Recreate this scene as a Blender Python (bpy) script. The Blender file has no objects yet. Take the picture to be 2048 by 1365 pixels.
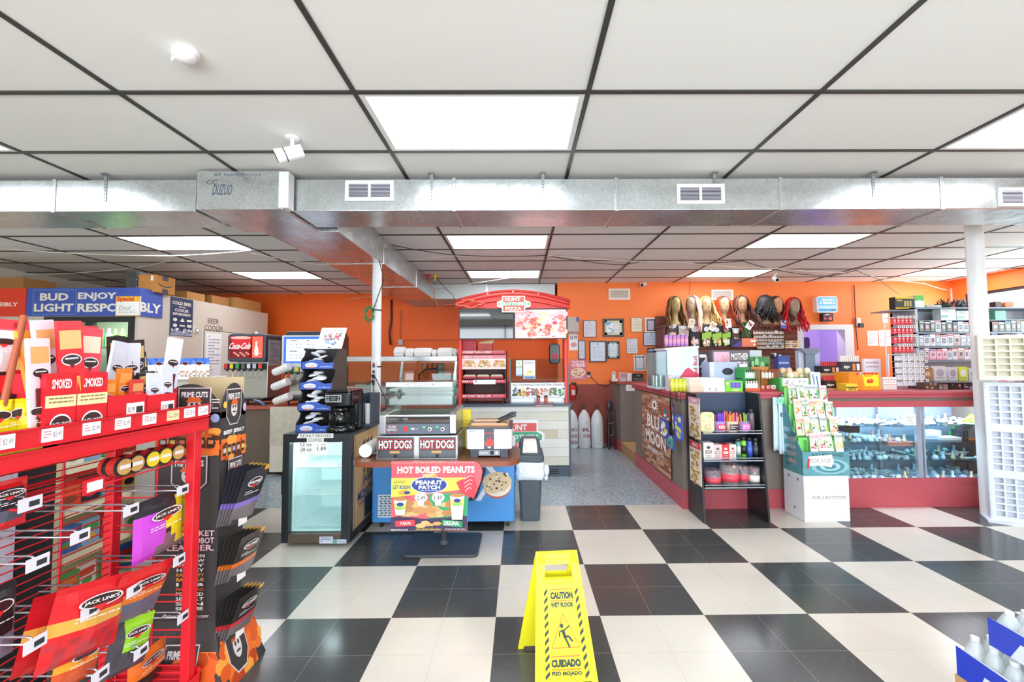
import bpy, bmesh, math, random
from mathutils import Vector, Matrix
random.seed(7)
PI = math.pi
scn = bpy.context.scene
COL = scn.collection
# ------------------------------------------------------------------ camera
CF, CYAW, CPIT, CROL, CH, CSX = 823.43, .00717, .04647, -.00581, 1.4985, 20.33   # focal in pixels of the 2048 frame
cy_, sy_, cp_, sp_, cr_, sr_ = math.cos(CYAW), math.sin(CYAW), math.cos(CPIT), math.sin(CPIT), math.cos(CROL), math.sin(CROL)
FW = Vector((sy_*cp_, cy_*cp_, sp_)); R0 = Vector((cy_, -sy_, 0)); U0 = R0.cross(FW)
RT = R0*cr_ + U0*sr_; UP = U0*cr_ - R0*sr_
cam_d = bpy.data.cameras.new('camera'); cam = bpy.data.objects.new('camera', cam_d); COL.objects.link(cam)
cam_d.sensor_fit = 'HORIZONTAL'; cam_d.sensor_width = 36.0; cam_d.lens = CF*36.0/2048
cam_d.shift_x = -CSX/2048; cam_d.clip_start = 0.05; cam_d.clip_end = 100
_m = Matrix((RT, UP, -FW)).transposed().to_4x4(); _m.translation = Vector((0, 0, CH)); cam.matrix_world = _m
scn.camera = cam
def at(px, py, Y=None, X=None, Z=None):      # the point of a known plane seen at a pixel
    d = FW + RT*((px-1024-CSX)/CF) - UP*((py-682.5)/CF)
    t = Y/d.y if Y is not None else (X/d.x if X is not None else (Z-CH)/d.z)
    return Vector((0, 0, CH)) + d*t
# ------------------------------------------------------------------ world, view
w = bpy.data.worlds.new('daylight'); scn.world = w; w.use_nodes = True
bg = w.node_tree.nodes['Background']; bg.inputs[0].default_value = (.80, .90, 1, 1); bg.inputs[1].default_value = 1.6
scn.view_settings.view_transform = 'Standard'; scn.view_settings.look = 'None'
scn.view_settings.gamma = 1; scn.view_settings.exposure = 0.24; scn.view_settings.use_curve_mapping = False
try:
    scn.cycles.use_denoising = True; scn.cycles.max_bounces = 8; scn.cycles.diffuse_bounces = 6; scn.cycles.glossy_bounces = 3
    scn.cycles.transmission_bounces = 6; scn.cycles.transparent_max_bounces = 12; scn.cycles.sample_clamp_indirect = 4
    scn.cycles.caustics_reflective = False; scn.cycles.caustics_refractive = False
except Exception: pass
def area(name, loc, rot, sx, sy, power, color=(1, 1, 1)):
    d = bpy.data.lights.new(name, 'AREA'); d.shape = 'RECTANGLE'; d.size = sx; d.size_y = sy; d.energy = power; d.color = color
    o = bpy.data.objects.new(name, d); COL.objects.link(o); o.location = loc; o.rotation_euler = rot; return o
# daylight through the shop windows behind and to the sides of the camera
LIGHT_SPEC = dict(panel=10.5, day=135, bounce=0)
area('window_daylight', (0.4, -3.35, 1.55), (PI/2+.30, 0, 0), 9.0, 2.2, LIGHT_SPEC['day']*3.0, (.86, .94, 1))
area('side_window_daylight', (8.2, 5.1, 2.15), (PI/2+.25, 0, PI/2), 4.0, .75, 130, (.86, .94, 1))
# ------------------------------------------------------------------ materials
def s2l(c): return c/12.92 if c <= .04045 else ((c+.055)/1.055)**2.4
def hexc(h):
    h = h.lstrip('#'); return tuple(s2l(int(h[i:i+2], 16)/255) for i in (0, 2, 4))
MATS = {}
def C(h, r=.5, m=0., e=0., a=1., tr=0., n=0., ns=30., b=0., bs=200., cc=0.):
    """plain coloured surface: roughness r, metal m, emission e, alpha a, transmission tr, colour noise n at scale ns, bump b"""
    key = (h, r, m, e, a, tr, n, ns, b, bs, cc)
    if key in MATS: return MATS[key]
    mt = bpy.data.materials.new('mat_'+h.strip('#')); mt.use_nodes = True; nt = mt.node_tree; p = nt.nodes['Principled BSDF']
    c = hexc(h); p.inputs['Base Color'].default_value = (*c, 1); p.inputs['Roughness'].default_value = r; p.inputs['Metallic'].default_value = m
    if cc: p.inputs['Coat Weight'].default_value = cc
    if e: p.inputs['Emission Color'].default_value = (*c, 1); p.inputs['Emission Strength'].default_value = e
    if a < 1: p.inputs['Alpha'].default_value = a
    if tr: p.inputs['Transmission Weight'].default_value = tr
    if n or b:
        tc = nt.nodes.new('ShaderNodeTexCoord'); nz = nt.nodes.new('ShaderNodeTexNoise'); nt.links.new(tc.outputs['Object'], nz.inputs['Vector'])
        nz.inputs['Scale'].default_value = ns; nz.inputs['Detail'].default_value = 4
        if n:
            mx = nt.nodes.new('ShaderNodeMix'); mx.data_type = 'RGBA'; mx.inputs[6].default_value = (*[min(1, x*(1+n)) for x in c], 1)
            mx.inputs[7].default_value = (*[x*(1-n) for x in c], 1); nt.links.new(nz.outputs[0], mx.inputs[0]); nt.links.new(mx.outputs[2], p.inputs['Base Color'])
        if b:
            nb = nt.nodes.new('ShaderNodeTexNoise'); nb.inputs['Scale'].default_value = bs; nt.links.new(tc.outputs['Object'], nb.inputs['Vector'])
            bp = nt.nodes.new('ShaderNodeBump'); bp.inputs['Strength'].default_value = b; bp.inputs['Distance'].default_value = .01
            nt.links.new(nb.outputs[0], bp.inputs['Height']); nt.links.new(bp.outputs[0], p.inputs['Normal'])
    MATS[key] = mt; return mt
def glass(tint='#eef6f4', a=.12, r=.03):
    key = ('glass', tint, a, r)
    if key in MATS: return MATS[key]
    mt = bpy.data.materials.new('mat_glass'); mt.use_nodes = True; nt = mt.node_tree; nt.nodes.clear()
    o = nt.nodes.new('ShaderNodeOutputMaterial'); mx = nt.nodes.new('ShaderNodeMixShader'); t = nt.nodes.new('ShaderNodeBsdfTransparent')
    g = nt.nodes.new('ShaderNodeBsdfGlossy'); g.inputs['Roughness'].default_value = r; t.inputs[0].default_value = (*hexc(tint), 1)
    fr = nt.nodes.new('ShaderNodeLayerWeight'); fr.inputs[0].default_value = .5; pw_ = nt.nodes.new('ShaderNodeMath'); pw_.operation = 'POWER'; pw_.inputs[1].default_value = 5
    nt.links.new(fr.outputs['Facing'], pw_.inputs[0]); ad = nt.nodes.new('ShaderNodeMath'); ad.operation = 'MULTIPLY_ADD'; ad.inputs[1].default_value = .6; ad.inputs[2].default_value = .02+a*.05
    nt.links.new(pw_.outputs[0], ad.inputs[0]); nt.links.new(ad.outputs[0], mx.inputs[0]); nt.links.new(t.outputs[0], mx.inputs[1]); nt.links.new(g.outputs[0], mx.inputs[2]); nt.links.new(mx.outputs[0], o.inputs[0])
    MATS[key] = mt; return mt
def plastic_clear(tint='#ffffff', op=.3):     # thin clear plastic: mostly transparent, partly whitish
    key = ('clear', tint, op)
    if key in MATS: return MATS[key]
    mt = bpy.data.materials.new('mat_clear'); mt.use_nodes = True; p = mt.node_tree.nodes['Principled BSDF']
    p.inputs['Base Color'].default_value = (*hexc(tint), 1); p.inputs['Alpha'].default_value = op; p.inputs['Roughness'].default_value = .12
    MATS[key] = mt; return mt
# ------------------------------------------------------------------ text outlines as meshes
TXT = {}
def glyphs(s, bold=0.):
    k = (s, bold)
    if k in TXT: return TXT[k]
    cu = bpy.data.curves.new('t', 'FONT'); cu.body = s; cu.resolution_u = 2; cu.offset = bold; cu.fill_mode = 'FRONT'; cu.extrude = 0
    o = bpy.data.objects.new('t', cu); me = o.to_mesh()
    vs = [(v.co.x, v.co.y) for v in me.vertices]; fs = [tuple(p.vertices) for p in me.polygons]
    o.to_mesh_clear(); bpy.data.objects.remove(o); bpy.data.curves.remove(cu)
    if vs:
        x0 = min(v[0] for v in vs); x1 = max(v[0] for v in vs); y0 = min(v[1] for v in vs); y1 = max(v[1] for v in vs)
        vs = [((v[0]-x0)/max(1e-6, x1-x0), (v[1]-y0)/max(1e-6, y1-y0)) for v in vs]
        asp = (x1-x0)/max(1e-6, y1-y0)
    else: asp = 1
    TXT[k] = (vs, fs, asp); return TXT[k]
# ------------------------------------------------------------------ mesh builder
class MB:
    def __init__(s): s.v = []; s.f = []; s.fm = []; s.sm = []; s.mats = []; s.T = None
    def mi(s, m):
        if m not in s.mats: s.mats.append(m)
        return s.mats.index(m)
    def add(s, vs, fs, m, smooth=False):
        b = len(s.v); k = s.mi(m)
        s.v += [Vector(x) if s.T is None else s.T @ Vector(x) for x in vs]
        for f in fs: s.f.append(tuple(b+i for i in f)); s.fm.append(k); s.sm.append(smooth)
        return s
    def box(s, x0, x1, y0, y1, z0, z1, m):
        return s.add([(x0,y0,z0),(x1,y0,z0),(x1,y1,z0),(x0,y1,z0),(x0,y0,z1),(x1,y0,z1),(x1,y1,z1),(x0,y1,z1)],
                     [(0,3,2,1),(4,5,6,7),(0,1,5,4),(1,2,6,5),(2,3,7,6),(3,0,4,7)], m)
    def hexa(s, p, m):      # eight corners, bottom four then top four
        return s.add(p, [(0,3,2,1),(4,5,6,7),(0,1,5,4),(1,2,6,5),(2,3,7,6),(3,0,4,7)], m)
    def poly(s, pts, m): return s.add(pts, [tuple(range(len(pts)))], m)
    def prism(s, pts, d, m, smooth=False):      # closed outline pushed along vector d
        n = len(pts); d = Vector(d); a = [Vector(p) for p in pts]
        fs = [tuple(range(n))[::-1], tuple(range(n, 2*n))] + [(i, (i+1) % n, n+(i+1) % n, n+i) for i in range(n)]
        return s.add(a+[p+d for p in a], fs, m, smooth)
    def rod(s, p0, p1, r0, m, r1=None, seg=8, caps=True, smooth=True):
        p0, p1 = Vector(p0), Vector(p1); r1 = r0 if r1 is None else r1; d = (p1-p0)
        if d.length < 1e-7: return s
        d.normalize(); a = d.cross(Vector((0, 0, 1)) if abs(d.z) < .9 else Vector((1, 0, 0))).normalized(); b = d.cross(a)
        vs = []
        for p, r in ((p0, r0), (p1, r1)):
            vs += [p+(a*math.cos(2*PI*i/seg)+b*math.sin(2*PI*i/seg))*r for i in range(seg)]
        s.add(vs, [(i, (i+1) % seg, seg+(i+1) % seg, seg+i) for i in range(seg)], m, smooth)
        if caps: s.add(vs, [tuple(range(seg))[::-1], tuple(range(seg, 2*seg))], m)
        return s
    def tube(s, pts, r, m, seg=6):
        pts = [Vector(p) for p in pts]; n = len(pts); vs = []; a = None
        for i, p in enumerate(pts):
            d = (pts[min(n-1, i+1)]-pts[max(0, i-1)]).normalized()
            if a is None: a = d.cross(Vector((0, 0, 1)) if abs(d.z) < .9 else Vector((1, 0, 0))).normalized()
            a = (a-d*a.dot(d)).normalized(); b = d.cross(a); rr = r[i] if isinstance(r, (list, tuple)) else r
            vs += [p+(a*math.cos(2*PI*k/seg)+b*math.sin(2*PI*k/seg))*rr for k in range(seg)]
        fs = [(i*seg+k, i*seg+(k+1) % seg, (i+1)*seg+(k+1) % seg, (i+1)*seg+k) for i in range(n-1) for k in range(seg)]
        fs += [tuple(range(seg))[::-1], tuple(range((n-1)*seg, n*seg))]
        return s.add(vs, fs, m, True)
    def lathe(s, prof, c, m, seg=20, smooth=True, sx=1, sy=1):   # prof: (radius, height) pairs, about vertical axis at c
        c = Vector(c); vs = []; n = len(prof)
        for r, z in prof: vs += [c+Vector((r*sx*math.cos(2*PI*i/seg), r*sy*math.sin(2*PI*i/seg), z)) for i in range(seg)]
        fs = [(j*seg+i, j*seg+(i+1) % seg, (j+1)*seg+(i+1) % seg, (j+1)*seg+i) for j in range(n-1) for i in range(seg)]
        if prof[0][0] > 1e-5: fs.append(tuple(range(seg))[::-1])
        if prof[-1][0] > 1e-5: fs.append(tuple(range((n-1)*seg, n*seg)))
        return s.add(vs, fs, m, smooth)
    def ball(s, c, r, m, seg=12, rings=8, sx=1, sy=1, sz=1):
        return s.lathe([(max(1e-6, r*math.sin(PI*j/rings)), -r*sz*math.cos(PI*j/rings)) for j in range(rings+1)], c, m, seg, True, sx, sy)
    def grid(s, P_, nu, nv, m, smooth=True):    # P_(u,v) with u,v in 0..1
        vs = [P_(i/nu, j/nv) for j in range(nv+1) for i in range(nu+1)]
        return s.add(vs, [(j*(nu+1)+i, j*(nu+1)+i+1, (j+1)*(nu+1)+i+1, (j+1)*(nu+1)+i) for j in range(nv) for i in range(nu)], m, smooth)
    def rbox(s, x0, x1, y0, y1, z0, z1, m, r=.01, axis='z', seg=4):   # box with rounded corners about one axis
        d = {'z': (x0, x1, y0, y1), 'y': (x0, x1, z0, z1), 'x': (y0, y1, z0, z1)}[axis]; a0, a1, b0, b1 = d
        r = min(r, (a1-a0)/2-1e-5, (b1-b0)/2-1e-5); o = []
        for cx, cy, t in ((a1-r, b1-r, 0), (a0+r, b1-r, 1), (a0+r, b0+r, 2), (a1-r, b0+r, 3)):
            for k in range(seg+1): t_ = (t+k/seg)*PI/2; o.append((cx+r*math.cos(t_), cy+r*math.sin(t_)))
        if axis == 'z': return s.prism([(a, b, z0) for a, b in o], (0, 0, z1-z0), m)
        if axis == 'y': return s.prism([(a, y0, b) for a, b in o], (0, y1-y0, 0), m)
        return s.prism([(x0, a, b) for a, b in o], (x1-x0, 0, 0), m)
    def build(s, name, parent=None, loc=None, bevel=0, solid=0, sub=0):
        if not s.v: return None
        if parent is not None:
            inv = MW[parent.name].inverted(); vs = [inv @ v for v in s.v]; mw = MW[parent.name].copy()
        else:
            if loc is None:
                xs = [v.x for v in s.v]; ys = [v.y for v in s.v]; zs = [v.z for v in s.v]
                loc = Vector(((min(xs)+max(xs))/2, (min(ys)+max(ys))/2, min(zs)))
            loc = Vector(loc); vs = [v-loc for v in s.v]; mw = Matrix.Translation(loc)
        me = bpy.data.meshes.new(name); me.from_pydata([tuple(v) for v in vs], [], s.f)
        for m in s.mats: me.materials.append(m)
        me.polygons.foreach_set('material_index', s.fm); me.polygons.foreach_set('use_smooth', s.sm); me.update()
        o = bpy.data.objects.new(name, me); COL.objects.link(o)
        if parent is not None: o.parent = parent
        else: o.location = loc
        MW[o.name] = mw
        if bevel:
            b = o.modifiers.new('b', 'BEVEL'); b.width = bevel; b.segments = 2; b.limit_method = 'ANGLE'; b.angle_limit = .6
        if solid: q = o.modifiers.new('s', 'SOLIDIFY'); q.thickness = solid; q.offset = 0
        if sub: q = o.modifiers.new('u', 'SUBSURF'); q.levels = sub; q.render_levels = sub
        return o
MW = {}
def tag(o, label=None, cat=None, group=None, kind=None):
    if label: o['label'] = label
    if cat: o['category'] = cat
    if group: o['group'] = group
    if kind: o['kind'] = kind
    return o
def thing(name, label, cat, loc=(0, 0, 0), rz=0, group=None, rx=0, ry=0):
    o = bpy.data.objects.new(name, None); COL.objects.link(o); o.empty_display_size = .05
    o.location = loc; o.rotation_euler = (rx, ry, rz); MW[o.name] = Matrix.LocRotScale(Vector(loc), o.rotation_euler.to_quaternion(), None)
    return tag(o, label, cat, group)
KIDS = {}
def dup(root, loc, rz=None, label=None, group=None, scale=None, par=None):
    r = root.copy(); COL.objects.link(r)
    if par is None:
        r.location = loc
        if rz is not None: r.rotation_euler = (root.rotation_euler.x, root.rotation_euler.y, rz)
        if scale: r.scale = (scale,)*3 if not isinstance(scale, tuple) else scale
        if label: r['label'] = label
        if group: r['group'] = group
    else: r.parent = par
    for ch in [o for o in bpy.data.objects if o.parent == root]: dup(ch, None, par=r)
    return r
def struct(name, mb, **k):
    o = mb.build(name, **k); o['kind'] = 'structure'; return o
# ------------------------------------------------------------------ flat artwork on a face
class Art:
    """drawing on a flat face: o = top-left corner, u = towards the right edge, v = towards the bottom edge, box = units of the face"""
    def __init__(s, mb, o, u, v, box, step=.0004, base=.0006):
        s.mb = mb; s.o = Vector(o); s.u = Vector(u); s.v = Vector(v); s.b = box; s.n = s.v.cross(s.u).normalized(); s.k = base; s.step = step
    def p(s, x, y, k=None):
        x0, y0, x1, y1 = s.b
        return s.o + s.u*((x-x0)/(x1-x0)) + s.v*((y-y0)/(y1-y0)) + s.n*(s.k if k is None else k)
    def up(s): s.k += s.step; return s
    def poly(s, pts, m): s.mb.add([s.p(*q) for q in pts][::-1], [tuple(range(len(pts)))], m); return s.up()
    def rect(s, x0, y0, x1, y1, m): return s.poly([(x0, y0), (x1, y0), (x1, y1), (x0, y1)], m)
    def frame(s, x0, y0, x1, y1, t, m):
        ty = t*(s.b[3]-s.b[1])/s.v.length*s.u.length/(s.b[2]-s.b[0])*1.0 if s.v.length else t
        ty = t*((s.b[3]-s.b[1])/s.v.length)/((s.b[2]-s.b[0])/s.u.length)
        s.rect(x0, y0, x1, y0+ty, m); s.k -= s.step; s.rect(x0, y1-ty, x1, y1, m); s.k -= s.step
        s.rect(x0, y0, x0+t, y1, m); s.k -= s.step; s.rect(x1-t, y0, x1, y1, m); return s
    def ell(s, cx, cy, rx, ry, m, n=20, a0=0, a1=2*PI):
        return s.poly([(cx+rx*math.cos(a0+(a1-a0)*i/n), cy+ry*math.sin(a0+(a1-a0)*i/n)) for i in range(n)], m)
    def line(s, pts, t, m):      # stroked path, t in face units (x)
        for (xa, ya), (xb, yb) in zip(pts, pts[1:]):
            L = math.hypot(xb-xa, yb-ya) or 1; nx, ny = -(yb-ya)/L*t/2, (xb-xa)/L*t/2
            s.mb.add([s.p(xa+nx, ya+ny), s.p(xb+nx, yb+ny), s.p(xb-nx, yb-ny), s.p(xa-nx, ya-ny)], [(0, 1, 2, 3)], m)
        return s.up()
    def text(s, st, x0, y0, x1, y1, m, bold=.012, skew=0):
        vs, fs, asp = glyphs(st, bold)
        if vs: s.mb.add([s.p(x0+(x1-x0)*a+skew*(b-.5)*(x1-x0), y1+(y0-y1)*b) for a, b in vs], fs, m)
        return s.up()
    def textc(s, st, cx, y0, y1, m, bold=.012, wmax=None):   # centred, natural proportions
        vs, fs, asp = glyphs(st, bold); hh = abs(y1-y0)/abs(s.b[3]-s.b[1])*s.v.length
        wd = asp*hh/s.u.length*abs(s.b[2]-s.b[0])
        if wmax: wd = min(wd, wmax)
        return s.text(st, cx-wd/2, y0, cx+wd/2, y1, m, bold)
    def rows(s, x0, y0, x1, y1, n, m, seed=0, t=.35):   # unreadable small print as dashes
        rg = random.Random(seed); hgt = (y1-y0)/n
        for i in range(n):
            x = x0; ya = y0+i*hgt
            while x < x1-.02*(x1-x0):
                wd = rg.uniform(.06, .22)*(x1-x0); xe = min(x1, x+wd)
                s.mb.add([s.p(x, ya), s.p(x, ya+hgt*t), s.p(xe, ya+hgt*t), s.p(xe, ya)], [(0, 1, 2, 3)], m); x = xe+.035*(x1-x0)
                if rg.random() < .12: break
        return s.up()
    def blobs(s, x0, y0, x1, y1, n, rx, ry, mats, seed=0, k=8):
        rg = random.Random(seed)
        for i in range(n):
            cx, cy = rg.uniform(x0, x1), rg.uniform(y0, y1); q = rg.uniform(.6, 1.2); a = rg.random()*3; kk = s.k+s.step*.8*i/n
            s.mb.add([s.p(cx+rx*q*math.cos(a-2*PI*j/k), cy+ry*q*math.sin(a-2*PI*j/k), kk) for j in range(k)], [tuple(range(k))], rg.choice(mats))
        return s.up()
def art_front(mb, px0, py0, px1, py1, Y, box=None, **k):      # artwork on a face at depth Y turned to -Y; units are photo pixels
    tl = at(px0, py0, Y=Y); tr = at(px1, py0, Y=Y); bl = at(px0, py1, Y=Y)
    u = Vector((at((px0+px1)/2+(px1-px0)/2, (py0+py1)/2, Y=Y).x-at(px0, (py0+py1)/2, Y=Y).x, 0, 0)); v = Vector((0, 0, bl.z-tl.z))
    return Art(mb, (tl.x, Y, tl.z), u, v, box or (px0, py0, px1, py1), **k)
WHITE = C('#f4f4f2', .5); BLACK = C('#151515', .5); PAPER = C('#f3f1ee', .8)
# ================================================================== setting
CEIL = 2.90; ORX, ORY = -.14536, 2.4777        # floor grid origin
def floor_mat():
    mt = bpy.data.materials.new('mat_checker_tiles'); mt.use_nodes = True; nt = mt.node_tree; p = nt.nodes['Principled BSDF']; L = nt.links.new
    tc = nt.nodes.new('ShaderNodeTexCoord')
    def checker(sc, c1, c2):
        mp = nt.nodes.new('ShaderNodeMapping'); mp.vector_type = 'POINT'; mp.inputs['Scale'].default_value = (1/sc, 1/sc, 1)
        mp.inputs['Location'].default_value = (-ORX/sc+1, -ORY/sc, .5)
        L(tc.outputs['Object'], mp.inputs['Vector']); ck = nt.nodes.new('ShaderNodeTexChecker'); ck.inputs['Scale'].default_value = 1
        L(mp.outputs[0], ck.inputs['Vector']); ck.inputs['Color1'].default_value = c1; ck.inputs['Color2'].default_value = c2; return ck
    ck = checker(.6096, (*hexc('#d2ccc0'), 1), (*hexc('#454747'), 1))
    nz = nt.nodes.new('ShaderNodeTexNoise'); nz.inputs['Scale'].default_value = 2.3; nz.inputs['Detail'].default_value = 6; L(tc.outputs['Object'], nz.inputs['Vector'])
    # fine flecks of the vinyl tile
    mp2 = nt.nodes.new('ShaderNodeMapping'); mp2.inputs['Scale'].default_value = (60, 22, 1); mp2.inputs['Rotation'].default_value = (0, 0, .5); L(tc.outputs['Object'], mp2.inputs['Vector'])
    vo = nt.nodes.new('ShaderNodeTexVoronoi'); vo.inputs['Scale'].default_value = 1.3; L(mp2.outputs[0], vo.inputs['Vector'])
    gt = nt.nodes.new('ShaderNodeMath'); gt.operation = 'LESS_THAN'; gt.inputs[1].default_value = .085; L(vo.outputs['Distance'], gt.inputs[0])
    inv = checker(.6096, (*hexc('#c3b8a6'), 1), (*hexc('#8f8b84'), 1))
    mx = nt.nodes.new('ShaderNodeMix'); mx.data_type = 'RGBA'; L(gt.outputs[0], mx.inputs[0]); L(ck.outputs[0], mx.inputs[6]); L(inv.outputs[0], mx.inputs[7])
    ms = nt.nodes.new('ShaderNodeMath'); ms.operation = 'MULTIPLY_ADD'; ms.inputs[1].default_value = .5; ms.inputs[2].default_value = .74; L(nz.outputs[0], ms.inputs[0])
    m2 = nt.nodes.new('ShaderNodeMix'); m2.data_type = 'RGBA'; m2.blend_type = 'MULTIPLY'; m2.inputs[0].default_value = .55
    L(mx.outputs[2], m2.inputs[6]); L(ms.outputs[0], m2.inputs[7])
    # tile joints every 12 inches
    br = nt.nodes.new('ShaderNodeMapping'); br.inputs['Scale'].default_value = (1/.3048, 1/.3048, 1); br.inputs['Location'].default_value = (-ORX/.3048, -ORY/.3048, 0); L(tc.outputs['Object'], br.inputs['Vector'])
    sp = nt.nodes.new('ShaderNodeSeparateXYZ'); L(br.outputs[0], sp.inputs[0]); outs = []
    for ax in (0, 1):
        pp = nt.nodes.new('ShaderNodeMath'); pp.operation = 'PINGPONG'; pp.inputs[1].default_value = .5; L(sp.outputs[ax], pp.inputs[0])
        ls = nt.nodes.new('ShaderNodeMath'); ls.operation = 'LESS_THAN'; ls.inputs[1].default_value = .0022; L(pp.outputs[0], ls.inputs[0]); outs.append(ls)
    mxx = nt.nodes.new('ShaderNodeMath'); mxx.operation = 'MAXIMUM'; L(outs[0].outputs[0], mxx.inputs[0]); L(outs[1].outputs[0], mxx.inputs[1])
    m3 = nt.nodes.new('ShaderNodeMix'); m3.data_type = 'RGBA'; L(mxx.outputs[0], m3.inputs[0]); L(m2.outputs[2], m3.inputs[6]); m3.inputs[7].default_value = (*hexc('#a89c8c'), 1)
    L(m3.outputs[2], p.inputs['Base Color'])
    rr = nt.nodes.new('ShaderNodeMath'); rr.operation = 'MULTIPLY_ADD'; rr.inputs[1].default_value = .16; rr.inputs[2].default_value = .10; L(nz.outputs[0], rr.inputs[0]); L(rr.outputs[0], p.inputs['Roughness'])
    return mt
def speckle_mat():
    mt = bpy.data.materials.new('mat_grey_speckle_floor'); mt.use_nodes = True; nt = mt.node_tree; p = nt.nodes['Principled BSDF']; L = nt.links.new
    tc = nt.nodes.new('ShaderNodeTexCoord'); vo = nt.nodes.new('ShaderNodeTexVoronoi'); vo.inputs['Scale'].default_value = 110; L(tc.outputs['Object'], vo.inputs['Vector'])
    cr = nt.nodes.new('ShaderNodeValToRGB'); L(vo.outputs['Color'], cr.inputs[0]); e = cr.color_ramp.elements
    e[0].color = (*hexc('#6a7982'), 1); e[0].position = .18; e[1].color = (*hexc('#d9dee0'), 1); e[1].position = .97
    a = cr.color_ramp.elements.new(.35); a.color = (*hexc('#a3b2bb'), 1); b = cr.color_ramp.elements.new(.8); b.color = (*hexc('#b1bec5'), 1)
    L(cr.outputs[0], p.inputs['Base Color']); p.inputs['Roughness'].default_value = .22; return mt
def ceil_mat():
    mt = bpy.data.materials.new('mat_ceiling_tile'); mt.use_nodes = True; nt = mt.node_tree; p = nt.nodes['Principled BSDF']; L = nt.links.new
    tc = nt.nodes.new('ShaderNodeTexCoord'); vo = nt.nodes.new('ShaderNodeTexVoronoi'); vo.inputs['Scale'].default_value = 46; L(tc.outputs['Object'], vo.inputs['Vector'])
    nz = nt.nodes.new('ShaderNodeTexNoise'); nz.inputs['Scale'].default_value = 9; L(tc.outputs['Object'], nz.inputs['Vector'])
    lt = nt.nodes.new('ShaderNodeMath'); lt.operation = 'LESS_THAN'; L(vo.outputs['Distance'], lt.inputs[0])
    q = nt.nodes.new('ShaderNodeMath'); q.operation = 'MULTIPLY'; q.inputs[1].default_value = .14; L(nz.outputs[0], q.inputs[0]); L(q.outputs[0], lt.inputs[1])
    mx = nt.nodes.new('ShaderNodeMix'); mx.data_type = 'RGBA'; mx.inputs[6].default_value = (*hexc('#f0f1ed'), 1); mx.inputs[7].default_value = (*hexc('#cfcfc8'), 1); L(lt.outputs[0], mx.inputs[0])
    L(mx.outputs[2], p.inputs['Base Color']); p.inputs['Roughness'].default_value = .9; return mt
def galv_mat():
    mt = bpy.data.materials.new('mat_galvanised_steel'); mt.use_nodes = True; nt = mt.node_tree; p = nt.nodes['Principled BSDF']; L = nt.links.new
    tc = nt.nodes.new('ShaderNodeTexCoord'); mp = nt.nodes.new('ShaderNodeMapping'); mp.inputs['Scale'].default_value = (1, 1, 1); L(tc.outputs['Object'], mp.inputs[0])
    nz = nt.nodes.new('ShaderNodeTexNoise'); nz.inputs['Scale'].default_value = 3.5; nz.inputs['Detail'].default_value = 3; L(mp.outputs[0], nz.inputs['Vector'])
    vo = nt.nodes.new('ShaderNodeTexVoronoi'); vo.inputs['Scale'].default_value = 70; L(mp.outputs[0], vo.inputs['Vector'])
    mx = nt.nodes.new('ShaderNodeMix'); mx.data_type = 'RGBA'; mx.inputs[6].default_value = (*hexc('#bfc6c8'), 1); mx.inputs[7].default_value = (*hexc('#d9dedd'), 1); L(vo.outputs['Color'], mx.inputs[0])
    L(mx.outputs[2], p.inputs['Base Color']); p.inputs['Metallic'].default_value = .85
    r = nt.nodes.new('ShaderNodeMath'); r.operation = 'MULTIPLY_ADD'; r.inputs[1].default_value = .22; r.inputs[2].default_value = .16; L(nz.outputs[0], r.inputs[0]); L(r.outputs[0], p.inputs['Roughness'])
    bp = nt.nodes.new('ShaderNodeBump'); bp.inputs['Strength'].default_value = .12; bp.inputs['Distance'].default_value = .06; L(nz.outputs[0], bp.inputs['Height']); L(bp.outputs[0], p.inputs['Normal']); return mt
GALV = galv_mat()
ORANGE = C('#ff8036', .55, n=.05, ns=3); ORANGE2 = C('#fb6a16', .55, n=.05, ns=3); BRICKRED = C('#a04a3c', .6, n=.05, ns=4); TAUPE = C('#7b7068', .55, n=.04, ns=5)
ROSE = C('#b4505a', .42, n=.04, ns=6); RED = C('#d5202a', .35, n=.03, ns=8); BROWNWALL = C('#80705f', .7, n=.06)
XL, XR, YB, YF = -7.6, 7.9, 7.42, -3.3
YE = ORY+3*.6096
struct('floor', MB().box(XL, XR, YF, YE, -.1, 0, floor_mat()), loc=(0, 0, 0))
struct('floor', MB().box(XL, XR, YE, 8.7, -.1, 0, speckle_mat()), loc=(0, 0, 0))
struct('ceiling', MB().box(XL, XR, YF, 8.7, CEIL, CEIL+.08, ceil_mat()), loc=(0, 0, 0))
TB = C('#3b3a35', .45); g = MB(); GX, GY = -.851, 2.0853
for k in range(-6, 8):
    x = GX+k*1.2192; g.box(x-.0125, x+.0125, YF, 8.6, CEIL-.008, CEIL+.002, TB)
for m in range(-9, 11):
    y = GY+m*.6096; g.box(XL, XR, y-.0125, y+.0125, CEIL-.0075, CEIL+.002, TB)
struct('trim_1', g)
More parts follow.
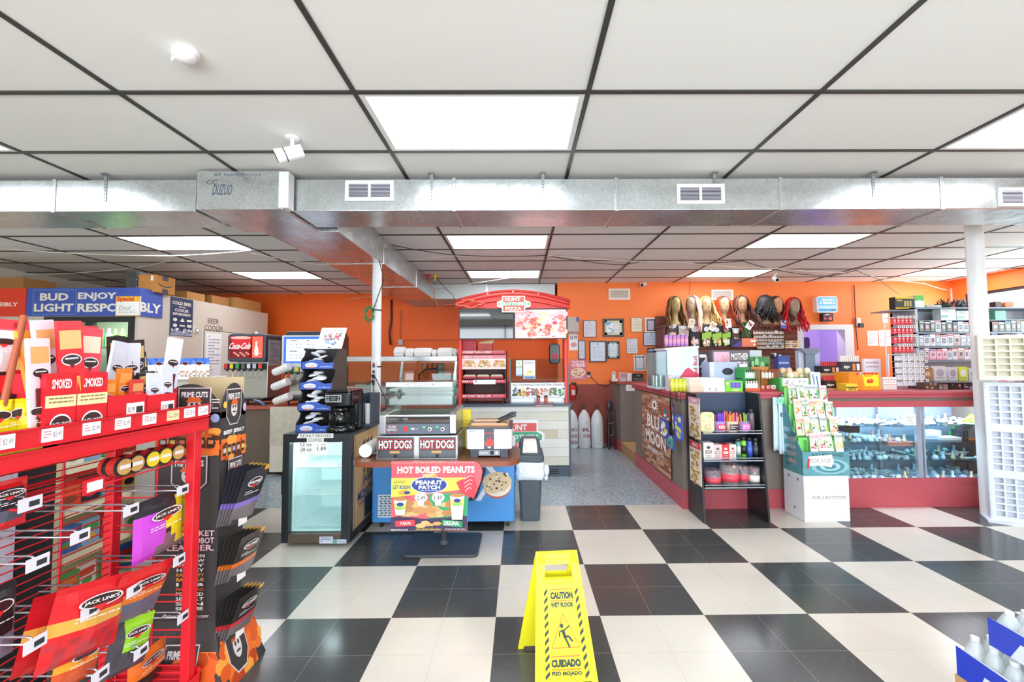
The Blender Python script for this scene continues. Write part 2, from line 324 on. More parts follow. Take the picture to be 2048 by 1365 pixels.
# walls: a two-tone back wall whose right half steps forward, side walls, the glazed shopfront behind the camera
b = MB(); b.box(.70, XR, YB, YB+.15, 0, 1.06, BRICKRED); b.box(.70, XR, YB, YB+.15, 1.06, CEIL, ORANGE)
DX0, DX1, DZ = at(1596, 700, Y=YB).x, at(1704, 700, Y=YB).x, at(1650, 650, Y=YB).z
b = MB()
for x0, x1 in ((.70, DX0), (DX1, XR)):
    b.box(x0, x1, YB, YB+.15, 0, 1.06, BRICKRED); b.box(x0, x1, YB, YB+.15, 1.06, CEIL, ORANGE)
b.box(DX0, DX1, YB, YB+.15, DZ, CEIL, ORANGE)
struct('wall_back', b)
b = MB(); b.box(XL, .70, 8.55, 8.7, 0, 1.06, BRICKRED); b.box(XL, .70, 8.55, 8.7, 1.06, CEIL, ORANGE2)
struct('wall_back_left', b)
b = MB(); b.box(.70, .74, YB+.15, 8.55, 0, 1.06, BRICKRED); b.box(.70, .74, YB+.15, 8.55, 1.06, CEIL, ORANGE)
struct('wall_return', b)
# right wall with a high strip window
b = MB(); b.box(XR, XR+.15, YF, 8.7, 0, 1.75, ORANGE); b.box(XR, XR+.15, YF, 8.7, 2.62, CEIL, ORANGE)
b.box(XR, XR+.15, 7.2, 8.7, 1.75, 2.62, ORANGE); b.box(XR, XR+.15, YF, 3.0, 1.75, 2.62, ORANGE)
struct('wall_right', b)
b = MB(); fr = C('#2c2a28', .5); b.box(XR+.02, XR+.1, 3.0, 7.2, 1.75, 1.80, fr); b.box(XR+.02, XR+.1, 3.0, 7.2, 2.57, 2.62, fr)
for y in (3.0, 4.4, 5.8, 7.15): b.box(XR+.02, XR+.1, y, y+.05, 1.8, 2.57, fr)
b.box(XR+.05, XR+.056, 3.05, 7.15, 1.8, 2.57, glass()); struct('window_1', b)
b = MB().box(XL-.15, XL, YF, 8.7, 0, CEIL, C('#e4dccb', .7)); struct('wall_left', b)
b = MB(); b.box(XL, XR, YF-.15, YF, 0, .4, C('#d8d2c6', .7)); b.box(XL, XR, YF-.15, YF, 2.7, CEIL, C('#d8d2c6', .7))
b.box(XL, -4.3, YF-.15, YF, .4, 2.7, C('#d8d2c6', .7)); b.box(5.1, XR, YF-.15, YF, .4, 2.7, C('#d8d2c6', .7)); struct('wall_front', b)
b = MB()
for x in (-4.3, -2.4, -.5, 1.4, 3.3, 5.05): b.box(x, x+.05, YF-.1, YF-.03, .4, 2.7, fr)
b.box(-4.3, 5.1, YF-.1, YF-.03, .4, .45, fr); b.box(-4.3, 5.1, YF-.1, YF-.03, 2.65, 2.7, fr); struct('window_2', b)
# doorway to the purple-lit back room
b = MB(); wh = C('#e8e8ea', .5)
b.box(DX0-.02, DX0+.09, YB-.03, YB+.16, 0, DZ, wh); b.box(DX1-.14, DX1+.02, YB-.03, YB+.16, 0, DZ, wh); b.box(DX0+.09, DX1-.14, YB-.03, YB+.16, DZ-.09, DZ, wh)
struct('door_1', b)
b = MB(); pw = C('#cfcbf2', .7); b.box(DX0-.1, DX1+.9, 9.3, 9.4, 0, CEIL, pw); b.box(DX0-.1, DX0-.02, YB+.15, 9.4, 0, CEIL, pw); b.box(DX1+.8, DX1+.9, YB+.15, 9.4, 0, CEIL, pw)
b.box(DX0-.1, DX1+.9, YB+.15, 9.4, 2.75, CEIL, pw); b.box(DX0-.1, DX1+.9, YB+.15, 9.4, -.1, 0, pw); struct('wall_store_room', b)
t = thing('tube_light', 'violet tube lamp on the ceiling of the small back room', 'lamp', (DX0+.5, 8.0, 2.6))
MB().rod((DX0+.2, 8.0, 2.55), (DX0+.9, 8.0, 2.55), .03, C('#d8d2ff', .5, e=110)).build('tube', t); MB().box(DX0+.15, DX0+.95, 7.96, 8.04, 2.58, 2.74, wh).build('fitting', t)
# ceiling lamps
DIFF = C('#f0f6ff', .6, e=LIGHT_SPEC['panel']); LFR = C('#e9e9e4', .4)
nm = {}
def panel(k, m, label):
    x, y = GX+k*1.2192, GY+m*.6096
    t = thing('ceiling_light', label, 'ceiling light', (x+.61, y+.305, CEIL-.005), group='flat ceiling light panels')
    b = MB(); z0, z1 = CEIL-.006, CEIL+.001
    b.box(x+.014, x+.045, y+.014, y+.596, z0, z1, LFR); b.box(x+1.174, x+1.205, y+.014, y+.596, z0, z1, LFR)
    b.box(x+.045, x+1.174, y+.014, y+.035, z0, z1, LFR); b.box(x+.045, x+1.174, y+.575, y+.596, z0, z1, LFR); b.build('frame', t)
    MB().box(x+.045, x+1.174, y+.035, y+.575, z0+.002, z1, DIFF).build('diffuser', t)
panel(0, 0, 'large bright ceiling light panel in front of the main air duct')
panel(3, 0, 'ceiling light panel cut off by the right edge, before the air duct')
panel(-3, 0, 'ceiling light panel showing only its tip at the left edge')
panel(0, 4, 'ceiling light panel just behind the main duct above the wood table')
panel(3, 4, 'ceiling light panel just behind the main duct towards the right post')
panel(-3, 4, 'ceiling light panel just behind the main duct, left of the branch duct')
panel(0, 7, 'far ceiling light panel above the pizza kiosk')
panel(3, 7, 'far ceiling light panel above the mannequin heads')
panel(6, 7, 'far ceiling light panel crossing behind the right post')
panel(-3, 7, 'far ceiling light panel left of the branch duct, near the orange wall')
for k in (-4, -1, 2, 5):  # unseen panels added behind the camera to even out the lighting
    for m in (-3, -7): panel(k, m, 'added unseen flat ceiling light panel behind the photographer')
# steel posts
def post(x, y, r, label, top=CEIL):
    tag(MB().rod((x, y, 0), (x, y, top), r, C('#e9ecec', .45, n=.04), seg=24).build('steel_post'), label, 'post')
post(-1.60, 4.62, .05, 'thin round white post between the hot dog stand and the coffee cooler')
post(4.46, 3.95, .066, 'round white post beside the lattice display racks at the right')
# ------------------------------------------------------------------ air ducts
DY0, DY1, DZ0, DZ1 = 3.02, 3.40, 2.615, 2.855
def ductseg(mb, x0, x1): mb.box(x0, x1, DY0, DY1, DZ0, DZ1, GALV)
t = thing('air_duct', 'long galvanised sheet metal air duct crossing the room below the ceiling', 'air duct', (0, 3.2, DZ0))
joints = [at(px, 400, Y=DY0).x for px in (-130, 108, 392)] ; joints2 = [at(px, 400, Y=DY0).x for px in (582, 908, 1233, 1562, 1884, 2230)]
for js in (joints, joints2):
    for x0, x1 in zip(js, js[1:]): MB().box(x0+.002, x1-.002, DY0, DY1, DZ0, DZ1, GALV).build('duct_section', t, bevel=.006)
    for x in js[1:-1]:
        MB().box(x-.014, x+.014, DY0-.007, DY1+.007, DZ0-.007, DZ1+.007, GALV).build('joint_seam', t, bevel=.004)
# plenum box and branch
bx0, bx1 = at(392, 400, Y=2.93).x, at(566, 400, Y=2.93).x
MB().box(bx0, bx1, 2.93, 3.46, DZ0-.02, CEIL-.02, GALV).build('plenum_box', t, bevel=.006)
a = Art(MB(), (bx0, 2.93, CEIL-.02), (bx1-bx0, 0, 0), (0, 0, -(CEIL-DZ0)), (390, 340, 566, 408)); ink = C('#4b5a6b', .7)
a.text('all tape-faucet', 425, 336+8, 520, 348+2, ink, 0); a.text('CC', 410, 356, 432, 364, ink, 0, .1); a.text('DUZUO', 424, 364, 462, 383, ink, 0, .1); tag(a.mb.build('marker_writing', t), kind='stuff')
MB().box(bx1-.03, bx1+.04, 2.925, 3.0, DZ0-.01, CEIL-.03, C('#e4e8e6', .5, b=.4, bs=40)).build('sealant_strip', t)
# branch duct and the run along the back wall
bz = DZ0-.02; xa, xb = -2.17, -1.53; ys = [3.45, 4.62, 6.1, 7.45]
for y0, y1 in zip(ys, ys[1:]):
    MB().box(xa, xb, y0+.003, y1-.003, bz, CEIL-.01, GALV).build('branch_section', t, bevel=.006)
for y in ys[1:-1]: MB().box(xa-.007, xb+.007, y-.012, y+.012, bz-.007, CEIL-.009, GALV).build('joint_seam', t, bevel=.004)
t = thing('air_duct', 'pale duct run close to the back wall above the pizza kiosk', 'air duct', (-.5, 8.2, 2.62))
MB().box(xa, .66, 7.46, 8.5, 2.62, CEIL-.01, C('#c8ccc8', .5, m=.3, n=.05)).build('duct_section', t, bevel=.006)
MB().box(-.6, -.57, 7.44, 7.46, 2.6, CEIL-.01, GALV).build('joint_seam', t)
# supply grilles on the duct face
GW = C('#f1f2f2', .4); DKP = C('#3b3450', .6)
def grille(px0, py0, px1, py1, Y, label, slats=10, mid=True, m=GW, back=DKP, vert=False):
    a0, a1 = at(px0, py0, Y=Y), at(px1, py1, Y=Y); x0, x1, z1, z0 = a0.x, a1.x, a0.z, a1.z; d = .016; q = (z1-z0)*.16
    t = thing('vent_grille', label, 'vent', ((x0+x1)/2, Y-d, z0), group='rectangular air vent grilles')
    b = MB(); b.box(x0, x1, Y-d, Y-.001, z0, z0+q, m); b.box(x0, x1, Y-d, Y-.001, z1-q, z1, m); b.box(x0, x0+q, Y-d, Y-.001, z0+q, z1-q, m); b.box(x1-q, x1, Y-d, Y-.001, z0+q, z1-q, m)
    if mid: b.box((x0+x1)/2-.008, (x0+x1)/2+.008, Y-d, Y-.001, z0+q, z1-q, m)
    b.build('frame', t); MB().box(x0+q, x1-q, Y-.004, Y-.001, z0+q, z1-q, back).build('backing', t)
    b = MB(); hh = (z1-z0-2*q)/slats
    for i in range(slats): b.hexa([(x0+q, Y-.014, z0+q+i*hh), (x1-q, Y-.014, z0+q+i*hh), (x1-q, Y-.005, z0+q+i*hh+hh*.45), (x0+q, Y-.005, z0+q+i*hh+hh*.45), (x0+q, Y-.014, z0+q+i*hh+.002), (x1-q, Y-.014, z0+q+i*hh+.002), (x1-q, Y-.005, z0+q+i*hh+hh*.45+.002), (x0+q, Y-.005, z0+q+i*hh+hh*.45+.002)], m)
    if vert:
        n = 16
        for i in range(n+1): x = x0+q+(x1-x0-2*q)*i/n; b.box(x-.003, x+.003, Y-.008, Y-.004, z0+q, z1-q, m)
    b.build('louvres', t)
grille(692, 363, 788, 403, DY0, 'white vent grille on the main duct right beside the plenum box')
grille(1352, 370, 1448, 409, DY0, 'white vent grille on the main duct front, right of the middle')
grille(1993, 377, 2100, 414, DY0, 'white vent grille on the main duct cut off by the right edge')
# perforated hanger straps
st = C('#9aa0a0', .4, m=.7)
for i, (px, yb) in enumerate(((210, 405), (863, 402), (1086, 392), (1430, 368), (1748, 394))):
    p = at(px, 380, Y=DY0-.004); zb = at(px, yb, Y=DY0-.004).z; b = MB()
    b.box(p.x-.011, p.x+.011, DY0-.004, DY0-.001, zb, CEIL-.009, st); b.box(p.x-.018, p.x+.018, DY0-.03, DY0-.001, CEIL-.012, CEIL-.008, st)
    z = zb+.012
    while z < CEIL-.03: b.rod((p.x, DY0-.0045, z), (p.x, DY0-.0038, z), .0035, BLACK, seg=8); z += .025
    tag(b.build('hanger_strap'), ['perforated hanger strap over the duct near the left edge of the picture', 'perforated hanger strap on the duct just right of the left grille', 'perforated hanger strap on the duct at the middle of the picture', 'short perforated strap above the middle vent grille', 'perforated hanger strap over the brightly lit duct section at right'][i], 'strap', 'duct hanger straps')
# motion sensor and cameras on the ceiling
cw = C('#f3f4f5', .35)
c = at(372, 106, Z=CEIL); b = MB()
b.T = Matrix.Translation(c) @ Matrix.Rotation(-.5, 4, 'Z'); b.lathe([(.062, 0), (.062, -.012), (.056, -.02)], (0, 0, 0), cw, 24, sx=1.1, sy=.8)
b.ball((.01, -.005, -.025), .045, cw, 16, 10, 1.1, .9, .55); b.box(-.07, .0, -.028, .028, -.032, -.004, cw)
o = b.build('motion_sensor', loc=c); tag(o, 'small white motion sensor on the ceiling at upper left', 'sensor')
def bullet(p, aim, s, label, mount='ceil', body=cw):
    t = thing('security_camera', label, 'security camera', p); p = Vector(p); aim = Vector(aim).normalized()
    up = Vector((0, 0, 1)) if mount == 'ceil' else Vector((0, 1, 0)); q = p-up*.045*s if mount == 'ceil' else p-up*.05*s
    MB().rod(p-up*.001, p-up*.012*s, .034*s, body, .03*s, 20).build('mount', t)
    MB().rod(p-up*.01*s, q-up*.02*s, .010*s, body, .010*s, 10).ball(q-up*.02*s, .016*s, body).build('arm', t)
    c = q-up*.035*s; b = MB(); b.rod(c-aim*.05*s, c+aim*.055*s, .032*s, body, .034*s, 20); b.rod(c+aim*.055*s, c+aim*.075*s, .036*s, body, .036*s, 20)
    b.rod(c+aim*.03*s, c+aim*.034*s, .0355*s, C('#22262a', .4), seg=20); b.build('housing', t)
    MB().rod(c+aim*.0755*s, c+aim*.078*s, .028*s, C('#1c2026', .15), .026*s, 16).build('lens', t)
bullet(at(585, 275, Z=CEIL-.001), (-.85, -.35, -.42), 1.25, 'white bullet camera hanging from the ceiling in front of the duct plenum')
bullet(at(768, 481, Z=CEIL-.009), (.2, -.9, -.25), .8, 'small white camera under the ceiling just right of the left post')
bullet(at(1285, 571, Y=YB), (-.7, -.7, -.3), 1.0, 'small white camera mounted on the orange wall beside a vent', 'wall')
bullet(at(1550, 548, Z=CEIL-.001), (-.1, -.9, -.5), 1.0, 'small white camera hanging above the red wig')
# vents on the orange wall
VW = C('#efe6dc', .5); VB = C('#8d8478', .6)
grille(1217, 578, 1260, 600, YB, 'cream wall vent beside the small camera above the framed papers', 8, False, VW, VB, True)
grille(1422, 580, 1466, 601, YB, 'cream wall vent behind the two blonde wigs', 8, False, VW, VB, True)
grille(1900, 577, 1941, 603, YB, 'cream wall vent above the dark clutter left of the right post', 12, False, VW, VB)
# hanging wires
def wire(pts, r, m, label, name='cable', sag=0, n=14):
    pts = [Vector(p) for p in pts]; o = []
    for a, b_ in zip(pts, pts[1:]):
        for i in range(n): s = i/n; p = a.lerp(b_, s); p.z -= sag*4*s*(1-s)*(b_-a).length; o.append(p)
    o.append(pts[-1]); return tag(MB().tube(o, r, m).build(name), label, 'cable')
WW = C('#e5e0d5', .5); WK = C('#2b2a28', .5); WR = C('#e2664e', .5)
c2 = CEIL-.015
wire([at(-20, 550, Z=2.84), at(250, 538, Z=c2), at(345, 520, Z=c2)], .006, WW, 'white cable drooping under the ceiling at far left', sag=.015)
wire([at(0, 497, Z=c2-.02), at(340, 512, Z=2.8), at(510, 500, Z=c2)], .006, WW, 'white cable sagging below the left rear light panel', sag=.012)
wire([at(500, 506, Z=c2), at(640, 530, Z=2.82), at(730, 523, Z=c2), at(905, 512, Z=c2), at(1095, 511, Z=c2)], .0045, WW, 'thin white cable running past the left post towards the room middle', sag=.012)
wire([at(783, 490, Z=c2-.04), at(905, 510, Z=c2), at(1095, 511, Z=c2), at(1170, 523, Z=2.85), at(1245, 530, Z=c2), at(1290, 522, Z=c2)], .005, WK, 'black cable looping from the small camera along the ceiling', sag=.014)
wire([at(1388, 527, Z=c2), at(1485, 522, Z=c2), at(1550, 540, Z=2.84), at(1660, 553, Z=2.84), at(1712, 541, Z=c2)], .006, WK, 'black cable drooping above the mannequin heads', sag=.012)
wire([at(1095, 511, Z=c2), at(1360, 525, Z=c2), at(1560, 538, Z=2.82), at(1700, 545, Z=c2), at(1850, 568, Z=2.75), at(1898, 581, Y=YB-.03)], .005, WW, 'long white cable crossing the right half of the ceiling to the wall vent', sag=.01)
wire([at(1712, 541, Z=c2), at(1760, 560, Z=2.78), at(1800, 590, Y=YB-.4)], .005, WK, 'short black cable dropping beside the yellow packs on the shelf', sag=.01)
wire([at(1380, 565, Y=YB-.02), at(1380, 650, Y=YB-.012)], .004, C('#b5482a', .6), 'thin brown cable on the orange wall between the wigs')
wire([at(1708, 570, Y=YB-.02), at(1712, 660, Y=YB-.02), at(1716, 700, Y=YB-.02)], .008, C('#6b3a28', .6), 'dark cable running down the wall beside the doorway')
wire([at(690, 600, Y=8.4), at(870, 578, Z=2.78), at(1050, 552, Z=c2)], .004, WW, 'pale string stretched above the pizza kiosk')
wire([at(857, 549, Z=c2), at(866, 585, Y=6.6), at(878, 622, Y=6.3), at(885, 610, Y=6.2), at(930, 605, Y=5.8)], .006, WR, 'orange cable dropping from the ceiling onto the pizza kiosk', sag=.02)
wire([at(870, 552, Z=c2), at(905, 590, Y=6.3), at(915, 606, Y=5.9)], .005, WK, 'black cable dropping from a yellow ceiling plug to the kiosk', sag=.03)
for px, h, l in ((857, '#c4312a', 'red plug hanging from the ceiling left of the kiosk'), (870, '#e0b427', 'yellow plug hanging from the ceiling left of the kiosk')):
    c = at(px, 550, Z=CEIL-.01); tag(MB().rod(c, c+Vector((0, 0, -.03)), .04, C(h), .03, 10).rod(c+Vector((0, 0, -.03)), c+Vector((0, 0, -.10)), .02, C(h), .014, 10).build('power_plug'), l, 'plug')
c = at(935, 608, Y=5.33); pts = []
for i in range(90): a = i*.42; r = .10+.03*math.sin(i*1.7); pts.append((c.x+.03+r*1.5*math.cos(a), 5.33+.012*math.sin(i), c.z+r*.45*math.sin(a)))
tag(MB().tube(pts, .006, WR).build('coiled_cable'), 'coil of orange cable hung on the kiosk arch', 'cable')
c = at(737, 628, Y=4.5); pts = []
for i in range(100): a = i*.4; r = .055+.012*math.sin(i*1.3); pts.append((c.x+r*.8*math.cos(a), 4.52+.02*math.sin(i*.7), c.z+r*1.35*math.sin(a)))
tag(MB().tube(pts, .0045, C('#2f8a4c', .5)).build('coiled_cable'), 'coil of green cable hanging on the thin left post', 'cable')
wire([at(720, 522, Y=4.45), at(757, 518, Y=4.5), at(768, 560, Y=4.5), at(752, 605, Y=4.55), at(745, 625, Y=4.5)], .005, WK, 'dark green cable wound loosely round the left post', sag=-.02)
# power strip and cords on the left post
px_, z0 = -1.60, at(757, 780, Y=4.56).z
t = thing('power_strip', 'white power strip strapped upright on the left post', 'power strip', (px_, 4.555, z0))
zt = at(757, 722, Y=4.56).z; b = MB(); b.rbox(px_-.026, px_+.026, 4.54, 4.568, z0, zt, C('#ececec', .4), .008, 'y'); b.build('body', t)
for i in range(4): z = z0+.05+i*.065; MB().box(px_-.013, px_+.013, 4.537, 4.54, z, z+.035, C('#4a4a4a')).build('socket', t)
MB().box(px_-.01, px_+.01, 4.537, 4.54, zt-.04, zt-.02, RED).build('switch', t)
for dz in (.08, .14): MB().box(px_-.012, px_+.014, 4.505, 4.54, z0+dz, z0+dz+.03, BLACK).build('plug', t)
for z in (at(757, 735, Y=4.56).z, at(757, 621, Y=4.56).z): MB().rod((px_, 4.62, z), (px_, 4.62, z+.012), .058, BLACK, seg=20).build('cable_tie', t)
wire([(px_+.0, 4.52, z0+.1), at(752, 830, Y=4.4), at(735, 850, Y=4.1), at(712, 845, Y=3.9)], .005, WK, 'black cord from the power strip down to the coffee cooler', sag=.03)
wire([(px_+.02, 4.52, z0+.15), at(772, 800, Y=4.5), at(768, 950, Y=4.5), at(764, 1040, Y=4.3)], .005, WK, 'black cord hanging beside the left post to the floor', sag=.0)
# ================================================================== walk-in cooler at the left
CX, CY, CZ = -4.88, 5.30, 2.43; CWALL = C('#d0c4b4', .5, n=.03, ns=3)
t = thing('walk_in_cooler', 'white walk-in beer cooler with a blue banner filling the left rear corner', 'walk-in cooler', (-6.2, 6.7, 0))
dpx0, dpx1 = at(90, 700, Y=CY).x, at(268, 700, Y=CY).x; dz1 = at(200, 634, Y=CY).z
b = MB(); b.box(CX-.08, CX, CY, 8.0, 0, CZ, CWALL); b.box(dpx1, CX-.08, CY, CY+.08, 0, CZ, CWALL); b.box(XL+.02, dpx0, CY, CY+.08, 0, CZ, CWALL); b.box(dpx0, dpx1, CY, CY+.08, dz1, CZ, CWALL)
b.box(XL+.02, CX-.08, CY+.08, 8.0, CZ-.06, CZ, CWALL); b.box(XL+.02, CX-.08, 6.1, 6.16, 0, CZ-.06, C('#b8bcae', .6)); b.build('body', t)
dk = C('#1e2324', .35); fm = MB()
d = MB(); d.box(dpx0, dpx0+.06, CY-.03, CY+.04, .1, dz1, dk); d.box(dpx1-.06, dpx1, CY-.03, CY+.04, .1, dz1, dk); d.box(dpx0+.06, dpx1-.06, CY-.03, CY+.04, dz1-.07, dz1, dk); d.box(dpx0+.06, dpx1-.06, CY-.03, CY+.04, .1, .2, dk)
xm = (dpx0+dpx1)/2; d.box(xm-.04, xm+.04, CY-.03, CY+.04, .2, dz1-.07, dk); dd = d.build('door_frame', t)
MB().box(dpx0+.06, xm-.04, CY-.01, CY-.004, .2, dz1-.07, glass()).build('pane', dd); MB().box(xm+.04, dpx1-.06, CY-.01, CY-.004, .2, dz1-.07, glass()).build('pane', dd)
MB().rod((xm+.02, CY-.06, .9), (xm+.02, CY-.06, 1.4), .012, C('#b9bdc0', .3, m=.9)).build('handle', dd)
sh = C('#d9dcd6', .4)
area('cooler_lamp', ((dpx0+dpx1)/2, CY+.12, dz1-.02), (.5, 0, 0), 1.0, .06, 16, (.85, 1, .85))
for i in range(9): x = dpx1-.12-i*.09; tag(MB().lathe([(.032, 0), (.034, .02), (.034, .14), (.014, .19), (.014, .23)], (x, CY+.25, 1.721), C(['#6ab84a', '#e8e8d8', '#3f8a4a', '#c8d86a'][i % 4], .25), 12).build('beer_bottle'), 'green or pale bottle on the top shelf inside the walk-in cooler door', 'bottle', 'bottles inside the cooler door')
for z in (.55, .95, 1.35, 1.72):
    MB().box(dpx0+.08, dpx1-.08, CY+.15, CY+.65, z-.015, z, sh).build('shelf', t)
b = MB(); zt = at(100, 577, Y=CY).z; zb = at(100, 633, Y=CY).z; BLUE = C('#3f57ad', .5); BFR = C('#5f8fd0', .5)
x_s = at(57, 600, Y=CY).x
b.box(XL+.03, x_s-.01, CY-.02, CY-.001, zb, zt, C('#e23a20', .5)); b.box(x_s, CX+.0, CY-.02, CY-.001, zb, zt, BLUE); b.box(CX+.001, CX+.02, CY-.02, 5.62, zb, zt, BLUE)
A = art_front(b, 57, 577, 285, 633, CY-.02); CR = C('#e9e4d6', .6)
A.frame(67, 580, 154, 630, 1.3, BFR); A.text('BUD', 81, 587, 138, 602, CR, .035); A.text('LIGHT', 70, 608, 149, 624, CR, .035); A.text('ENJOY', 157, 586, 234, 603, CR, .035); A.text('RESPO', 157, 608, 239, 625, CR, .035)
A2 = Art(b, at(0, 577, Y=CY-.02), at(57, 577, Y=CY-.02)-at(0, 577, Y=CY-.02), (0, 0, zb-zt), (0, 577, 57, 633)); A2.text('RESPONSIBLY', -60, 605, 38, 613, CR, .03)
As = Art(b, (CX+.02, CY-.02, zt), (0, .34, 0), (0, 0, zb-zt), (0, 0, 1, 1)); A.text('IB', 281, 608, 286, 625, CR, .03); As.text('BLY', .03, .5, .93, .85, CR, .035)
bo = b.build('banner', t)
# papers on the cooler
def paper_front(px0, py0, px1, py1, Y, label, name='paper_notice', draw=None, m=PAPER, seed=1, ink='#7a7a80', n=8, rz=0, cat='notice', group=None, th=.002, title=None):
    b = MB(); a0, a1 = at(px0, py0, Y=Y), at(px1, py1, Y=Y); b.box(a0.x, a1.x, Y-th, Y, a1.z, a0.z, m)
    A = art_front(b, px0, py0, px1, py1, Y-th)
    if draw: draw(A)
    else: A.rows(px0+(px1-px0)*.12, py0+(py1-py0)*.15, px1-(px1-px0)*.12, py1-(py1-py0)*.1, n, C(ink), seed)
    return tag(b.build(name), label, cat, group)
def special(A):
    A.rect(233, 594, 280, 604, C('#f0b13a')); A.text('Special', 235, 594, 268, 605, C('#d0342c'), .03); A.frame(232, 593, 281, 632, 1.2, C('#e2a84a')); A.text('Deal', 240, 612, 262, 620, C('#9a9a9a'), 0, .1); A.rows(238, 622, 275, 629, 2, C('#a9a9a9'))
paper_front(232, 593, 281, 632, CY-.03, 'handwritten special offer card over the blue banner', draw=special, name='price_card')
def side_panel(px0, py0, px1, py1, X, th=.004):    # rectangle on a wall facing +X : returns frame corners
    a0 = at(px0, py0, X=X); a1 = at(px1, py1, X=X); return a0.y, a1.y, a0.z, a1.z
y0, y1, _, _ = side_panel(341, 596, 386, 596, CX); z1 = at(342, 593, X=CX).z; z0 = at(342, 671, X=CX).z
b = MB(); NV = C('#2b3a5c', .5); b.box(CX+.001, CX+.006, y0, y1, z0, z1, NV); A = Art(b, (CX+.006, y0, z1), (0, y1-y0, 0), (0, 0, z0-z1), (0, 0, 100, 180))
A.text('COLD BEER', 8, 18, 92, 34, CR, .03); A.text('IN THE', 36, 39, 64, 47, CR, .02); A.text('COOLER', 18, 52, 80, 66, CR, .03); A.text('REFRESHMENT', 10, 72, 90, 84, CR, .03)
A.ell(20, 105, 9, 8, CR); A.poly([(42, 112), (52, 94), (62, 112)], CR); A.rect(72, 100, 94, 110, CR); A.ell(20, 132, 9, 8, CR); A.rect(40, 128, 64, 135, CR); A.rect(74, 124, 94, 137, CR); A.blobs(6, 148, 94, 162, 26, 4, 6, [CR, C('#9aa6c0')], 3); A.rect(2, 163, 98, 178, C('#aab2c4')); A.rows(5, 166, 95, 176, 2, NV)
tag(b.build('beer_sign'), 'tall navy sign for cold beer on the cooler side wall', 'sign')
y0, y1, _, _ = side_panel(404, 655, 432, 655, CX); zt_, zb_ = at(404, 660, X=CX).z, .02; ln = C('#4a4542', .6)
t = thing('cooler_door', 'plain flush cooler door under stencilled letters', 'door', (CX, 6.9, 0)); ye = 7.9
b = MB(); b.box(CX+.001, CX+.03, y0, ye, zb_, zt_, C('#e0d8ca', .5)); A = Art(b, (CX+.03, y0, zt_), (0, ye-y0, 0), (0, 0, zb_-zt_), (0, 0, 100, 250)); A.rect(0, 0, 100, 1.2, ln); A.rect(0, 0, 1, 250, ln); b.build('panel', t)
MB().box(CX+.03, CX+.07, ye-.35, ye-.31, zt_-.1, zt_+.07, C('#c4c8c8', .3, m=.7)).rod((CX+.06, ye-.33, zt_+.06), (CX+.06, ye-.33, zt_-.16), .03, C('#dfe3e6', .4)).build('door_closer', t)
b = MB(); b.box(CX+.03, CX+.032, y0+.05, y0+.38, 1.25, 1.95, PAPER); A = Art(b, (CX+.032, y0+.05, 1.95), (0, .33, 0), (0, 0, -.7), (0, 0, 1, 1)); A.rows(.15, .06, .9, .95, 13, C('#8d93a5'), 4); b.build('typed_list', t)
b = MB(); A = Art(b, (CX, y0+.05, at(410, 641, X=CX).z+.04), (0, .42, 0), (0, 0, -.19), (0, 0, 1, 1)); A.text('BEER', .15, 0, .72, .42, BLACK, 0); A.text('COOLER', 0, .58, .95, 1, BLACK, 0); tag(b.build('stencil_lettering'), 'black stencilled letters over the cooler door', 'lettering', kind='thing')
c = at(392, 661, X=CX); tag(MB().rod(c, c+Vector((.02, 0, 0)), .05, C('#e8e4dc'), seg=16).rod(c+Vector((.02, 0, 0)), c+Vector((.022, 0, 0)), .04, BLACK, seg=16).rod(c+Vector((.022, 0, 0)), c+Vector((.024, 0, 0)), .03, WHITE, seg=16).build('thermometer'), 'small round dial thermometer on the cooler side wall', 'thermometer')
# cartons stored on the cooler roof
KR = C('#c08a4e', .8, n=.06, ns=12); KR2 = C('#b07c46', .8); TAPE = C('#d9b98a', .4)
def carton(x0, x1, y0, y1, z0, z1, label, m=KR, tape=True, extra=None, name='cardboard_box', group=None):
    t = thing(name, label, 'box', ((x0+x1)/2, (y0+y1)/2, z0), group=group); MB().box(x0, x1, y0, y1, z0, z1, m).build('body', t, bevel=.003)
    if tape: b = MB(); xm = (x0+x1)/2; b.box(xm-.025, xm+.025, y0-.001, y0, z1-(z1-z0)*.35, z1, TAPE); b.box(xm-.025, xm+.025, y0, y1, z1, z1+.001, TAPE); b.build('tape', t)
    if extra: b = MB(); extra(b, x0, x1, y0, y1, z0, z1); b.build('printing', t)
    return t
def lab(b, x0, x1, y0, y1, z0, z1):
    w = (x1-x0)*.25; h = (z1-z0)*.35; b.box(x0+w*.6, x0+w*1.6, y0-.002, y0, z0+h, z0+2*h, PAPER)
def smile(b, x0, x1, y0, y1, z0, z1):
    A = Art(b, (x1, y0, z1), (0, y1-y0, 0), (0, 0, z0-z1), (0, 0, 1, 1)); A.rect(.3, 0, .62, .28, C('#3a3340')); A.line([(.1, .5), (.35, .62), (.6, .62), (.85, .5)], .06, BLACK); A.rect(.3, .75, .62, 1, C('#3a3340'))
    b.box(x0+.2*(x1-x0), x0+.36*(x1-x0), y0-.002, y0, z1-.35*(z1-z0), z1-.1*(z1-z0), C('#c98f2f')); b.box(x0+.7*(x1-x0), x0+.82*(x1-x0), y0-.002, y0, z1-.35*(z1-z0), z1-.08*(z1-z0), PAPER)
def xz(px, Y): return at(px, 580, Y=Y).x
carton(xz(-60, 5.6), xz(45, 5.6), 5.6, 6.0, CZ, at(20, 555, Y=5.6).z, 'brown carton with a white label on the cooler roof at left edge', KR2, extra=lab)
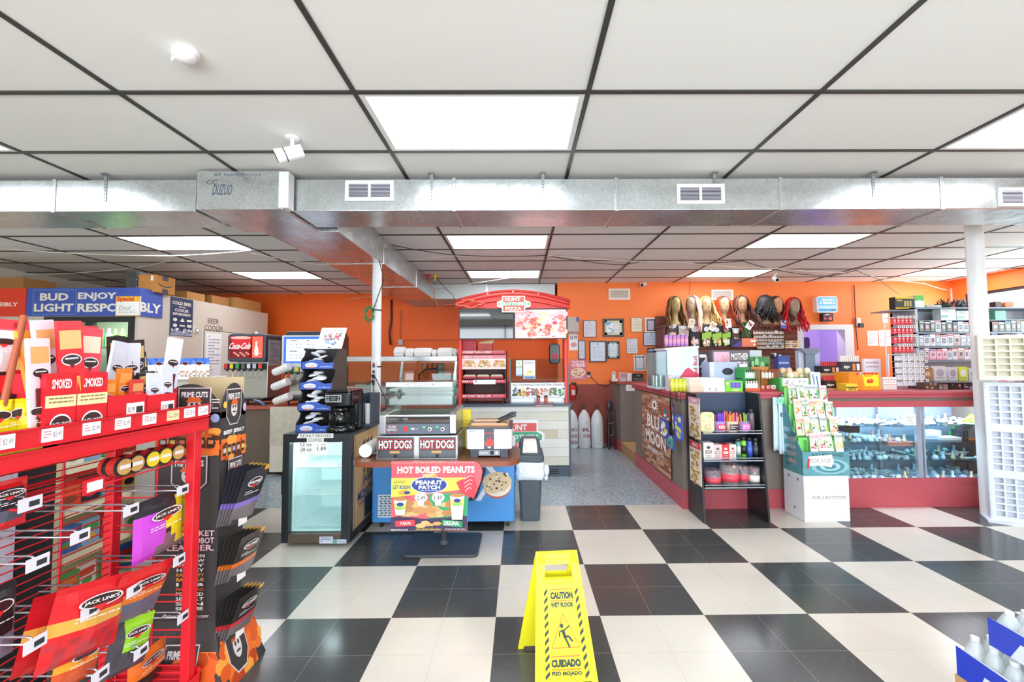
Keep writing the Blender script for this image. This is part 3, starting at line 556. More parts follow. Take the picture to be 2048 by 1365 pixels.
b = MB(); b.rbox(xz(248, 5.5), xz(274, 5.5), 5.5, 5.7, CZ, at(255, 543, Y=5.5).z, C('#4a4f50', .15, n=.3, ns=14, b=.8, bs=22), .03); tag(b.build('wrapped_bundle'), 'bundle wrapped in shiny dark plastic on the cooler roof', 'bundle')
carton(xz(276, 5.45), xz(312, 5.45), 5.45, 5.75, CZ, at(300, 549, Y=5.45).z, 'tall brown carton with a curved arrow mark above the blue banner', C('#bd8240', .8), False, smile)
carton(-5.5, -5.0, 6.2, 6.55, CZ, CZ+.14, 'low brown carton right of the tall one on the cooler roof', KR)
carton(-5.45, -5.0, 6.7, 7.1, CZ, CZ+.16, 'brown carton in the middle of the row on the cooler roof', KR2, extra=lab)
carton(-5.4, -4.95, 7.2, 7.9, CZ, CZ+.2, 'brown carton at the far end of the cooler roof by the orange wall', KR, extra=lab)
# ================================================================== drinks counter at the back left
SS = C('#b9bcbb', .28, m=.85, n=.05, ns=8); DKG = C('#3a3e42', .4); MAH = C('#a8503f', .45)
CZT = .905
t = thing('back_counter', 'long brown counter with a reddish edge along the rear left', 'counter', (-2.9, 5.9, 0))
MB().box(CX+.02, -.88, 5.55, 6.25, .1, CZT-.04, C('#6a5a4a', .6, n=.05)).box(CX+.04, -.9, 5.6, 6.25, 0, .1, BLACK).build('cabinet', t)
MB().box(CX+.02, -.86, 5.51, 6.27, CZT-.04, CZT, MAH).build('worktop', t, bevel=.005)
gp0, gp1 = at(543, 900, Y=5.5).x, at(690, 900, Y=5.5).x
GRAN = C('#c9c2ae', .5, n=.28, ns=14); tag(MB().box(gp0, gp1, 5.46, 5.5, .06, CZT-.005, C('#e2d9c8', .6)).box(gp0, gp1, 5.452, 5.46, .42, CZT-.005, GRAN).build('mottled_panel'), 'pale mottled panel leaning on the rear counter left of the small cooler', 'panel')
# --- soda dispensers
def valves(t, xs, Y, z, cols, m):
    for x, c in zip(xs, cols):
        v = MB().box(x-.026, x+.026, Y-.07, Y+.02, z, z+.085, DKG).build('valve', t, bevel=.004)
        MB().box(x-.023, x+.023, Y-.073, Y-.07, z+.02, z+.08, C(c, .4)).build('flavour_badge', v)
        MB().rod((x, Y-.04, z), (x, Y-.04, z-.02), .014, BLACK).rod((x, Y-.02, z), (x-.012, Y-.03, z-.10), .005, SS).rod((x-.012, Y-.03, z-.10), (x-.012, Y-.055, z-.115), .005, SS).build('lever', v)
Y = 5.72; t = thing('soda_dispenser', 'dark soda fountain with a lit red picture of a filled cup', 'soda dispenser', (-3.8, 5.95, CZT))
x0, x1 = at(455, 700, Y=Y).x, at(531, 700, Y=Y).x; zt, zh = at(500, 668, Y=Y).z, at(500, 724, Y=Y).z
b = MB(); b.rbox(x0, x1, Y, Y+.42, zh, zt, C('#3d4750', .4), .05, 'y'); b.build('head', t, bevel=.01)
b = MB(); A = art_front(b, 460, 673, 527, 717, Y-.004); A.k = 0; RD = C('#d62a2c', .4, e=.5); RL = C('#f05a48', .4, e=.5)
b.box(at(460, 700, Y=Y).x, at(527, 700, Y=Y).x, Y-.004, Y-.0005, at(460, 717, Y=Y).z, at(460, 673, Y=Y).z, C('#a61c22'))
A.rect(461, 674, 505, 716, RD).rect(505, 674, 526, 716, RL).poly([(462, 676), (503, 676), (498, 716), (468, 716)], C('#b8232a', .4, e=.4)).rect(463, 700, 500, 716, C('#7d1820', .4)).ell(482, 676, 21, 3, C('#f3b8a8', .4))
for i in range(8): A.ell(470+i*4, 706+(i % 3)*3, 2.6, 2, C('#f0958a'))
A.text('Coca-Cola', 460, 686, 503, 699, WHITE, .03, .12); A.poly([(511, 712), (510, 700), (512, 692), (512, 684), (515, 684), (515, 692), (518, 700), (517, 712)], C('#fff4ee', .4, e=.6)); A.rect(506, 707, 524, 708, WHITE); b.build('lit_picture', t)
b = MB(); A = Art(b, (x1, Y+.06, at(540, 680, X=x1).z), (0, .30, 0), (0, 0, -.36), (0, 0, 1, 1)); A.rect(0, 0, 1, 1, C('#cfd0d8')); A.rows(.15, .05, .85, .95, 11, C('#5c5c66'), 2); b.build('price_list', t)
b = MB(); b.box(x0+.1, x1-.0, Y+.06, Y+.4, CZT+.09, zh, SS); b.build('back_panel', t, bevel=.004)
valves(t, [x0+.01+i*.078 for i in range(7)], Y+.03, zh-.11, ['#c43a35', '#e2c52a', '#2f9a54', '#5a5a5a', '#d8d8d8', '#b9b6cf', '#d8423a'], None)
b = MB(); b.box(x0+.03, x1+.01, Y-.05, Y+.4, CZT+.055, CZT+.09, BLACK); b.box(x0+.05, x1-.01, Y-.03, Y+.06, CZT+.09, CZT+.094, C('#777b7c', .3, m=.6)); b.build('drip_tray', t)
for x in (x0+.07, x1-.03):
    for y in (Y-.01, Y+.35): MB().rod((x, y, CZT), (x, y, CZT+.055), .014, BLACK).build('leg', t)
t = thing('soda_dispenser', 'soda fountain with a blue framed price menu on its front', 'soda dispenser', (-3.0, 5.95, CZT))
x0, x1 = at(565, 700, Y=Y).x, at(668, 700, Y=Y).x; zt, zh, zv = at(600, 663, Y=Y).z, at(600, 728, Y=Y).z, at(600, 745, Y=Y).z
b = MB(); b.rbox(x0+.03, x1, Y+.01, Y+.45, zh, zt, C('#30353a', .4), .04, 'y'); b.box(x1, x1+.02, Y+.0, Y+.45, CZT+.09, zt-.05, C('#6a3a28', .5)); b.build('head', t, bevel=.008)
b = MB(); b.rbox(x0, x1-.0, Y-.02, Y+.01, zv, at(600, 671, Y=Y).z, C('#cdd2d6', .35), .03, 'y'); b.build('front_cover', t, bevel=.004)
b = MB(); A = art_front(b, 568, 674, 665, 728, Y-.02); A.rect(568, 674, 665, 727, C('#3c74d8', .4, e=.3)); A.rect(573, 679, 660, 723, C('#e8f1fb', .4, e=.5))
for cx, sd in ((578, 1), (612, 2)):
    for k, yy in enumerate((681, 702)):
        A.rows(cx+2, yy, cx+22, yy+5, 1, C('#6a7388'), sd, .4)
        for j, s_ in enumerate(('20oz  $1.29', '32oz  $1.49')): A.text(s_, cx, yy+7+j*6, cx+26, yy+11+j*6, C('#3a4254'), .0)
b.build('price_menu', t)
b = MB(); b.box(x0+.08, x1-.02, Y+.05, Y+.42, CZT+.09, zh, SS); b.box(x0+.1, x0+.24, Y+.045, Y+.05, CZT+.13, CZT+.18, C('#e3e3dd')); b.build('back_panel', t, bevel=.004)
valves(t, [x0+.06+i*.083 for i in range(6)], Y+.03, zv-.01, ['#6d3f9a', '#2f8a3f', '#d8c72a', '#a9a9b5', '#d86a4a', '#c02a35'], None)
b = MB(); b.box(x0+.05, x1, Y-.06, Y+.4, CZT+.06, CZT+.095, BLACK); b.build('drip_tray', t)
for x in (x0+.1, x1-.06): MB().rod((x, Y, CZT), (x, Y, CZT+.06), .014, BLACK).rod((x, Y+.33, CZT), (x, Y+.33, CZT+.06), .014, BLACK).build('leg', t)
cupm = C('#f2f1ef', .6)
for i, (z, x) in enumerate(((1.38, -3.27), (1.18, -3.28), (.985, -3.25))):
    b = MB(); p0 = Vector((x-.06, 5.63, z-.03)); p1 = Vector((x+.16, 5.60, z+.05)); b.rod(p1, p0, .052, cupm, .046, 20)
    for k in range(6): q = p0.lerp(p1, .12+.14*k); b.rod(q, q+(p1-p0)*.02, .0545, C('#dcdad6', .6), seg=20)
    tag(b.build('cup_stack'), ['stack of white cups sticking out, topmost of the three between the soda fountains', 'middle stack of white cups between the two soda fountains', 'lowest stack of white cups between the two soda fountains'][i], 'cups', 'cup stacks')
tag(MB().tube([at(507, 800, Y=5.6), at(520, 803, Y=5.58), at(530, 812, Y=5.6)], .012, C('#8f99ad', .3)).tube([at(510, 804, Y=5.6), at(525, 806, Y=5.59), at(534, 812, Y=5.6)], .01, C('#3f5f96', .4)).build('tubing'), 'bunch of blue and grey tubing on the counter under the first soda fountain', 'tubing')
# --- small glass door cooler with coffee things on top
FX0, FX1, FY0, FY1, FZ = -1.935, -1.378, 3.41, 4.03, .905; AQ = C('#e9f4f4', .5)
t = thing('glass_door_cooler', 'black countertop drinks cooler with a glass door, standing on the checker floor', 'cooler', ((FX0+FX1)/2, 3.7, 0))
b = MB(); fb = C('#23262b', .35); b.box(FX0, FX0+.05, FY0+.05, FY1, .03, FZ, fb); b.box(FX1-.05, FX1, FY0+.05, FY1, .03, FZ, fb); b.box(FX0+.05, FX1-.05, FY0+.05, FY1, FZ-.06, FZ, C('#3c4a5c', .18)); b.box(FX0+.05, FX1-.05, FY0+.05, FY1, .03, .10, fb); b.box(FX0+.05, FX1-.05, FY1-.05, FY1,   .10, FZ-.06, fb); b.build('cabinet', t, bevel=.004)
b = MB(); b.box(FX0+.05, FX0+.056, FY0+.06, FY1-.05,   .10, FZ-.06, AQ); b.box(FX1-.056, FX1-.05, FY0+.06, FY1-.05,   .10, FZ-.06, AQ); b.box(FX0+.056, FX1-.056, FY1-.056, FY1-.05,   .10, FZ-.06, AQ); b.box(FX0+.056, FX1-.056, FY0+.06, FY1-.056, .10, .106, AQ); b.box(FX0+.056, FX1-.056, FY0+.06, FY1-.056, FZ-.07, FZ-.06, AQ)
for r in range(3):
    for k in range(9): b.box(FX0+.2+k*.03, FX0+.222+k*.03, FY1-.058, FY1-.056, .50+r*.014, .507+r*.014, C('#4b5a60'))
b.build('liner', t)
MB().box(FX0+.08, FX1-.08, FY0+.08, FY0+.11, FZ-.085, FZ-.072, C('#f2fbff', .4, e=30)).build('interior_lamp', t)
area('cooler_lamp', ((FX0+FX1)/2, FY0+.095, FZ-.09), (.35, 0, 0), .38, .03, .8, (.93, 1, 1))
wm = C('#e7f0f0', .3)
for z in (.135, .38, .61):
    b = MB(); b.rod((FX0+.07, FY0+.1, z), (FX1-.07, FY0+.1, z), .005, wm); b.rod((FX0+.07, FY1-.08, z), (FX1-.07, FY1-.08, z), .005, wm); b.rod((FX0+.07, FY0+.3, z-.004), (FX1-.07, FY0+.3, z-.004), .004, wm)
    for i in range(26): x = FX0+.07+(FX1-FX0-.14)*i/25; b.rod((x, FY0+.1, z), (x, FY1-.08, z), .0026, wm, seg=4, caps=False)
    b.build('wire_shelf', t)
d = MB(); r = .055; d.box(FX0, FX0+r, FY0, FY0+.045, .03, FZ, fb); d.box(FX1-r-.02, FX1, FY0, FY0+.045, .03, FZ, fb); d.box(FX0+r, FX1-r-.02, FY0, FY0+.045, FZ-.07, FZ, fb); d.box(FX0+r, FX1-r-.02, FY0, FY0+.045, .03, .10, C('#5a4c42', .3)); dd = d.build('door', t, bevel=.004)
MB().box(FX0+r, FX1-r-.02, FY0+.016, FY0+.022, .10, FZ-.07, glass('#f1faf9', .25)).build('pane', dd)
MB().box(FX0-.008, FX0, FY0+.005, FY0+.03, .42, .6, BLACK).build('handle', dd)
for x in (FX0+.05, FX1-.05):
    for y in (FY0+.1, FY1-.06): MB().rod((x, y, 0), (x, y, .035), .02, BLACK).build('foot', t)
TANP = C('#c9a46c', .5, n=.08, ns=6); b = MB(); b.box(FX1+.0005, FX1+.004, FY0+.06, FY1-.01, .1, FZ-.02, TANP)
A = Art(b, (FX1+.004, FY0+.06, FZ-.02), (0, FY1-FY0-.07, 0), (0, 0, -(FZ-.12)), (0, 0, 100, 135)); DBR = C('#3a281c', .5)
for x0_, s in ((38, -1), (54, 0), (70, 1)): A.poly([(x0_-6, 18), (x0_+5, 12), (x0_+6, 22), (x0_+3, 30), (x0_+5, 62-abs(s)*5), (x0_+2, 72-abs(s)*5), (x0_-1, 58), (x0_-4, 34), (x0_-3, 24)], DBR)
A.text('JAVA', 34, 68, 78, 82, C('#3a4a86'), .02); A.text('MONSTER', 14, 86, 90, 100, C('#34448a'), .02); A.text('COFFEE + ENERGY', 20, 103, 82, 107, DBR, 0); A.frame(0, 0, 100, 135, 1.2, C('#3b3027'))
A.rect(42, 100, 99, 132, C('#33495f', .5)); 
for i in range(9): A.rect(45, 103+i*3.1, 97, 104.2+i*3.1, C('#1f2e3e'))
b.build('side_panel', t)
b = MB(); A = art_front(b, 588, 866, 670, 920, FY0-.001); A.poly([(598, 868), (667, 868), (667, 877), (594, 877)], C('#e9e9e4')); A.text('RESHLY BREWED', 601, 869.5, 664, 875.5, BLACK, 0); A.rect(614, 877, 648, 885, C('#e9e9e4')); A.text('COFFEE', 617, 878, 645, 884, BLACK, 0)
A.poly([(600, 885), (656, 885), (656, 909)]+[(656-3.5*i, 913 if i % 2 else 909) for i in range(1, 16)]+[(600, 909)], C('#f4f4f0')); A.text('12 oz', 602, 886, 624, 893, BLACK, 0); A.text('1.39', 636, 888, 652, 894, C('#b9b26a'), 0); A.text('20 oz', 602, 896, 624, 903, BLACK, 0); A.text('1.89', 636, 895, 653, 902, BLACK, 0); b.build('price_sign', dd)
b = MB(); A = art_front(b, 636, 1070, 700, 1092, FY0-.001); A.rect(639, 1074, 666, 1088, C('#c9cdde')); A.rows(642, 1076, 663, 1086, 3, C('#4c5570')); A.rect(667, 1080, 693, 1088, C('#cfd6e4')); A.ell(671, 1084, 4, 4, C('#58a79c')); A.text('Galaxy', 677, 1082, 691, 1087, C('#3b3f8a'), 0); b.build('stickers', dd)
# --- cup and lid organizer
OB = C('#2c2a2c', .5); OBS = C('#4b4038', .55); OBL = C('#3558b4', .4)
ox0, ox1, oy0, oy1 = at(612, 780, Y=3.55).x, at(661, 780, Y=3.55).x, 3.5, 3.85; zt = at(640, 697, Y=3.6).z; z0 = FZ; H4 = (zt-z0)/4
t = thing('cup_lid_organizer', 'tall black stand with four tiers of cup lids and blue wave labels', 'organizer', ((ox0+ox1)/2, 3.7, FZ))
lean = .10
def oz(z): return (zt-z)/(zt-z0)*lean*.7
prof = []
for k in range(4):
    zb = z0+k*H4; yb = oy0+ (k*.022); prof += [(yb, zb), (yb, zb+H4*.42), (yb+.05, zb+H4*.62), (yb+.07, zb+H4*.85), (yb+.03, zb+H4)]
prof += [(oy1-.02, zt), (oy1, z0)]
b = MB()
for x in (ox0-.055, ox1+.012): b.prism([(x, y, z) for y, z in prof], (.007, 0, 0), OBS if x > ox0 else OB)
b.box(ox0-.055, ox1+.019, oy1-.03, oy1-.022, z0, zt, OB)
for k in range(4):
    zb = z0+k*H4; yb = oy0+k*.022; b.box(ox0-.048, ox1+.012, yb+.006, oy1-.03, zb, zb+.008, OB)
b.build('side_walls', t)
for k in range(4):
    zb = z0+k*H4; yb = oy0+k*.022; b = MB(); xs0, xs1 = ox0-.048, ox1+.012
    pts = [(0, 1), (0, .25)]+[(i/12, .25-.22*math.sin(i/12*PI*1.1)) for i in range(0, 8)]+[(.75, .35), (1, .28), (1, 1)]
    A = Art(b, (xs0, yb+.001, zb+H4*.42), (xs1-xs0, 0, 0), (0, 0, -H4*.42), (0, 0, 1, 1)); b.prism([A.p(x, y, 0) for x, y in pts], (0, .004, 0), OBL)
    A.ell(.3, .6, .2, .3, C('#d8dff2')); A.text('MAXWELL', .15, .52, .46, .66, OBL, 0); A.ell(.3, .82, .14, .08, C('#d98a5a')); A.text('coffee', .58, .68, .95, .84, C('#cfd8f2'), 0); b.build('tier_label', t)
    b = MB(); rg = random.Random(k)
    for i in range(5): b.T = Matrix.Translation((xs0+.07+.035*(i % 3), yb+.06+.012*i, zb+.05+.022*i)) @ Matrix.Rotation(rg.uniform(-.6, .6), 4, 'X') @ Matrix.Rotation(rg.uniform(-.4, .4), 4, 'Y'); b.lathe([(.045, 0), (.045, .006), (.038, .008), (.034, .016), (.0, .016)], (0, 0, 0), [C('#eceef0', .4), C('#dfe3ea', .3)][i % 2], 18)
    o = b.build('lids', t)
    if o: o['kind'] = 'stuff'
t = thing('flower_card', 'white plastic menu card printed with a pink flower bouquet', 'card', ((ox0+ox1)/2, 3.6, zt))
A0, A1, A2, A3 = at(644, 656, Y=3.62), at(694, 656, Y=3.62), at(683, 698, Y=3.50), at(632, 697, Y=3.50)
b = MB(); b.hexa([A3, A2, A2+Vector((0, .004, 0)), A3+Vector((0, .004, 0)), A0, A1, A1+Vector((0, .004, 0)), A0+Vector((0, .004, 0))], C('#f2f0f4', .3))
A = Art(b, A0, A1-A0, A3-A0, (0, 0, 100, 84)); rg = random.Random(2)
A.text('Fresh Ground Coffee', 14, 7, 88, 14, C('#8fa4c8'), 0, .1); A.blobs(22, 24, 82, 50, 26, 6, 5, [C('#e08aa8'), C('#d85f86'), C('#f0bccb')], 2); A.blobs(18, 22, 88, 56, 18, 3, 5, [C('#5f9a60'), C('#8fbf7a')], 5); A.blobs(30, 50, 72, 74, 30, 5, 3, [C('#4a6a9a'), C('#9bb4d6'), C('#e9edf5')], 6); b.build('printed_card', t)
MB().box((A2.x+A3.x)/2-.01, (A2.x+A3.x)/2+.01, 3.5, 3.64, zt-.001, zt+.006, OB).build('clip', t)
# --- coffee maker
BK = C('#141416', .12, cc=.5); x0, x1 = at(642, 830, Y=3.42).x, at(701, 830, Y=3.42).x; Yc = 3.44
t = thing('coffee_maker', 'black drip coffee maker with glass carafe on the small cooler', 'coffee maker', ((x0+x1)/2, 3.55, FZ))
zt = at(670, 786, Y=Yc).z; xm = (x0+x1)/2-.01
b = MB(); b.lathe([(.098, 0), (.105, .012), (.105, .035), (.09, .045)], (xm, 3.54, FZ), BK, 28, sx=1.1); b.build('base', t)
MB().rod((xm, 3.54, FZ+.045), (xm, 3.54, FZ+.05), .075, C('#55585a', .3, m=.7), seg=24).build('hot_plate', t)
b = MB(); b.rbox(xm-.09, xm+.125, 3.62, 3.74, FZ+.01, zt, BK, .03); b.build('column', t, bevel=.008)
b = MB(); b.rbox(xm-.10, xm+.125, Yc, 3.64, zt-.11, zt, BK, .04); b.rbox(xm-.095, xm+.12, Yc+.01, 3.74, zt, zt+.018, BK, .04); b.build('brew_head', t, bevel=.008)
b = MB(); A = Art(b, (xm-.085, Yc-.0005, zt-.018), (.13, 0, 0), (0, 0, -.06), (0, 0, 100, 50)); A.rect(0, 0, 100, 50, C('#c3c9cc', .3, m=.5)); A.rect(5, 5, 95, 45, C('#202428')); A.rect(36, 12, 64, 38, C('#4b5b52')); [A.ell(x, y, 6, 5, C('#aab0b3')) for x in (18, 82) for y in (16, 35)]; b.build('control_panel', t)
b = MB(); g_ = glass('#dfe6e6', .5); b.lathe([(.055, 0), (.074, .012), (.082, .05), (.074, .09), (.055, .115), (.05, .125)], (xm, 3.53, FZ+.055), g_, 28); cf = b.build('carafe', t)
MB().lathe([(.051, 0), (.056, .0), (.056, .02), (.03, .03), (0, .03)], (xm, 3.53, FZ+.178), BK, 24).build('lid', cf)
MB().tube([(xm-.05, 3.47, FZ+.17), (xm-.04, 3.435, FZ+.165), (xm-.035, 3.42, FZ+.12), (xm-.04, 3.44, FZ+.075), (xm-.045, 3.46, FZ+.07)], .010, BK, 8).build('handle', cf)
MB().rod((xm, 3.53, FZ+.178), (xm, 3.53, FZ+.183), .056, C('#c7ccce', .2, m=.9), seg=24).build('metal_band', cf)
# --- cups, napkin holder behind
t = thing('cup_dispenser', 'black rack holding an upright column of white paper cups', 'cup rack', (-1.52, 3.86, FZ))
x0 = at(722, 800, Y=3.82).x; x1 = at(748, 800, Y=3.82).x; zt = at(735, 788, Y=3.82).z
MB().box(x0, x0+.02, 3.78, 3.98, FZ, zt, C('#3a4252', .4)).box(x1-.02, x1, 3.78, 3.98, FZ, zt, C('#3a4252', .4)).box(x0+.02, x1-.02, 3.96, 3.98, FZ, zt, C('#3a4252', .4)).box(x0-.02, x1+.02, 3.74, 4.0, FZ, FZ+.02, C('#3a4252', .4)).build('frame', t)
MB().rod(((x0+x1)/2, 3.85, FZ+.02), ((x0+x1)/2, 3.85, zt-.09), .033, cupm, .038, 18).build('cups', t)
b = MB(); x = at(709, 800, Y=3.8).x; b.rod((x, 3.78, FZ), (x, 3.78, at(709, 790, Y=3.8).z), .032, cupm, .04, 18)
for z in (.03, .07): b.rod((x, 3.78, FZ+z), (x, 3.78, FZ+z+.006), .0345, C('#b4563a'), .0345, 18)
tag(b.build('cup_stack'), 'upright stack of white cups with brown bands behind the coffee maker', 'cups')
# ================================================================== hot dog stand on the wood table
TX0, TX1, TY0, TY1, TZ = -1.26, .0, 3.06, 3.62, .757
WOOD = C('#7a4a32', .35, n=.18, ns=7); WOODE = C('#8a4a34', .35, n=.1, ns=9)
t = thing('pedestal_table', 'small wood-topped table with rounded ends on a square black pedestal base', 'table', (-.62, 3.36, 0))
b = MB(); b.rbox(TX0, TX1, TY0, TY1, TZ-.038, TZ, WOODE, .13, seg=8); b.rbox(TX0+.006, TX1-.006, TY0+.006, TY1-.006, TZ, TZ+.001, WOOD, .125, seg=8); b.build('table_top', t, bevel=.004)
BM = C('#3a4148', .45, n=.1, ns=30)
MB().rod((-.62, 3.42, .03), (-.62, 3.42, TZ-.04), .026, BM, seg=20).rod((-.62, 3.42, .02), (-.62, 3.42, .05), .045, BM, .03, 20).box(-.8, -.44, 3.25, 3.55, TZ-.055, TZ-.038, BM).build('column', t)
b = MB(); b.rbox(-.905, -.325, 3.20, 3.62, 0, .022, BM, .04); b.build('base_plate', t, bevel=.006)
# poster hanging from the edge
b = MB(); Yp = 3.05; pts_px = [(783, 923), (950, 923), (960, 930), (965, 942), (962, 962), (953, 985), (946, 1000), (944, 990), (935, 998), (935, 1062), (783, 1062)]
PK = C('#e8606a', .55); YL = C('#f3e35a', .55); NVY = C('#2e4390', .5); GRN = C('#34a06a', .55); CRM = C('#f6f1e6', .55); PNT = C('#d2a066', .6); PNT2 = C('#b98450', .6); RD2 = C('#e0404e', .55)
b.prism([at(x, y, Y=Yp-.003) for x, y in pts_px], (0, .003, 0), PK)
A = art_front(b, 783, 923, 965, 1062, Yp-.003)
A.rect(783, 957, 935, 1000, YL)
for i in range(7): A.rect(783, 928+i*4, 948, 928.5+i*4, C('#d8505c')); A.k -= A.step
A.poly([(783, 996), (935, 980), (935, 1040), (783, 1040)], PK); A.poly([(858, 990), (935, 986), (935, 1062), (858, 1062)], GRN); A.poly([(783, 1036), (800, 1033), (850, 1039), (935, 1034), (935, 1062), (783, 1062)], C('#473a5c'))
A.blobs(803, 1006, 912, 1031, 34, 13, 6.5, [PNT, PNT2, C('#e0b47c'), C('#c68f58')], 4, 12)
A.text('HOT BOILED PEANUTS', 795, 934, 950, 948, CRM, .04)
A.rows(825, 924.5, 890, 926.5, 1, C('#f3d36a'))
A.ell(859, 971, 37, 17, CRM, 32); A.ell(859, 971, 35, 15.5, NVY, 32); A.frame(-1, 0, 0, 0, 0, NVY) if 0 else None
A.text('PEANUT', 832, 962, 886, 970.5, CRM, .04); A.text('PATCH', 838, 972, 881, 980, CRM, .04); A.rows(842, 982, 878, 984, 1, CRM); A.blobs(848, 951, 872, 957, 7, 7, 3.6, [PNT, C('#e3bd8a')], 9, 12)
A.text('LIKE BOILED', 790, 961, 812, 964, RD2, 0); A.text('GET BOILIN!', 786, 971, 822, 979, C('#3a57a0'), .02); A.rows(788, 965, 812, 970, 1, C('#6fa04a')); A.ell(810, 986, 13, 5, C('#c9a34a')); A.ell(815, 986, 6, 3, NVY)
A.poly([(913, 966), (925, 960), (946, 950), (955, 975), (948, 998), (925, 990)], RD2)
for i in range(4): A.line([(931+i*-1, 984-i*8), (938+i*1, 977-i*8), (944+i*1, 984-i*8-6)], 1.1, CRM); A.k -= A.step
A.up()
for (x, y, c) in ((843, 996, RD2), (877, 996, GRN)): A.ell(x, y, 13, 9.5, CRM); A.poly([(x-7, y+4), (x+7, y+4), (x+5, y+16), (x-5, y+16)], CRM)
A.text('2.49', 835, 992, 852, 1001, C('#33383d'), 0); A.text('3.49', 868, 992, 885, 1001, C('#33383d'), 0); A.text('$', 831.5, 992, 834, 997, RD2, 0); A.text('$', 864, 992, 866.5, 997, GRN, 0)
for x0_, x1_, y0_, y1_ in ((789, 815, 995, 1030), (901, 930, 988, 1040)):
    A.poly([(x0_, y0_+4), (x1_, y0_+4), (x1_-4, y1_), (x0_+4, y1_)], C('#e6f0d0')); A.poly([(x0_+1, y0_+12), (x1_-1, y0_+12), (x1_-2.5, y0_+24), (x0_+2.5, y0_+24)], C('#cfe36a')); A.ell((x0_+x1_)/2, y0_+3, (x1_-x0_)/2+.5, 4, C('#b98350')); A.ell((x0_+x1_)/2, y0_+14, 7, 4, NVY)
    A.text('PEANUT', (x0_+x1_)/2-8, y0_+19, (x0_+x1_)/2+8, y0_+25, GRN, .01)
A.poly([(793, 1041), (832, 1039), (832, 1051), (793, 1053)], RD2); A.text('CAJUN', 802, 1043, 823, 1050, CRM, .02); A.poly([(886, 1039), (926, 1043), (926, 1055), (886, 1051)], C('#2f9a62')); A.text('ORIGINAL', 889, 1042, 920, 1051, CRM, .02)
A.blobs(840, 1043, 876, 1051, 6, 9, 4, [PNT, C('#e0b47c')], 12, 12); A.text('Slow Boiled Goodness', 834, 1055, 884, 1060, C('#e8d24a'), 0, .1); A.text('PEANUTPATCH.COM', 785, 1057, 818, 1060.5, CRM, .01); A.rows(892, 1057, 932, 1060, 2, CRM)
for i in range(34): A.ell(785+i*4.9, 925.5, .8, .8, CRM, 6); A.k -= A.step
tag(b.build('peanut_poster'), 'red and yellow boiled peanuts poster hanging from the front of the wood table', 'poster')
# bun box with two drawers
bx0, bx1, by0, by1 = at(752, 895, Y=3.12).x, at(915, 895, Y=3.12).x, 3.12, 3.55; bz1 = at(830, 873, Y=3.12).z
t = thing('bun_drawer_box', 'steel bun box with two drawers lettered hot dogs, standing on the wood table', 'bun box', ((bx0+bx1)/2, 3.33, TZ))
z0 = TZ+.001; b = MB(); b.box(bx0, bx1, by0+.01, by1, z0, bz1, SS); b.build('case', t, bevel=.003)
for x0, x1 in ((at(755, 895, Y=3.12).x, at(827, 895, Y=3.12).x), (at(838, 895, Y=3.12).x, at(911, 895, Y=3.12).x)):
    d = MB().box(x0, x1, by0-.004, by0+.012, z0+.012, bz1-.008, C('#5a5f64', .3, m=.7)).build('drawer', t, bevel=.002)
    b = MB(); A = Art(b, (x0, by0-.004, bz1-.008), (x1-x0, 0, 0), (0, 0, z0+.012-bz1+.008), (0, 0, 100, 56)); A.rect(2, 3, 98, 34, C('#2c2a30'))
    for i in range(6): A.rect(2, 5+i*5, 98, 7+i*5, C('#c4303a')); A.k -= A.step
    A.up(); A.text('HOT DOGS', 3, 6, 97, 31, C('#241c20'), .075); A.text('HOT DOGS', 4, 7.5, 96, 30, C('#f0ece8'), .03); A.rect(35, 36, 62, 42, C('#c99a5a')); b.build('lettering', d)
    MB().rod(((x0+x1)/2, by0-.004, z0+.03), ((x0+x1)/2, by0-.02, z0+.03), .011, BLACK, seg=12).build('knob', d)
# roller grill with glass guard
gx0, gx1, gy0, gy1 = at(758, 850, Y=3.15).x, at(912, 850, Y=3.15).x, 3.15, 3.56; gz0 = bz1; gz1 = at(830, 826, Y=3.15).z
t = thing('roller_grill', 'stainless hot dog roller grill with glass guard on top of the bun box', 'roller grill', ((gx0+gx1)/2, 3.35, gz0))
for x0, x1 in ((gx0, gx0+.05), (gx1-.05, gx1)):
    MB().prism([(x0, gy0, gz0+.01), (x0, gy1, gz0+.01), (x0, gy1, gz1+.015), (x0, gy0+.03, gz1), (x0, gy0, gz1-.02)], (x1-x0, 0, 0), SS).build('end_housing', t, bevel=.005)
b = MB(); b.box(gx0+.05, gx1-.05, gy0-.004, gy0+.06, gz0+.01, gz1-.085, C('#56606e', .35)); b.box(gx0+.05, gx1-.05, gy0+.06, gy1, gz0+.01, gz0+.06, SS)
A = Art(b, (gx0+.05, gy0-.004, gz1-.085), (gx1-gx0-.1, 0, 0), (0, 0, gz0+.01-gz1+.085), (0, 0, 125, 22)); A.ell(13, 11, 11, 9, C('#c9556a')); A.ell(13, 11, 9.5, 7.5, C('#4a5060')); A.text('OLDE', 6, 4, 20, 9, WHITE, 0); A.text('MIDWAY', 4, 10, 22, 15, WHITE, 0); A.rect(36, 5, 43, 16, C('#d6302a')); A.text('PRO', 50, 8, 58, 13, WHITE, .01); A.text('18', 60, 8, 64, 13, C('#9aa2ac'), 0); A.rect(73, 5, 78, 9, C('#5ad08a')); A.rect(99, 5, 104, 9, C('#5ad08a')); b.build('control_panel', t)
for q in (.70, .90):
    x = gx0+.05+(gx1-gx0-.1)*q; z = (gz0+gz1-.075)/2; MB().rod((x, gy0-.004, z), (x, gy0-.02, z), .014, WHITE, seg=16).rod((x, gy0-.02, z), (x, gy0-.026, z), .008, BLACK, seg=12).build('dial', t)
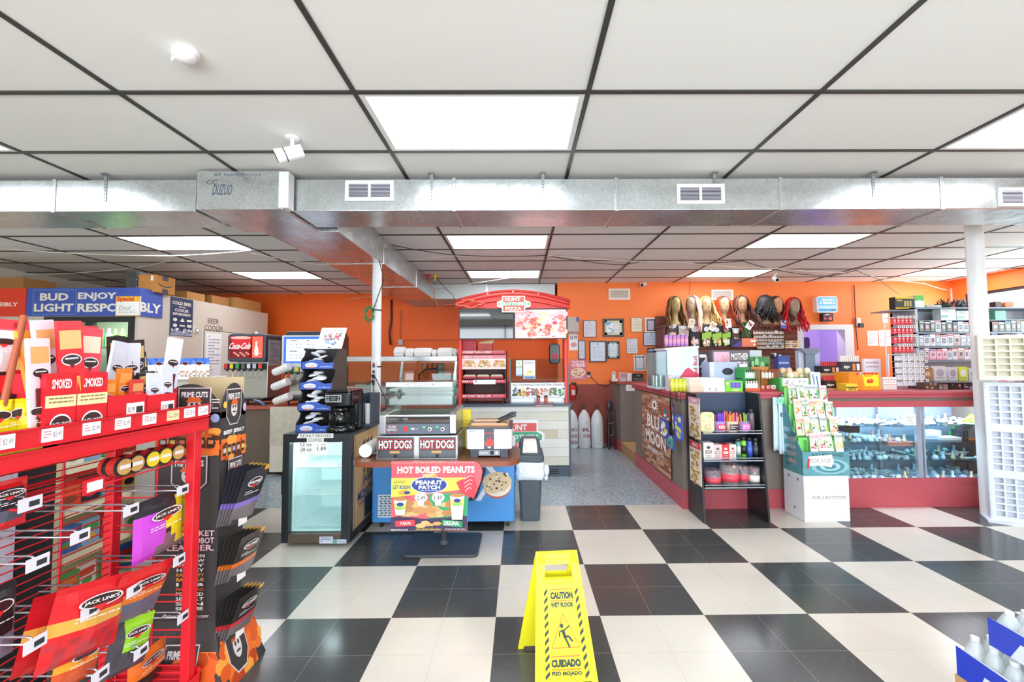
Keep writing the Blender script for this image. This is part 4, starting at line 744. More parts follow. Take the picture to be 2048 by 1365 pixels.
for i in range(7): y = gy0+.045+i*.053; MB().rod((gx0+.05, y, gz1-.03), (gx1-.05, y, gz1-.03), .0155, C('#d9dcdc', .15, m=1), seg=16).build('roller', t)
GL = glass('#e6f2ee', .35); gt = at(830, 765, Y=3.2).z; sgx0, sgx1 = at(772, 800, Y=3.2).x, at(905, 800, Y=3.2).x
b = MB(); b.box(sgx0, sgx1, 3.20, 3.204, gz1+.0, gt, GL); b.box(sgx0, sgx0+.004, 3.204, 3.5, gz1, gt, GL); b.box(sgx1-.004, sgx1, 3.204, 3.5, gz1, gt, GL); b.box(sgx0, sgx1, 3.2, 3.5, gt, gt+.004, GL); b.box(sgx0+.02, sgx1-.02, 3.24, 3.48, (gt+gz1)/2+.03, (gt+gz1)/2+.034, GL); b.build('glass_guard', t)
b = MB(); b.box(sgx0, sgx1, 3.194, 3.199, gt-.034, gt, C('#dfe6ec', .4)); A = art_front(b, 772, 766, 905, 775, 3.194); A.text('HOT DOGS 2 for $4.00', 811, 767.3, 879, 773.5, C('#4a4a50'), .0); b.build('price_strip', t)
for i, (x, z) in enumerate(((-.9, gt-.06), (-.75, gt-.05), (-.62, gt-.06))): pass
t = thing('squeeze_bottle', 'white squeeze bottle standing behind the roller grill glass', 'bottle', (at(808, 820, Y=3.58).x, 3.59, TZ+.001)); x = t.location.x
MB().lathe([(.026, 0), (.028, .01), (.028, .24), (.022, .26), (.022, .27)], (x, 3.59, TZ+.001), C('#f2f0ee', .35), 18).build('body', t); MB().lathe([(.024, 0), (.024, .015), (.006, .05), (.004, .055)], (x, 3.59, TZ+.272), C('#f0c8c8', .35), 14).build('nozzle', t)
# soup warmer
wx0, wx1, wy0, wy1 = at(932, 880, Y=3.16).x, at(1024, 880, Y=3.16).x, 3.16, 3.56; wzb = TZ+.001; wz0 = at(980, 899, Y=3.16).z; wz1 = at(980, 859, Y=3.16).z
t = thing('food_warmer', 'white twin-pan food warmer with a red flame badge at the table end', 'food warmer', ((wx0+wx1)/2, 3.36, wzb))
b = MB(); b.box(wx0+.03, wx1-.03, wy0+.02, wy1-.02, wzb+.02, wz0, C('#39404c', .4)); b.box(wx0+.03, wx0+.09, wy0+.01, wy0+.07, wzb, wz0, C('#39404c', .4)); b.box(wx1-.09, wx1-.03, wy0+.01, wy0+.07, wzb, wz0, C('#39404c', .4)); b.box(wx0+.03, wx1-.03, wy1-.08, wy1-.03, wzb, wzb+.02, BLACK); b.build('base', t, bevel=.003)
b = MB(); b.rbox(wx0, wx1, wy0, wy1, wz0, wz1, C('#dfe6ee', .3), .03); b.rbox(wx0-.004, wx1+.004, wy0-.004, wy1+.004, wz1, wz1+.014, C('#4b4f56', .3, m=.5), .03); b.build('body', t, bevel=.004)
b = MB(); A = art_front(b, 932, 859, 1024, 899, wy0); A.rect(968, 859, 988, 899, C('#4a4c58')); A.text('AVANTCO', 969, 866, 987, 869, C('#e65a4a'), .01); A.poly([(970, 892), (970, 882), (974, 886), (975, 874), (979, 884), (981, 872), (984, 884), (987, 880), (986, 892)], C('#e0463c')); A.poly([(974, 894), (983, 894), (978.5, 898)], WHITE); A.rect(938, 861, 951, 864, C('#9aa6b4')); A.ell(952, 882, 15, 12, C('#eef2f7')); A.ell(1004, 882, 15, 12, C('#eef2f7')); b.build('badge', t)
b = MB(); A = art_front(b, 957, 901, 1000, 912, wy0+.012); A.rect(957, 901, 1000, 912, C('#8a919c')); A.ell(984, 906.5, 4.4, 4.4, BLACK); A.ell(993, 906.5, 3, 3, C('#dfe3e8')); A.rect(959, 904, 976, 909, C('#a9b1bb')); b.build('control_plate', t)
xm = (wx0+wx1)/2
for x0, x1 in ((wx0+.02, wx1-.02),):
    for k, (y0, y1) in enumerate(((wy0+.03, wy0+.18), (wy0+.21, wy1-.03))):
        b = MB(); zt = wz1+.016; b.box(x0, x1, y0, y1, wz1+.004, zt, C('#b98e6a', .3, m=.6)); b.box(x0+.01, x1-.01, y0+.01, y1-.01, zt, zt+.02, C('#c89a78', .2, m=.5, n=.2, ns=20)); b.build('pan_lid', t, bevel=.006)
        MB().tube([(x1-.10, y0+.07, zt+.02), (x1-.03, y0+.05, zt+.05), (x1+.02, y0+.03, zt+.075), (x1+.05, y0+.02, zt+.08)], [.007, .01, .013, .008], C('#3a3d44', .4), 8).build('ladle_handle', t)
# little things beside
t = thing('snack_bag_rack', 'yellow snack packets in a small yellow wire stand behind the warmer', 'packets', (-.47, 3.58, TZ+.001)); x0, x1 = at(920, 850, Y=3.55).x, at(942, 850, Y=3.55).x; z1 = at(930, 820, Y=3.55).z
MB().box(x0, x1, 3.54, 3.60, TZ+.001, z1, C('#ead53a', .4)).build('packets', t, bevel=.006); b = MB(); YW = C('#d9c62f', .4)
for i in range(9): z = TZ+.01+i*.028; b.rod((x0-.004, 3.535, z), (x1+.004, 3.535, z), .0018, YW, seg=5)
for i in range(6): x = x0+(x1-x0)*i/5; b.rod((x, 3.535, TZ+.001), (x, 3.535, TZ+.24), .0018, YW, seg=5)
b.build('wire_front', t)
c = at(741, 900, Y=3.3); b = MB(); b.T = Matrix.Translation((c.x+.0, 3.33, TZ+.055)); b.lathe([(.045, 0), (.05, .004), (.052, .01)], (0, 0, -.05), C('#f2efe8', .5), 20); b.rod((-.0, -.14, 0), (-.0, .12, 0), .05, C('#f4f1ea', .5), .052, 24); o = b.build('paper_roll'); tag(o, 'roll of white paper at the left end of the wood table', 'paper roll')
# ================================================================== blue ice cream freezer behind the table
fx0, fx1, fy0, fy1 = -1.335, -.05, 3.76, 4.36; BL = C('#4f9ae0', .35)
t = thing('ice_cream_freezer', 'bright blue chest freezer with cookie pictures standing behind the wood table', 'freezer', (-.69, 4.06, 0))
b = MB(); b.rbox(fx0, fx1, fy0, fy1, .055, .66, BL, .03, seg=4); b.build('cabinet', t, bevel=.004)
MB().rbox(fx0-.005, fx1+.005, fy0-.005, fy1+.005, .66, .70, C('#d9e2e8', .3), .035).build('lid_frame', t)
b = MB(); A = art_front(b, 748, 935, 1030, 1040, fy0); A.poly([(948, 938), (972, 938), (972, 945), (955, 996), (946, 1004), (938, 1004)], C('#3f3234')); A.poly([(966, 930), (980, 930), (996, 950), (962, 1004), (952, 1004), (984, 951)], C('#e4ecf4')); A.poly([(940, 1000), (938, 1006), (950, 1006), (990, 952)], C('#3a2c2c')) if 0 else None
A.blobs(945, 950, 968, 990, 18, 1, .8, [C('#1f1818')], 5)
A.ell(995, 975, 28, 25, C('#c8604f')); A.ell(995, 973, 28, 23, C('#f0e8dc')); A.poly([(966+29+29*math.cos(a), 966+20*math.sin(a)) for a in [PI*1.0+i*PI/14 for i in range(0, 15)]]+[(1022, 972), (1010, 985), (985, 990), (969, 984)], C('#dcc8a4')); A.blobs(974, 950, 1016, 982, 30, 2.6, 2, [C('#4a342a'), C('#7a5840'), C('#f0e4cc')], 8)
A.rect(757, 990, 783, 1036, C('#cfe2f2'))
for r in range(9):
    for k in range(3): A.rect(760+k*8+(r % 2)*2, 993+r*4.7, 765.5+k*8+(r % 2)*2, 994.8+r*4.7, C('#202a36')); A.k -= A.step
tag(b.build('printed_front', t), kind='stuff') if 0 else b.build('printed_front', t)
for x in (fx0+.08, fx1-.06):
    for y in (fy0+.05, fy1-.06):
        MB().rod((x-.012, y, .026), (x+.012, y, .026), .026, BLACK, seg=16).box(x-.018, x+.018, y-.015, y+.015, .04, .056, C('#8a9298', .3, m=.8)).build('caster', t)
# ================================================================== trash can
cx, cy = .095, 4.05; t = thing('trash_can', 'slim dark trash can with a swing lid and white liner beside the wood table', 'trash can', (cx, cy, 0)); TC = C('#4a545c', .5)
def rrect(w, d, z, r=.03, cx=cx, cy=cy, n=5):
    o = []
    for sx, sy, q in ((1, 1, 0), (-1, 1, 1), (-1, -1, 2), (1, -1, 3)):
        for k in range(n+1): a = (q+k/n)*PI/2; o.append((cx+sx*(w/2-r)+r*math.cos(a), cy+sy*(d/2-r)+r*math.sin(a), z))
    return o
def loft(b, rings, m, caps=True, smooth=False):
    n = len(rings[0]); vs = [p for r in rings for p in r]; fs = [(j*n+i, j*n+(i+1) % n, (j+1)*n+(i+1) % n, (j+1)*n+i) for j in range(len(rings)-1) for i in range(n)]
    if caps: fs += [tuple(range(n))[::-1], tuple(range((len(rings)-1)*n, len(rings)*n))]
    return b.add(vs, fs, m, smooth)
b = MB(); loft(b, [rrect(.17, .30, 0), rrect(.18, .31, .02), rrect(.235, .37, .55, .04)], TC); b.build('bin', t)
b = MB(); lin = C('#dfe8f4', .25, b=.9, bs=30); rg = random.Random(3); rings = []
for j, (w_, z) in enumerate(((.232, .38), (.262, .40), (.272, .44), (.262, .49), (.268, .53), (.262, .555))):
    r = rrect(w_, w_+.125, z, .04); rings.append([(x+rg.uniform(-.006, .006), y+rg.uniform(-.006, .006), zz+rg.uniform(-.008, .008)-.0*x) for x, y, zz in r])
loft(b, rings, lin, False, True); b.ball((cx+.155, cy-.12, .46), .035, lin, 10, 8, .8, 1, 1.6); b.ball((cx+.15, cy-.11, .39), .02, lin, 8, 6, 1, 1, 1.5); b.build('liner', t)
b = MB(); loft(b, [rrect(.262, .40, .555, .045), rrect(.262, .40, .60, .045), rrect(.25, .38, .615, .05)], TC); b.build('rim', t)
b = MB(); loft(b, [rrect(.22, .33, .615, .05), rrect(.19, .26, .72, .06), rrect(.15, .2, .745, .06)], TC); b.build('lid', t)
fl = MB().hexa([(cx-.07, cy-.172, .635), (cx+.07, cy-.172, .635), (cx+.07, cy-.16, .635), (cx-.07, cy-.16, .635), (cx-.06, cy-.145, .742), (cx+.06, cy-.145, .742), (cx+.055, cy-.10, .752), (cx-.055, cy-.10, .752)], C('#e9ddd0', .4, n=.3, ns=60)).build('swing_flap', t)
# ================================================================== heated display at the back
hx0, hx1, hy0, hy1 = at(692, 714, Y=5.62).x, at(915, 714, Y=5.62).x, 5.60, 6.1; hz1 = at(800, 713, Y=5.6).z
t = thing('heated_display', 'steel and glass heated food display on the rear counter', 'food display', ((hx0+hx1)/2, 5.85, CZT))
b = MB(); b.box(hx0, hx1, hy0, hy1, hz1-.07, hz1, SS); b.build('top_rail', t, bevel=.006)
b = MB(); b.box(hx0-.05, hx1, hy0-.03, hy1, CZT, CZT+.12, SS); b.box(hx0-.05, hx1, hy0-.03, hy1, CZT+.36-.13, CZT+.25, SS); b.build('base', t, bevel=.004)
for x in (hx0, (hx0+hx1)/2, hx1-.03): MB().hexa([(x-.04, hy0-.03, CZT+.12), (x-.01, hy0-.03, CZT+.12), (x-.01, hy0+.0, CZT+.12), (x-.04, hy0, CZT+.12), (x, hy0, hz1-.07), (x+.03, hy0, hz1-.07), (x+.03, hy0+.03, hz1-.07), (x, hy0+.03, hz1-.07)], SS).build('upright', t)
MB().box(hx0, hx1, hy1-.03, hy1, CZT+.12, CZT+.26, SS).build('rear_rail', t)
b = MB(); b.hexa([(hx0-.035, hy0-.028, CZT+.25), (hx1, hy0-.028, CZT+.25), (hx1, hy0-.024, CZT+.25), (hx0-.035, hy0-.024, CZT+.25), (hx0, hy0, hz1-.07), (hx1, hy0, hz1-.07), (hx1, hy0+.004, hz1-.07), (hx0, hy0+.004, hz1-.07)], GL); b.build('front_glass', t)
for i, x in enumerate((hx0+.12, (hx0+hx1)/2+.1, hx1-.35)):
    tr = thing('food_tray', ['tray of brown fried food at the left end of the heated display', 'tray in the middle of the heated display', 'tray at the right end of the heated display'][i], 'tray', (x+.14, 5.78, CZT+.251)); MB().box(x, x+.28, 5.64, 5.92, CZT+.251, CZT+.27, C('#cfcfca', .3, m=.6)).build('pan', tr); b = MB(); rg = random.Random(i)
    for k in range(14): b.ball((x+rg.uniform(.04, .24), 5.70+rg.uniform(0, .2), CZT+.29), .03, C('#b5713c', .7, n=.3, ns=40), 8, 6, 1.1, .8, .6)
    o = b.build('fried_food', tr); o['kind'] = 'stuff'
zf = hz1+.001; FOAM = C('#f3f1ee', .6); foam = None
for i, (pa, pb, h) in enumerate(((789, 811, .13), (811, 830, .11), (829, 865, .115), (864, 876, .09), (875, 908, .115), (906, 916, .10))):
    x0, x1 = at(pa, 700, Y=5.75).x+.004, at(pb, 700, Y=5.75).x-.004; b = MB(); xm = (x0+x1)/2; cyy = 5.78; n = max(1, int(h/.028)); 
    t = thing('foam_box', ['tall stack of white foam boxes, leftmost on the heated display', 'second stack of foam boxes from the left on the heated display', 'wide foam box stack in the middle of the heated display top', 'narrow cream foam box stack on the heated display', 'wide foam box stack near the right end of the heated display', 'last foam box stack at the right end of the heated display'][i], 'foam boxes', (xm, cyy, zf), group='foam takeaway boxes on the heated display')
    loft(b, [rrect(x1-x0-.02, .2, zf, .012, xm, cyy), rrect(x1-x0, .22, zf+h*.45, .015, xm, cyy)], FOAM); b.build('base', t); b = MB(); loft(b, [rrect(x1-x0, .22, zf+h*.46, .015, xm, cyy), rrect(x1-x0-.015, .2, zf+h*.85, .03, xm, cyy), rrect(max(.02, x1-x0-.05), .16, zf+h, .03, xm, cyy)], FOAM); b.build('lid', t)
t = thing('sink_tap', 'black rack of utensils and taps on the wall behind the heated display', 'utensil rack', (at(872, 750, Y=8.5).x, 8.45, 1.2)); bx = t.location.x
b = MB(); b.tube([(bx-.35, 8.5, .95), (bx-.33, 8.45, 1.22), (bx-.2, 8.4, 1.32), (bx+.1, 8.4, 1.34)], .02, BLACK); b.build('pipe', t)
for k in range(4): MB().tube([(bx-.25+k*.1, 8.4, 1.33), (bx-.26+k*.1, 8.38, 1.42), (bx-.22+k*.1, 8.36, 1.45)], .012, BLACK).build('hook', t)
MB().rod((bx+.12, 8.35, 1.2), (bx+.12, 8.35, 1.45), .08, C('#5a5a58', .3, m=.6), seg=16).build('canister', t); MB().box(bx+.0, bx+.45, 8.3, 8.5, 1.12, 1.2, C('#5b5f60', .4)).build('ledge', t)
tag(MB().tube([at(783, 600, Y=8.53), at(783, 640, Y=8.53), at(779, 665, Y=8.5), at(781, 690, Y=8.5)], .022, C('#5a2c1c', .5)).build('hose_pipe'), 'dark hose hanging on the orange wall right of the left post', 'hose')
tag(MB().box(at(797, 680, Y=8.54).x, at(806, 680, Y=8.54).x, 8.51, 8.549, at(800, 691, Y=8.54).z, at(800, 680, Y=8.54).z, C('#c9c4bc')).build('wall_outlet'), 'grey outlet box on the orange wall above the foam boxes', 'outlet')
tag(MB().box(at(799, 680, Y=8.545).x, at(799, 680, Y=8.545).x+.03, 8.52, 8.548, 1.95, 2.55, C('#d9601f')).box(at(799, 680, Y=8.545).x, .62, 8.52, 8.548, 1.92, 1.95, C('#d9601f')).build('conduit'), 'orange painted conduit running along the left back wall', 'conduit')
# ================================================================== pizza kiosk
KY = 5.35; kz = .93; kx0, kx1 = at(916, 808, Y=KY).x, at(1143, 808, Y=KY).x; KRD = C('#d93a32', .4); SLT = C('#4a5462', .4)
t = thing('pizza_kiosk', 'red pizza kiosk with an arched top over a pale wood panelled counter', 'kiosk', ((kx0+kx1)/2, 5.7, 0))
b = MB(); b.box(kx0+.03, kx1-.03, KY+.03, 6.1, .14, kz-.03, C('#5c6672', .5)); b.box(kx0+.03, kx1-.01, KY+.02, 6.1, .0, .13, SLT); b.box(kx1-.035, kx1-.01, KY+.0, 6.1, .0, kz-.03, SLT)
for i in range(3): b.box(at(1093, 940, Y=KY+.02).x, at(1118, 940, Y=KY+.02).x, KY+.016, KY+.02, .035+i*.025, .045+i*.025, BLACK)
b.build('cabinet', t)
b = MB(); rg = random.Random(1); zz = .14; cols = ['#d8d4c4', '#dcdad0', '#cfc8b4', '#e2e0d8', '#c9bda4', '#dddbd2', '#e6e4dc']
i = 0
while zz < kz-.04:
    z2 = min(kz-.032, zz+.115); x = kx0+.03
    while x < kx1-.04:
        x2 = min(kx1-.036, x+rg.uniform(.5, 1.1)); b.box(x+.001, x2-.001, KY+.012, KY+.03, zz+.001, z2-.001, C(rg.choice(cols), .5, n=.08, ns=7)); x = x2
    zz = z2
b.build('wood_panelling', t)
MB().rbox(kx0-.01, kx1+.01, KY-.02, 6.15, kz-.03, kz, SLT, .02).build('worktop', t)
b = MB(); A = art_front(b, 1000, 840, 1085, 905, KY+.012); GR = C('#4fae7e', .5)
A.poly([(1004, 841), (1076, 841), (1076, 861), (1089, 868), (1089, 882), (1076, 888), (1076, 905), (1004, 905)], WHITE); A.rect(1008, 847, 1073, 864, C('#e0605a')); A.text('HUNT', 1012, 850, 1054, 862, WHITE, .03); A.poly([(1008, 865), (1074, 865), (1084, 871), (1084, 880), (1074, 885), (1008, 885)], GR); A.text('BROTHERS', 1010, 870, 1077, 880, WHITE, .03); A.rect(1008, 886, 1073, 900, C('#e0605a')); A.text('PIZZA', 1020, 888, 1062, 898, WHITE, .03); b.build('front_logo', t)
for pa, pb in ((917, 924), (1127, 1135)):
    x0, x1 = at(pa, 700, Y=KY+.1).x, at(pb, 700, Y=KY+.1).x; MB().rbox(x0, x1, KY+.05, KY+.25, kz, at(1000, 618, Y=KY+.1).z, KRD, .02).build('upright', t)
def arch(pxs, Y, r, m): return MB().tube([at(px, py, Y=Y) for px, py in pxs], r, m, 8)
def apx(off, a=912, b_=1140, h=20, n=18): return [(a+(b_-a)*i/n, 608+off-h*math.sin(PI*i/n)) for i in range(n+1)]
arch(apx(0), KY+.02, .022, KRD).build('arch_rail', t); arch(apx(9, h=17), KY+.02, .016, KRD).build('arch_rail', t); arch(apx(-6), KY+.5, .022, KRD).build('arch_rail', t)
b = MB(); p1 = [at(px, py, Y=KY+.03) for px, py in apx(1)]; p2 = [at(px, 617, Y=KY+.03) for px, py in apx(0)]
for i in range(len(p1)-1): b.poly([p2[i], p2[i+1], p1[i+1], p1[i]], KRD)
b.build('arch_panel', t, solid=.008)
for i in range(1, 18, 4): q = apx(0)[i]; MB().rod(at(*q, Y=KY+.02), at(q[0], q[1]-5, Y=KY+.5), .012, KRD).build('arch_strut', t)
b = MB(); sx = [(1004, 592), (1050, 592), (1050, 601), (1061, 604), (1061, 613), (1050, 617), (1050, 625), (1004, 625), (1004, 617), (994, 613), (994, 604), (1004, 601)]
b.prism([at(x, y, Y=KY-.06) for x, y in sx], (0, .03, 0), C('#f0ead4', .5)); A = art_front(b, 994, 592, 1061, 625, KY-.06)
A.rect(1006, 594, 1048, 623, C('#d9584a')); A.poly([(998, 605), (1057, 605), (1059, 608.5), (1057, 612), (998, 612), (996, 608.5)], C('#3f9a6a')); A.text('HUNT', 1010, 595.5, 1041, 602.5, C('#f6f2e2'), .035); A.text('BROTHERS', 999, 605.5, 1056, 611.5, C('#f6f2e2'), .035); A.text('PIZZA', 1011, 614.5, 1043, 621.5, C('#f6f2e2'), .035); b.build('arch_sign', t)
# two screens
z0, z1 = at(1000, 679, Y=KY+.06).z, at(1000, 618, Y=KY+.06).z
x0, x1 = at(919, 640, Y=KY+.06).x, at(1027.5, 640, Y=KY+.06).x
t = thing('television', 'switched-off black screen on the kiosk, left of the pizza picture', 'television', ((x0+x1)/2, KY+.06, z0)); MB().box(x0, x1, KY+.02, KY+.05, z0, z1, C('#22242a', .4)).build('case', t, bevel=.003); MB().box(x0+.01, x1-.01, KY+.018, KY+.02, z0+.012, z1-.012, C('#0c0f14', .06, cc=1.)).build('screen', t)
x0, x1 = at(1028, 640, Y=KY+.06).x, at(1134, 640, Y=KY+.06).x
t = thing('television', 'bright screen on the kiosk showing pepperoni pizza', 'television', ((x0+x1)/2, KY+.06, z0)); MB().box(x0, x1, KY+.02, KY+.05, z0, z1, C('#22242a', .4)).build('case', t, bevel=.003)
b = MB(); A = art_front(b, 1028, 618, 1134, 679, KY+.018); em = lambda h, e=.45: C(h, .5, e=e)
A.k = 0; A.rect(1030, 620, 1132, 677, em('#e6b4ae')); A.blobs(1034, 624, 1128, 673, 40, 12, 7, [em('#e8a8b4'), em('#f0d0c8'), em('#e8b890'), em('#e8c4e0')], 2, 12)
A.blobs(1036, 634, 1128, 672, 26, 7, 5, [em('#d9534f'), em('#e27a70'), em('#c93f52')], 5, 14); A.blobs(1036, 626, 1128, 674, 90, 2.2, 1.2, [em('#f6c890'), em('#fff2ea'), em('#e8a070'), em('#b9484c')], 6); b.build('screen', t)
# hot pizza rack on the kiosk counter
t = thing('pizza_box_rack', 'black warming rack with red strips and pizza boxes on the kiosk counter', 'food rack', (at(965, 800, Y=KY+.2).x, KY+.3, kz)); Yr = KY+.12
x0, x1 = at(921, 750, Y=Yr).x, at(1012, 750, Y=Yr).x; zr = lambda y: at(965, y, Y=Yr).z; zt = zr(703)
b = MB(); b.box(x0, x0+.015, Yr, Yr+.4, kz+.04, zt, BLACK); b.box(x1-.015, x1, Yr, Yr+.4, kz+.04, zt, BLACK); b.box(x0+.015, x1-.015, Yr+.385, Yr+.4, kz+.04, zt, C('#5a2420', .5)); b.box(x0, x1, Yr, Yr+.4, zt, zt+.01, BLACK); b.build('frame', t)
for x in (x0+.03, x1-.05):
    for y in (Yr+.03, Yr+.35): MB().box(x, x+.02, y, y+.02, kz, kz+.04, BLACK).build('leg', t)
for y in (738, 767, 796): MB().box(x0+.015, x1-.015, Yr+.01, Yr+.385, zr(y), zr(y)+.01, C('#2a2624')).build('shelf', t)
RS = C('#c8354a', .5); b = MB()
for ya, yb, s_ in ((701, 709, 'HUNGRIER THAN A HUNK?'), (760, 767, 'GRAB A HUNK'), (789, 797, 'LIVE THAT PIZZA LIFE.')):
    b.box(x0, x1, Yr-.006, Yr, zr(yb), zr(ya), RS); A = art_front(b, 921, ya, 1012, yb, Yr-.006); A.text(s_, 923, ya+1.6, 923+(60 if ya != 760 else 34), yb-1.8, WHITE, .02); A.rows(986, ya+2, 1008, yb-2, 2, C('#f0c8cc'))
b.box(x0, x1, Yr-.006, Yr, zr(739), zr(711), C('#f0dcd8', .5)); A = art_front(b, 921, 711, 1012, 739, Yr-.006); A.rect(921, 711, 1012, 718, C('#e0808c')); A.text('All Toppings No Extra Charge', 940, 712.5, 985, 716.5, WHITE, 0)
for k in range(3): A.poly([(925+k*30, 734), (930+k*30, 721), (948+k*30, 722), (952+k*30, 735)], C('#d9a070')); A.blobs(928+k*30, 723, 949+k*30, 734, 22, 2, 1.3, [C('#c2563c'), C('#e8c48a'), C('#7a9a4a'), C('#f4e6d0')], k)
A.text('PIZZA', 928, 712, 938, 717, WHITE, .02); b.build('header_strips', t)
b = MB(); b.box(at(947, 765, Y=Yr-.01).x, at(991, 765, Y=Yr-.01).x, Yr-.012, Yr-.008, zr(769), zr(760), PAPER); A = art_front(b, 947, 760, 991, 769, Yr-.012); A.rows(950, 762, 986, 767, 1, C('#8a8a92'), 4, .5); b.build('handwritten_note', t)
pb = MB(); xx = x0+.03; w_ = (x1-x0-.06)/3
for k in range(3):
    b = MB(); a = xx+k*w_; zq = zr(760)+.012; loft(b, [[(a, Yr+.03, zq), (a+w_-.01, Yr+.03, zq), (a+w_-.01, Yr+.28, zq), (a, Yr+.28, zq)], [(a, Yr+.03, zq+.03), (a+w_-.01, Yr+.03, zq+.03), (a+w_-.01, Yr+.28, zq+.03), (a, Yr+.28, zq+.03)]], C('#b03038')); loft(b, [[(a, Yr+.03, zq+.031), (a+w_-.01, Yr+.03, zq+.031), (a+w_-.01, Yr+.28, zq+.031), (a, Yr+.28, zq+.031)], [(a+.02, Yr+.05, zq+.055), (a+w_-.03, Yr+.05, zq+.055), (a+w_-.03, Yr+.25, zq+.055), (a+.02, Yr+.25, zq+.055)]], C('#f0d8c0'))
    tag(b.build('pizza_box'), ['small pizza slice box at the left of the warming rack shelf', 'small pizza slice box in the middle of the warming rack shelf', 'small pizza slice box at the right of the warming rack shelf'][k], 'pizza box', 'pizza slice boxes in the warming rack')
for pa, pb_, y0_, y1_, l, m in ((924, 953, 681, 702, 'red stack of folded pizza boxes on top of the warming rack', C('#cc3a44')), (957, 985, 690, 702, 'opened red box with a cream lid on the warming rack', C('#d24a48'))):
    b = MB(); xa_, xb_ = at(pa, 700, Y=Yr+.1).x, at(pb_, 700, Y=Yr+.1).x; za = zt+.011; zb2 = zr(y0_)+.02
    n = 5
    for k in range(n): b.box(xa_+.002*k, xb_-.001*k, Yr+.08, Yr+.3, za+(zb2-za)*k/n, za+(zb2-za)*(k+.9)/n, m)
    if pa > 955: b.hexa([(xa_, Yr+.08, zb2), (xb_, Yr+.08, zb2), (xb_, Yr+.3, zb2), (xa_, Yr+.3, zb2), (xa_+.04, Yr+.1, zb2+.03), (xb_+.02, Yr+.1, zb2+.05), (xb_+.02, Yr+.3, zb2+.05), (xa_+.04, Yr+.3, zb2+.03)], C('#f0d0a8'))
    tag(b.build('pizza_box'), l, 'pizza box')
# prep station
t = thing('topping_station', 'pizza prep station with glass sneeze guard and a toppings board', 'prep station', (at(1078, 800, Y=KY+.1).x, KY+.3, kz)); Yr = KY+.06; zr = lambda y: at(1078, y, Y=Yr).z
x0, x1 = at(1019, 780, Y=Yr).x, at(1138, 780, Y=Yr).x
b = MB(); b.box(x0, x0+.02, Yr, Yr+.42, kz, zr(717), SLT); b.box(x1-.025, x1, Yr, Yr+.42, kz, zr(730), SLT); b.box(x0+.02, x1-.025, Yr+.02, Yr+.42, kz, kz+.10, C('#8f98a0', .3, m=.6)); b.build('frame', t)
for pa, pb_ in ((1022, 1068), (1078, 1124)): MB().box(at(pa, 800, Y=Yr).x, at(pb_, 800, Y=Yr).x, Yr+.0, Yr+.018, kz+.02, kz+.07, C('#cdd4dc', .3, m=.4)).build('drawer', t, bevel=.003)
b = MB(); b.box(x0+.02, x1-.025, Yr-.002, Yr+.006, zr(796), zr(766), C('#eceef0', .5)); A = art_front(b, 1021, 766, 1135, 796, Yr-.002); A.text('ALL TOPPINGS NO EXTRA CHARGE', 1025, 768, 1131, 772.5, C('#2c3036'), .01)
pc = ['#6a707a', '#3a4250', '#d8c84a', '#c46a5a', '#9a5a68', '#3f9a5a', '#e06a6a', '#d8d8d4', '#b07a6a', '#5a7a4a', '#3f8a6a', '#c9b8a8']
for k in range(12): A.blobs(1026+k*9, 777, 1032+k*9, 792, 16, 2.5, 2.2, [C(pc[k]), C(pc[(k+1) % 12]), C(pc[k])], k)
b.build('toppings_board', t)
b = MB(); b.hexa([(x0+.02, Yr+.0, zr(765)), (x1-.025, Yr+.0, zr(765)), (x1-.025, Yr+.004, zr(765)), (x0+.02, Yr+.004, zr(765)), (x0+.02, Yr+.10, zr(718)), (x1-.025, Yr+.10, zr(718)), (x1-.025, Yr+.104, zr(718)), (x0+.02, Yr+.104, zr(718))], glass('#e4ecf0', .4)); b.build('sneeze_guard', t)
b = MB(); A = Art(b, (at(1032, 740, Y=Yr).x, Yr+.085, zr(721)), (.28, 0, 0), (0, -.075, zr(763)-zr(721)), (0, 0, 44, 40)); A.rect(0, 0, 13, 12, C('#d6ead8')); A.rect(0, 13, 13, 30, C('#b8d4e4')); A.rect(15, 0, 40, 36, C('#dfe0e4')); A.poly([(18, 30), (20, 20), (28, 16), (36, 20), (38, 30)], C('#f0dcae')); A.rows(18, 4, 37, 12, 3, C('#9aa0aa')); A.text('123', 24, 20, 32, 24, C('#b05a4a')); A.rect(18, 31, 38, 35, C('#5a8fc0')); A.poly([(2, 2), (10, 10), (6, 4)], C('#5fae6a')); b.build('stickers', t)
for i, (pa, l) in enumerate(((1077, 'red spice shaker, left of the two on the kiosk front edge'), (1092, 'red spice shaker, right of the two on the kiosk front edge'))):
    x = at(pa, 800, Y=KY+.03).x; t = thing('spice_shaker', l, 'shaker', (x, KY+.03, kz), group='spice shakers on the kiosk'); MB().rod((x, KY+.03, kz+.001), (x, KY+.03, kz+.085), .022, C('#c8604a', .3, n=.5, ns=60), seg=14).build('jar', t); MB().rod((x, KY+.03, kz+.085), (x, KY+.03, kz+.105), .023, C('#3a2a2a'), seg=14).build('lid', t)
b = MB(); x0, x1 = at(1069, 808, Y=KY).x, at(1107, 808, Y=KY).x; b.box(x0, x1, KY-.03, KY-.005, kz-.02, kz-.01, C('#e0a0a4')); b.tube([(x0, KY-.03, kz+.02), (x0+.04, KY-.035, kz+.03), (x1-.04, KY-.035, kz+.03), (x1, KY-.03, kz+.02)], .004, C('#c8303c')); b.box(x0, x0+.01, KY-.03, KY-.005, kz-.02, kz+.02, C('#c8303c')); b.box(x1-.01, x1, KY-.03, KY-.005, kz-.02, kz+.02, C('#c8303c')); tag(b.build('condiment_tray'), 'small red condiment tray clipped to the kiosk front edge', 'tray')
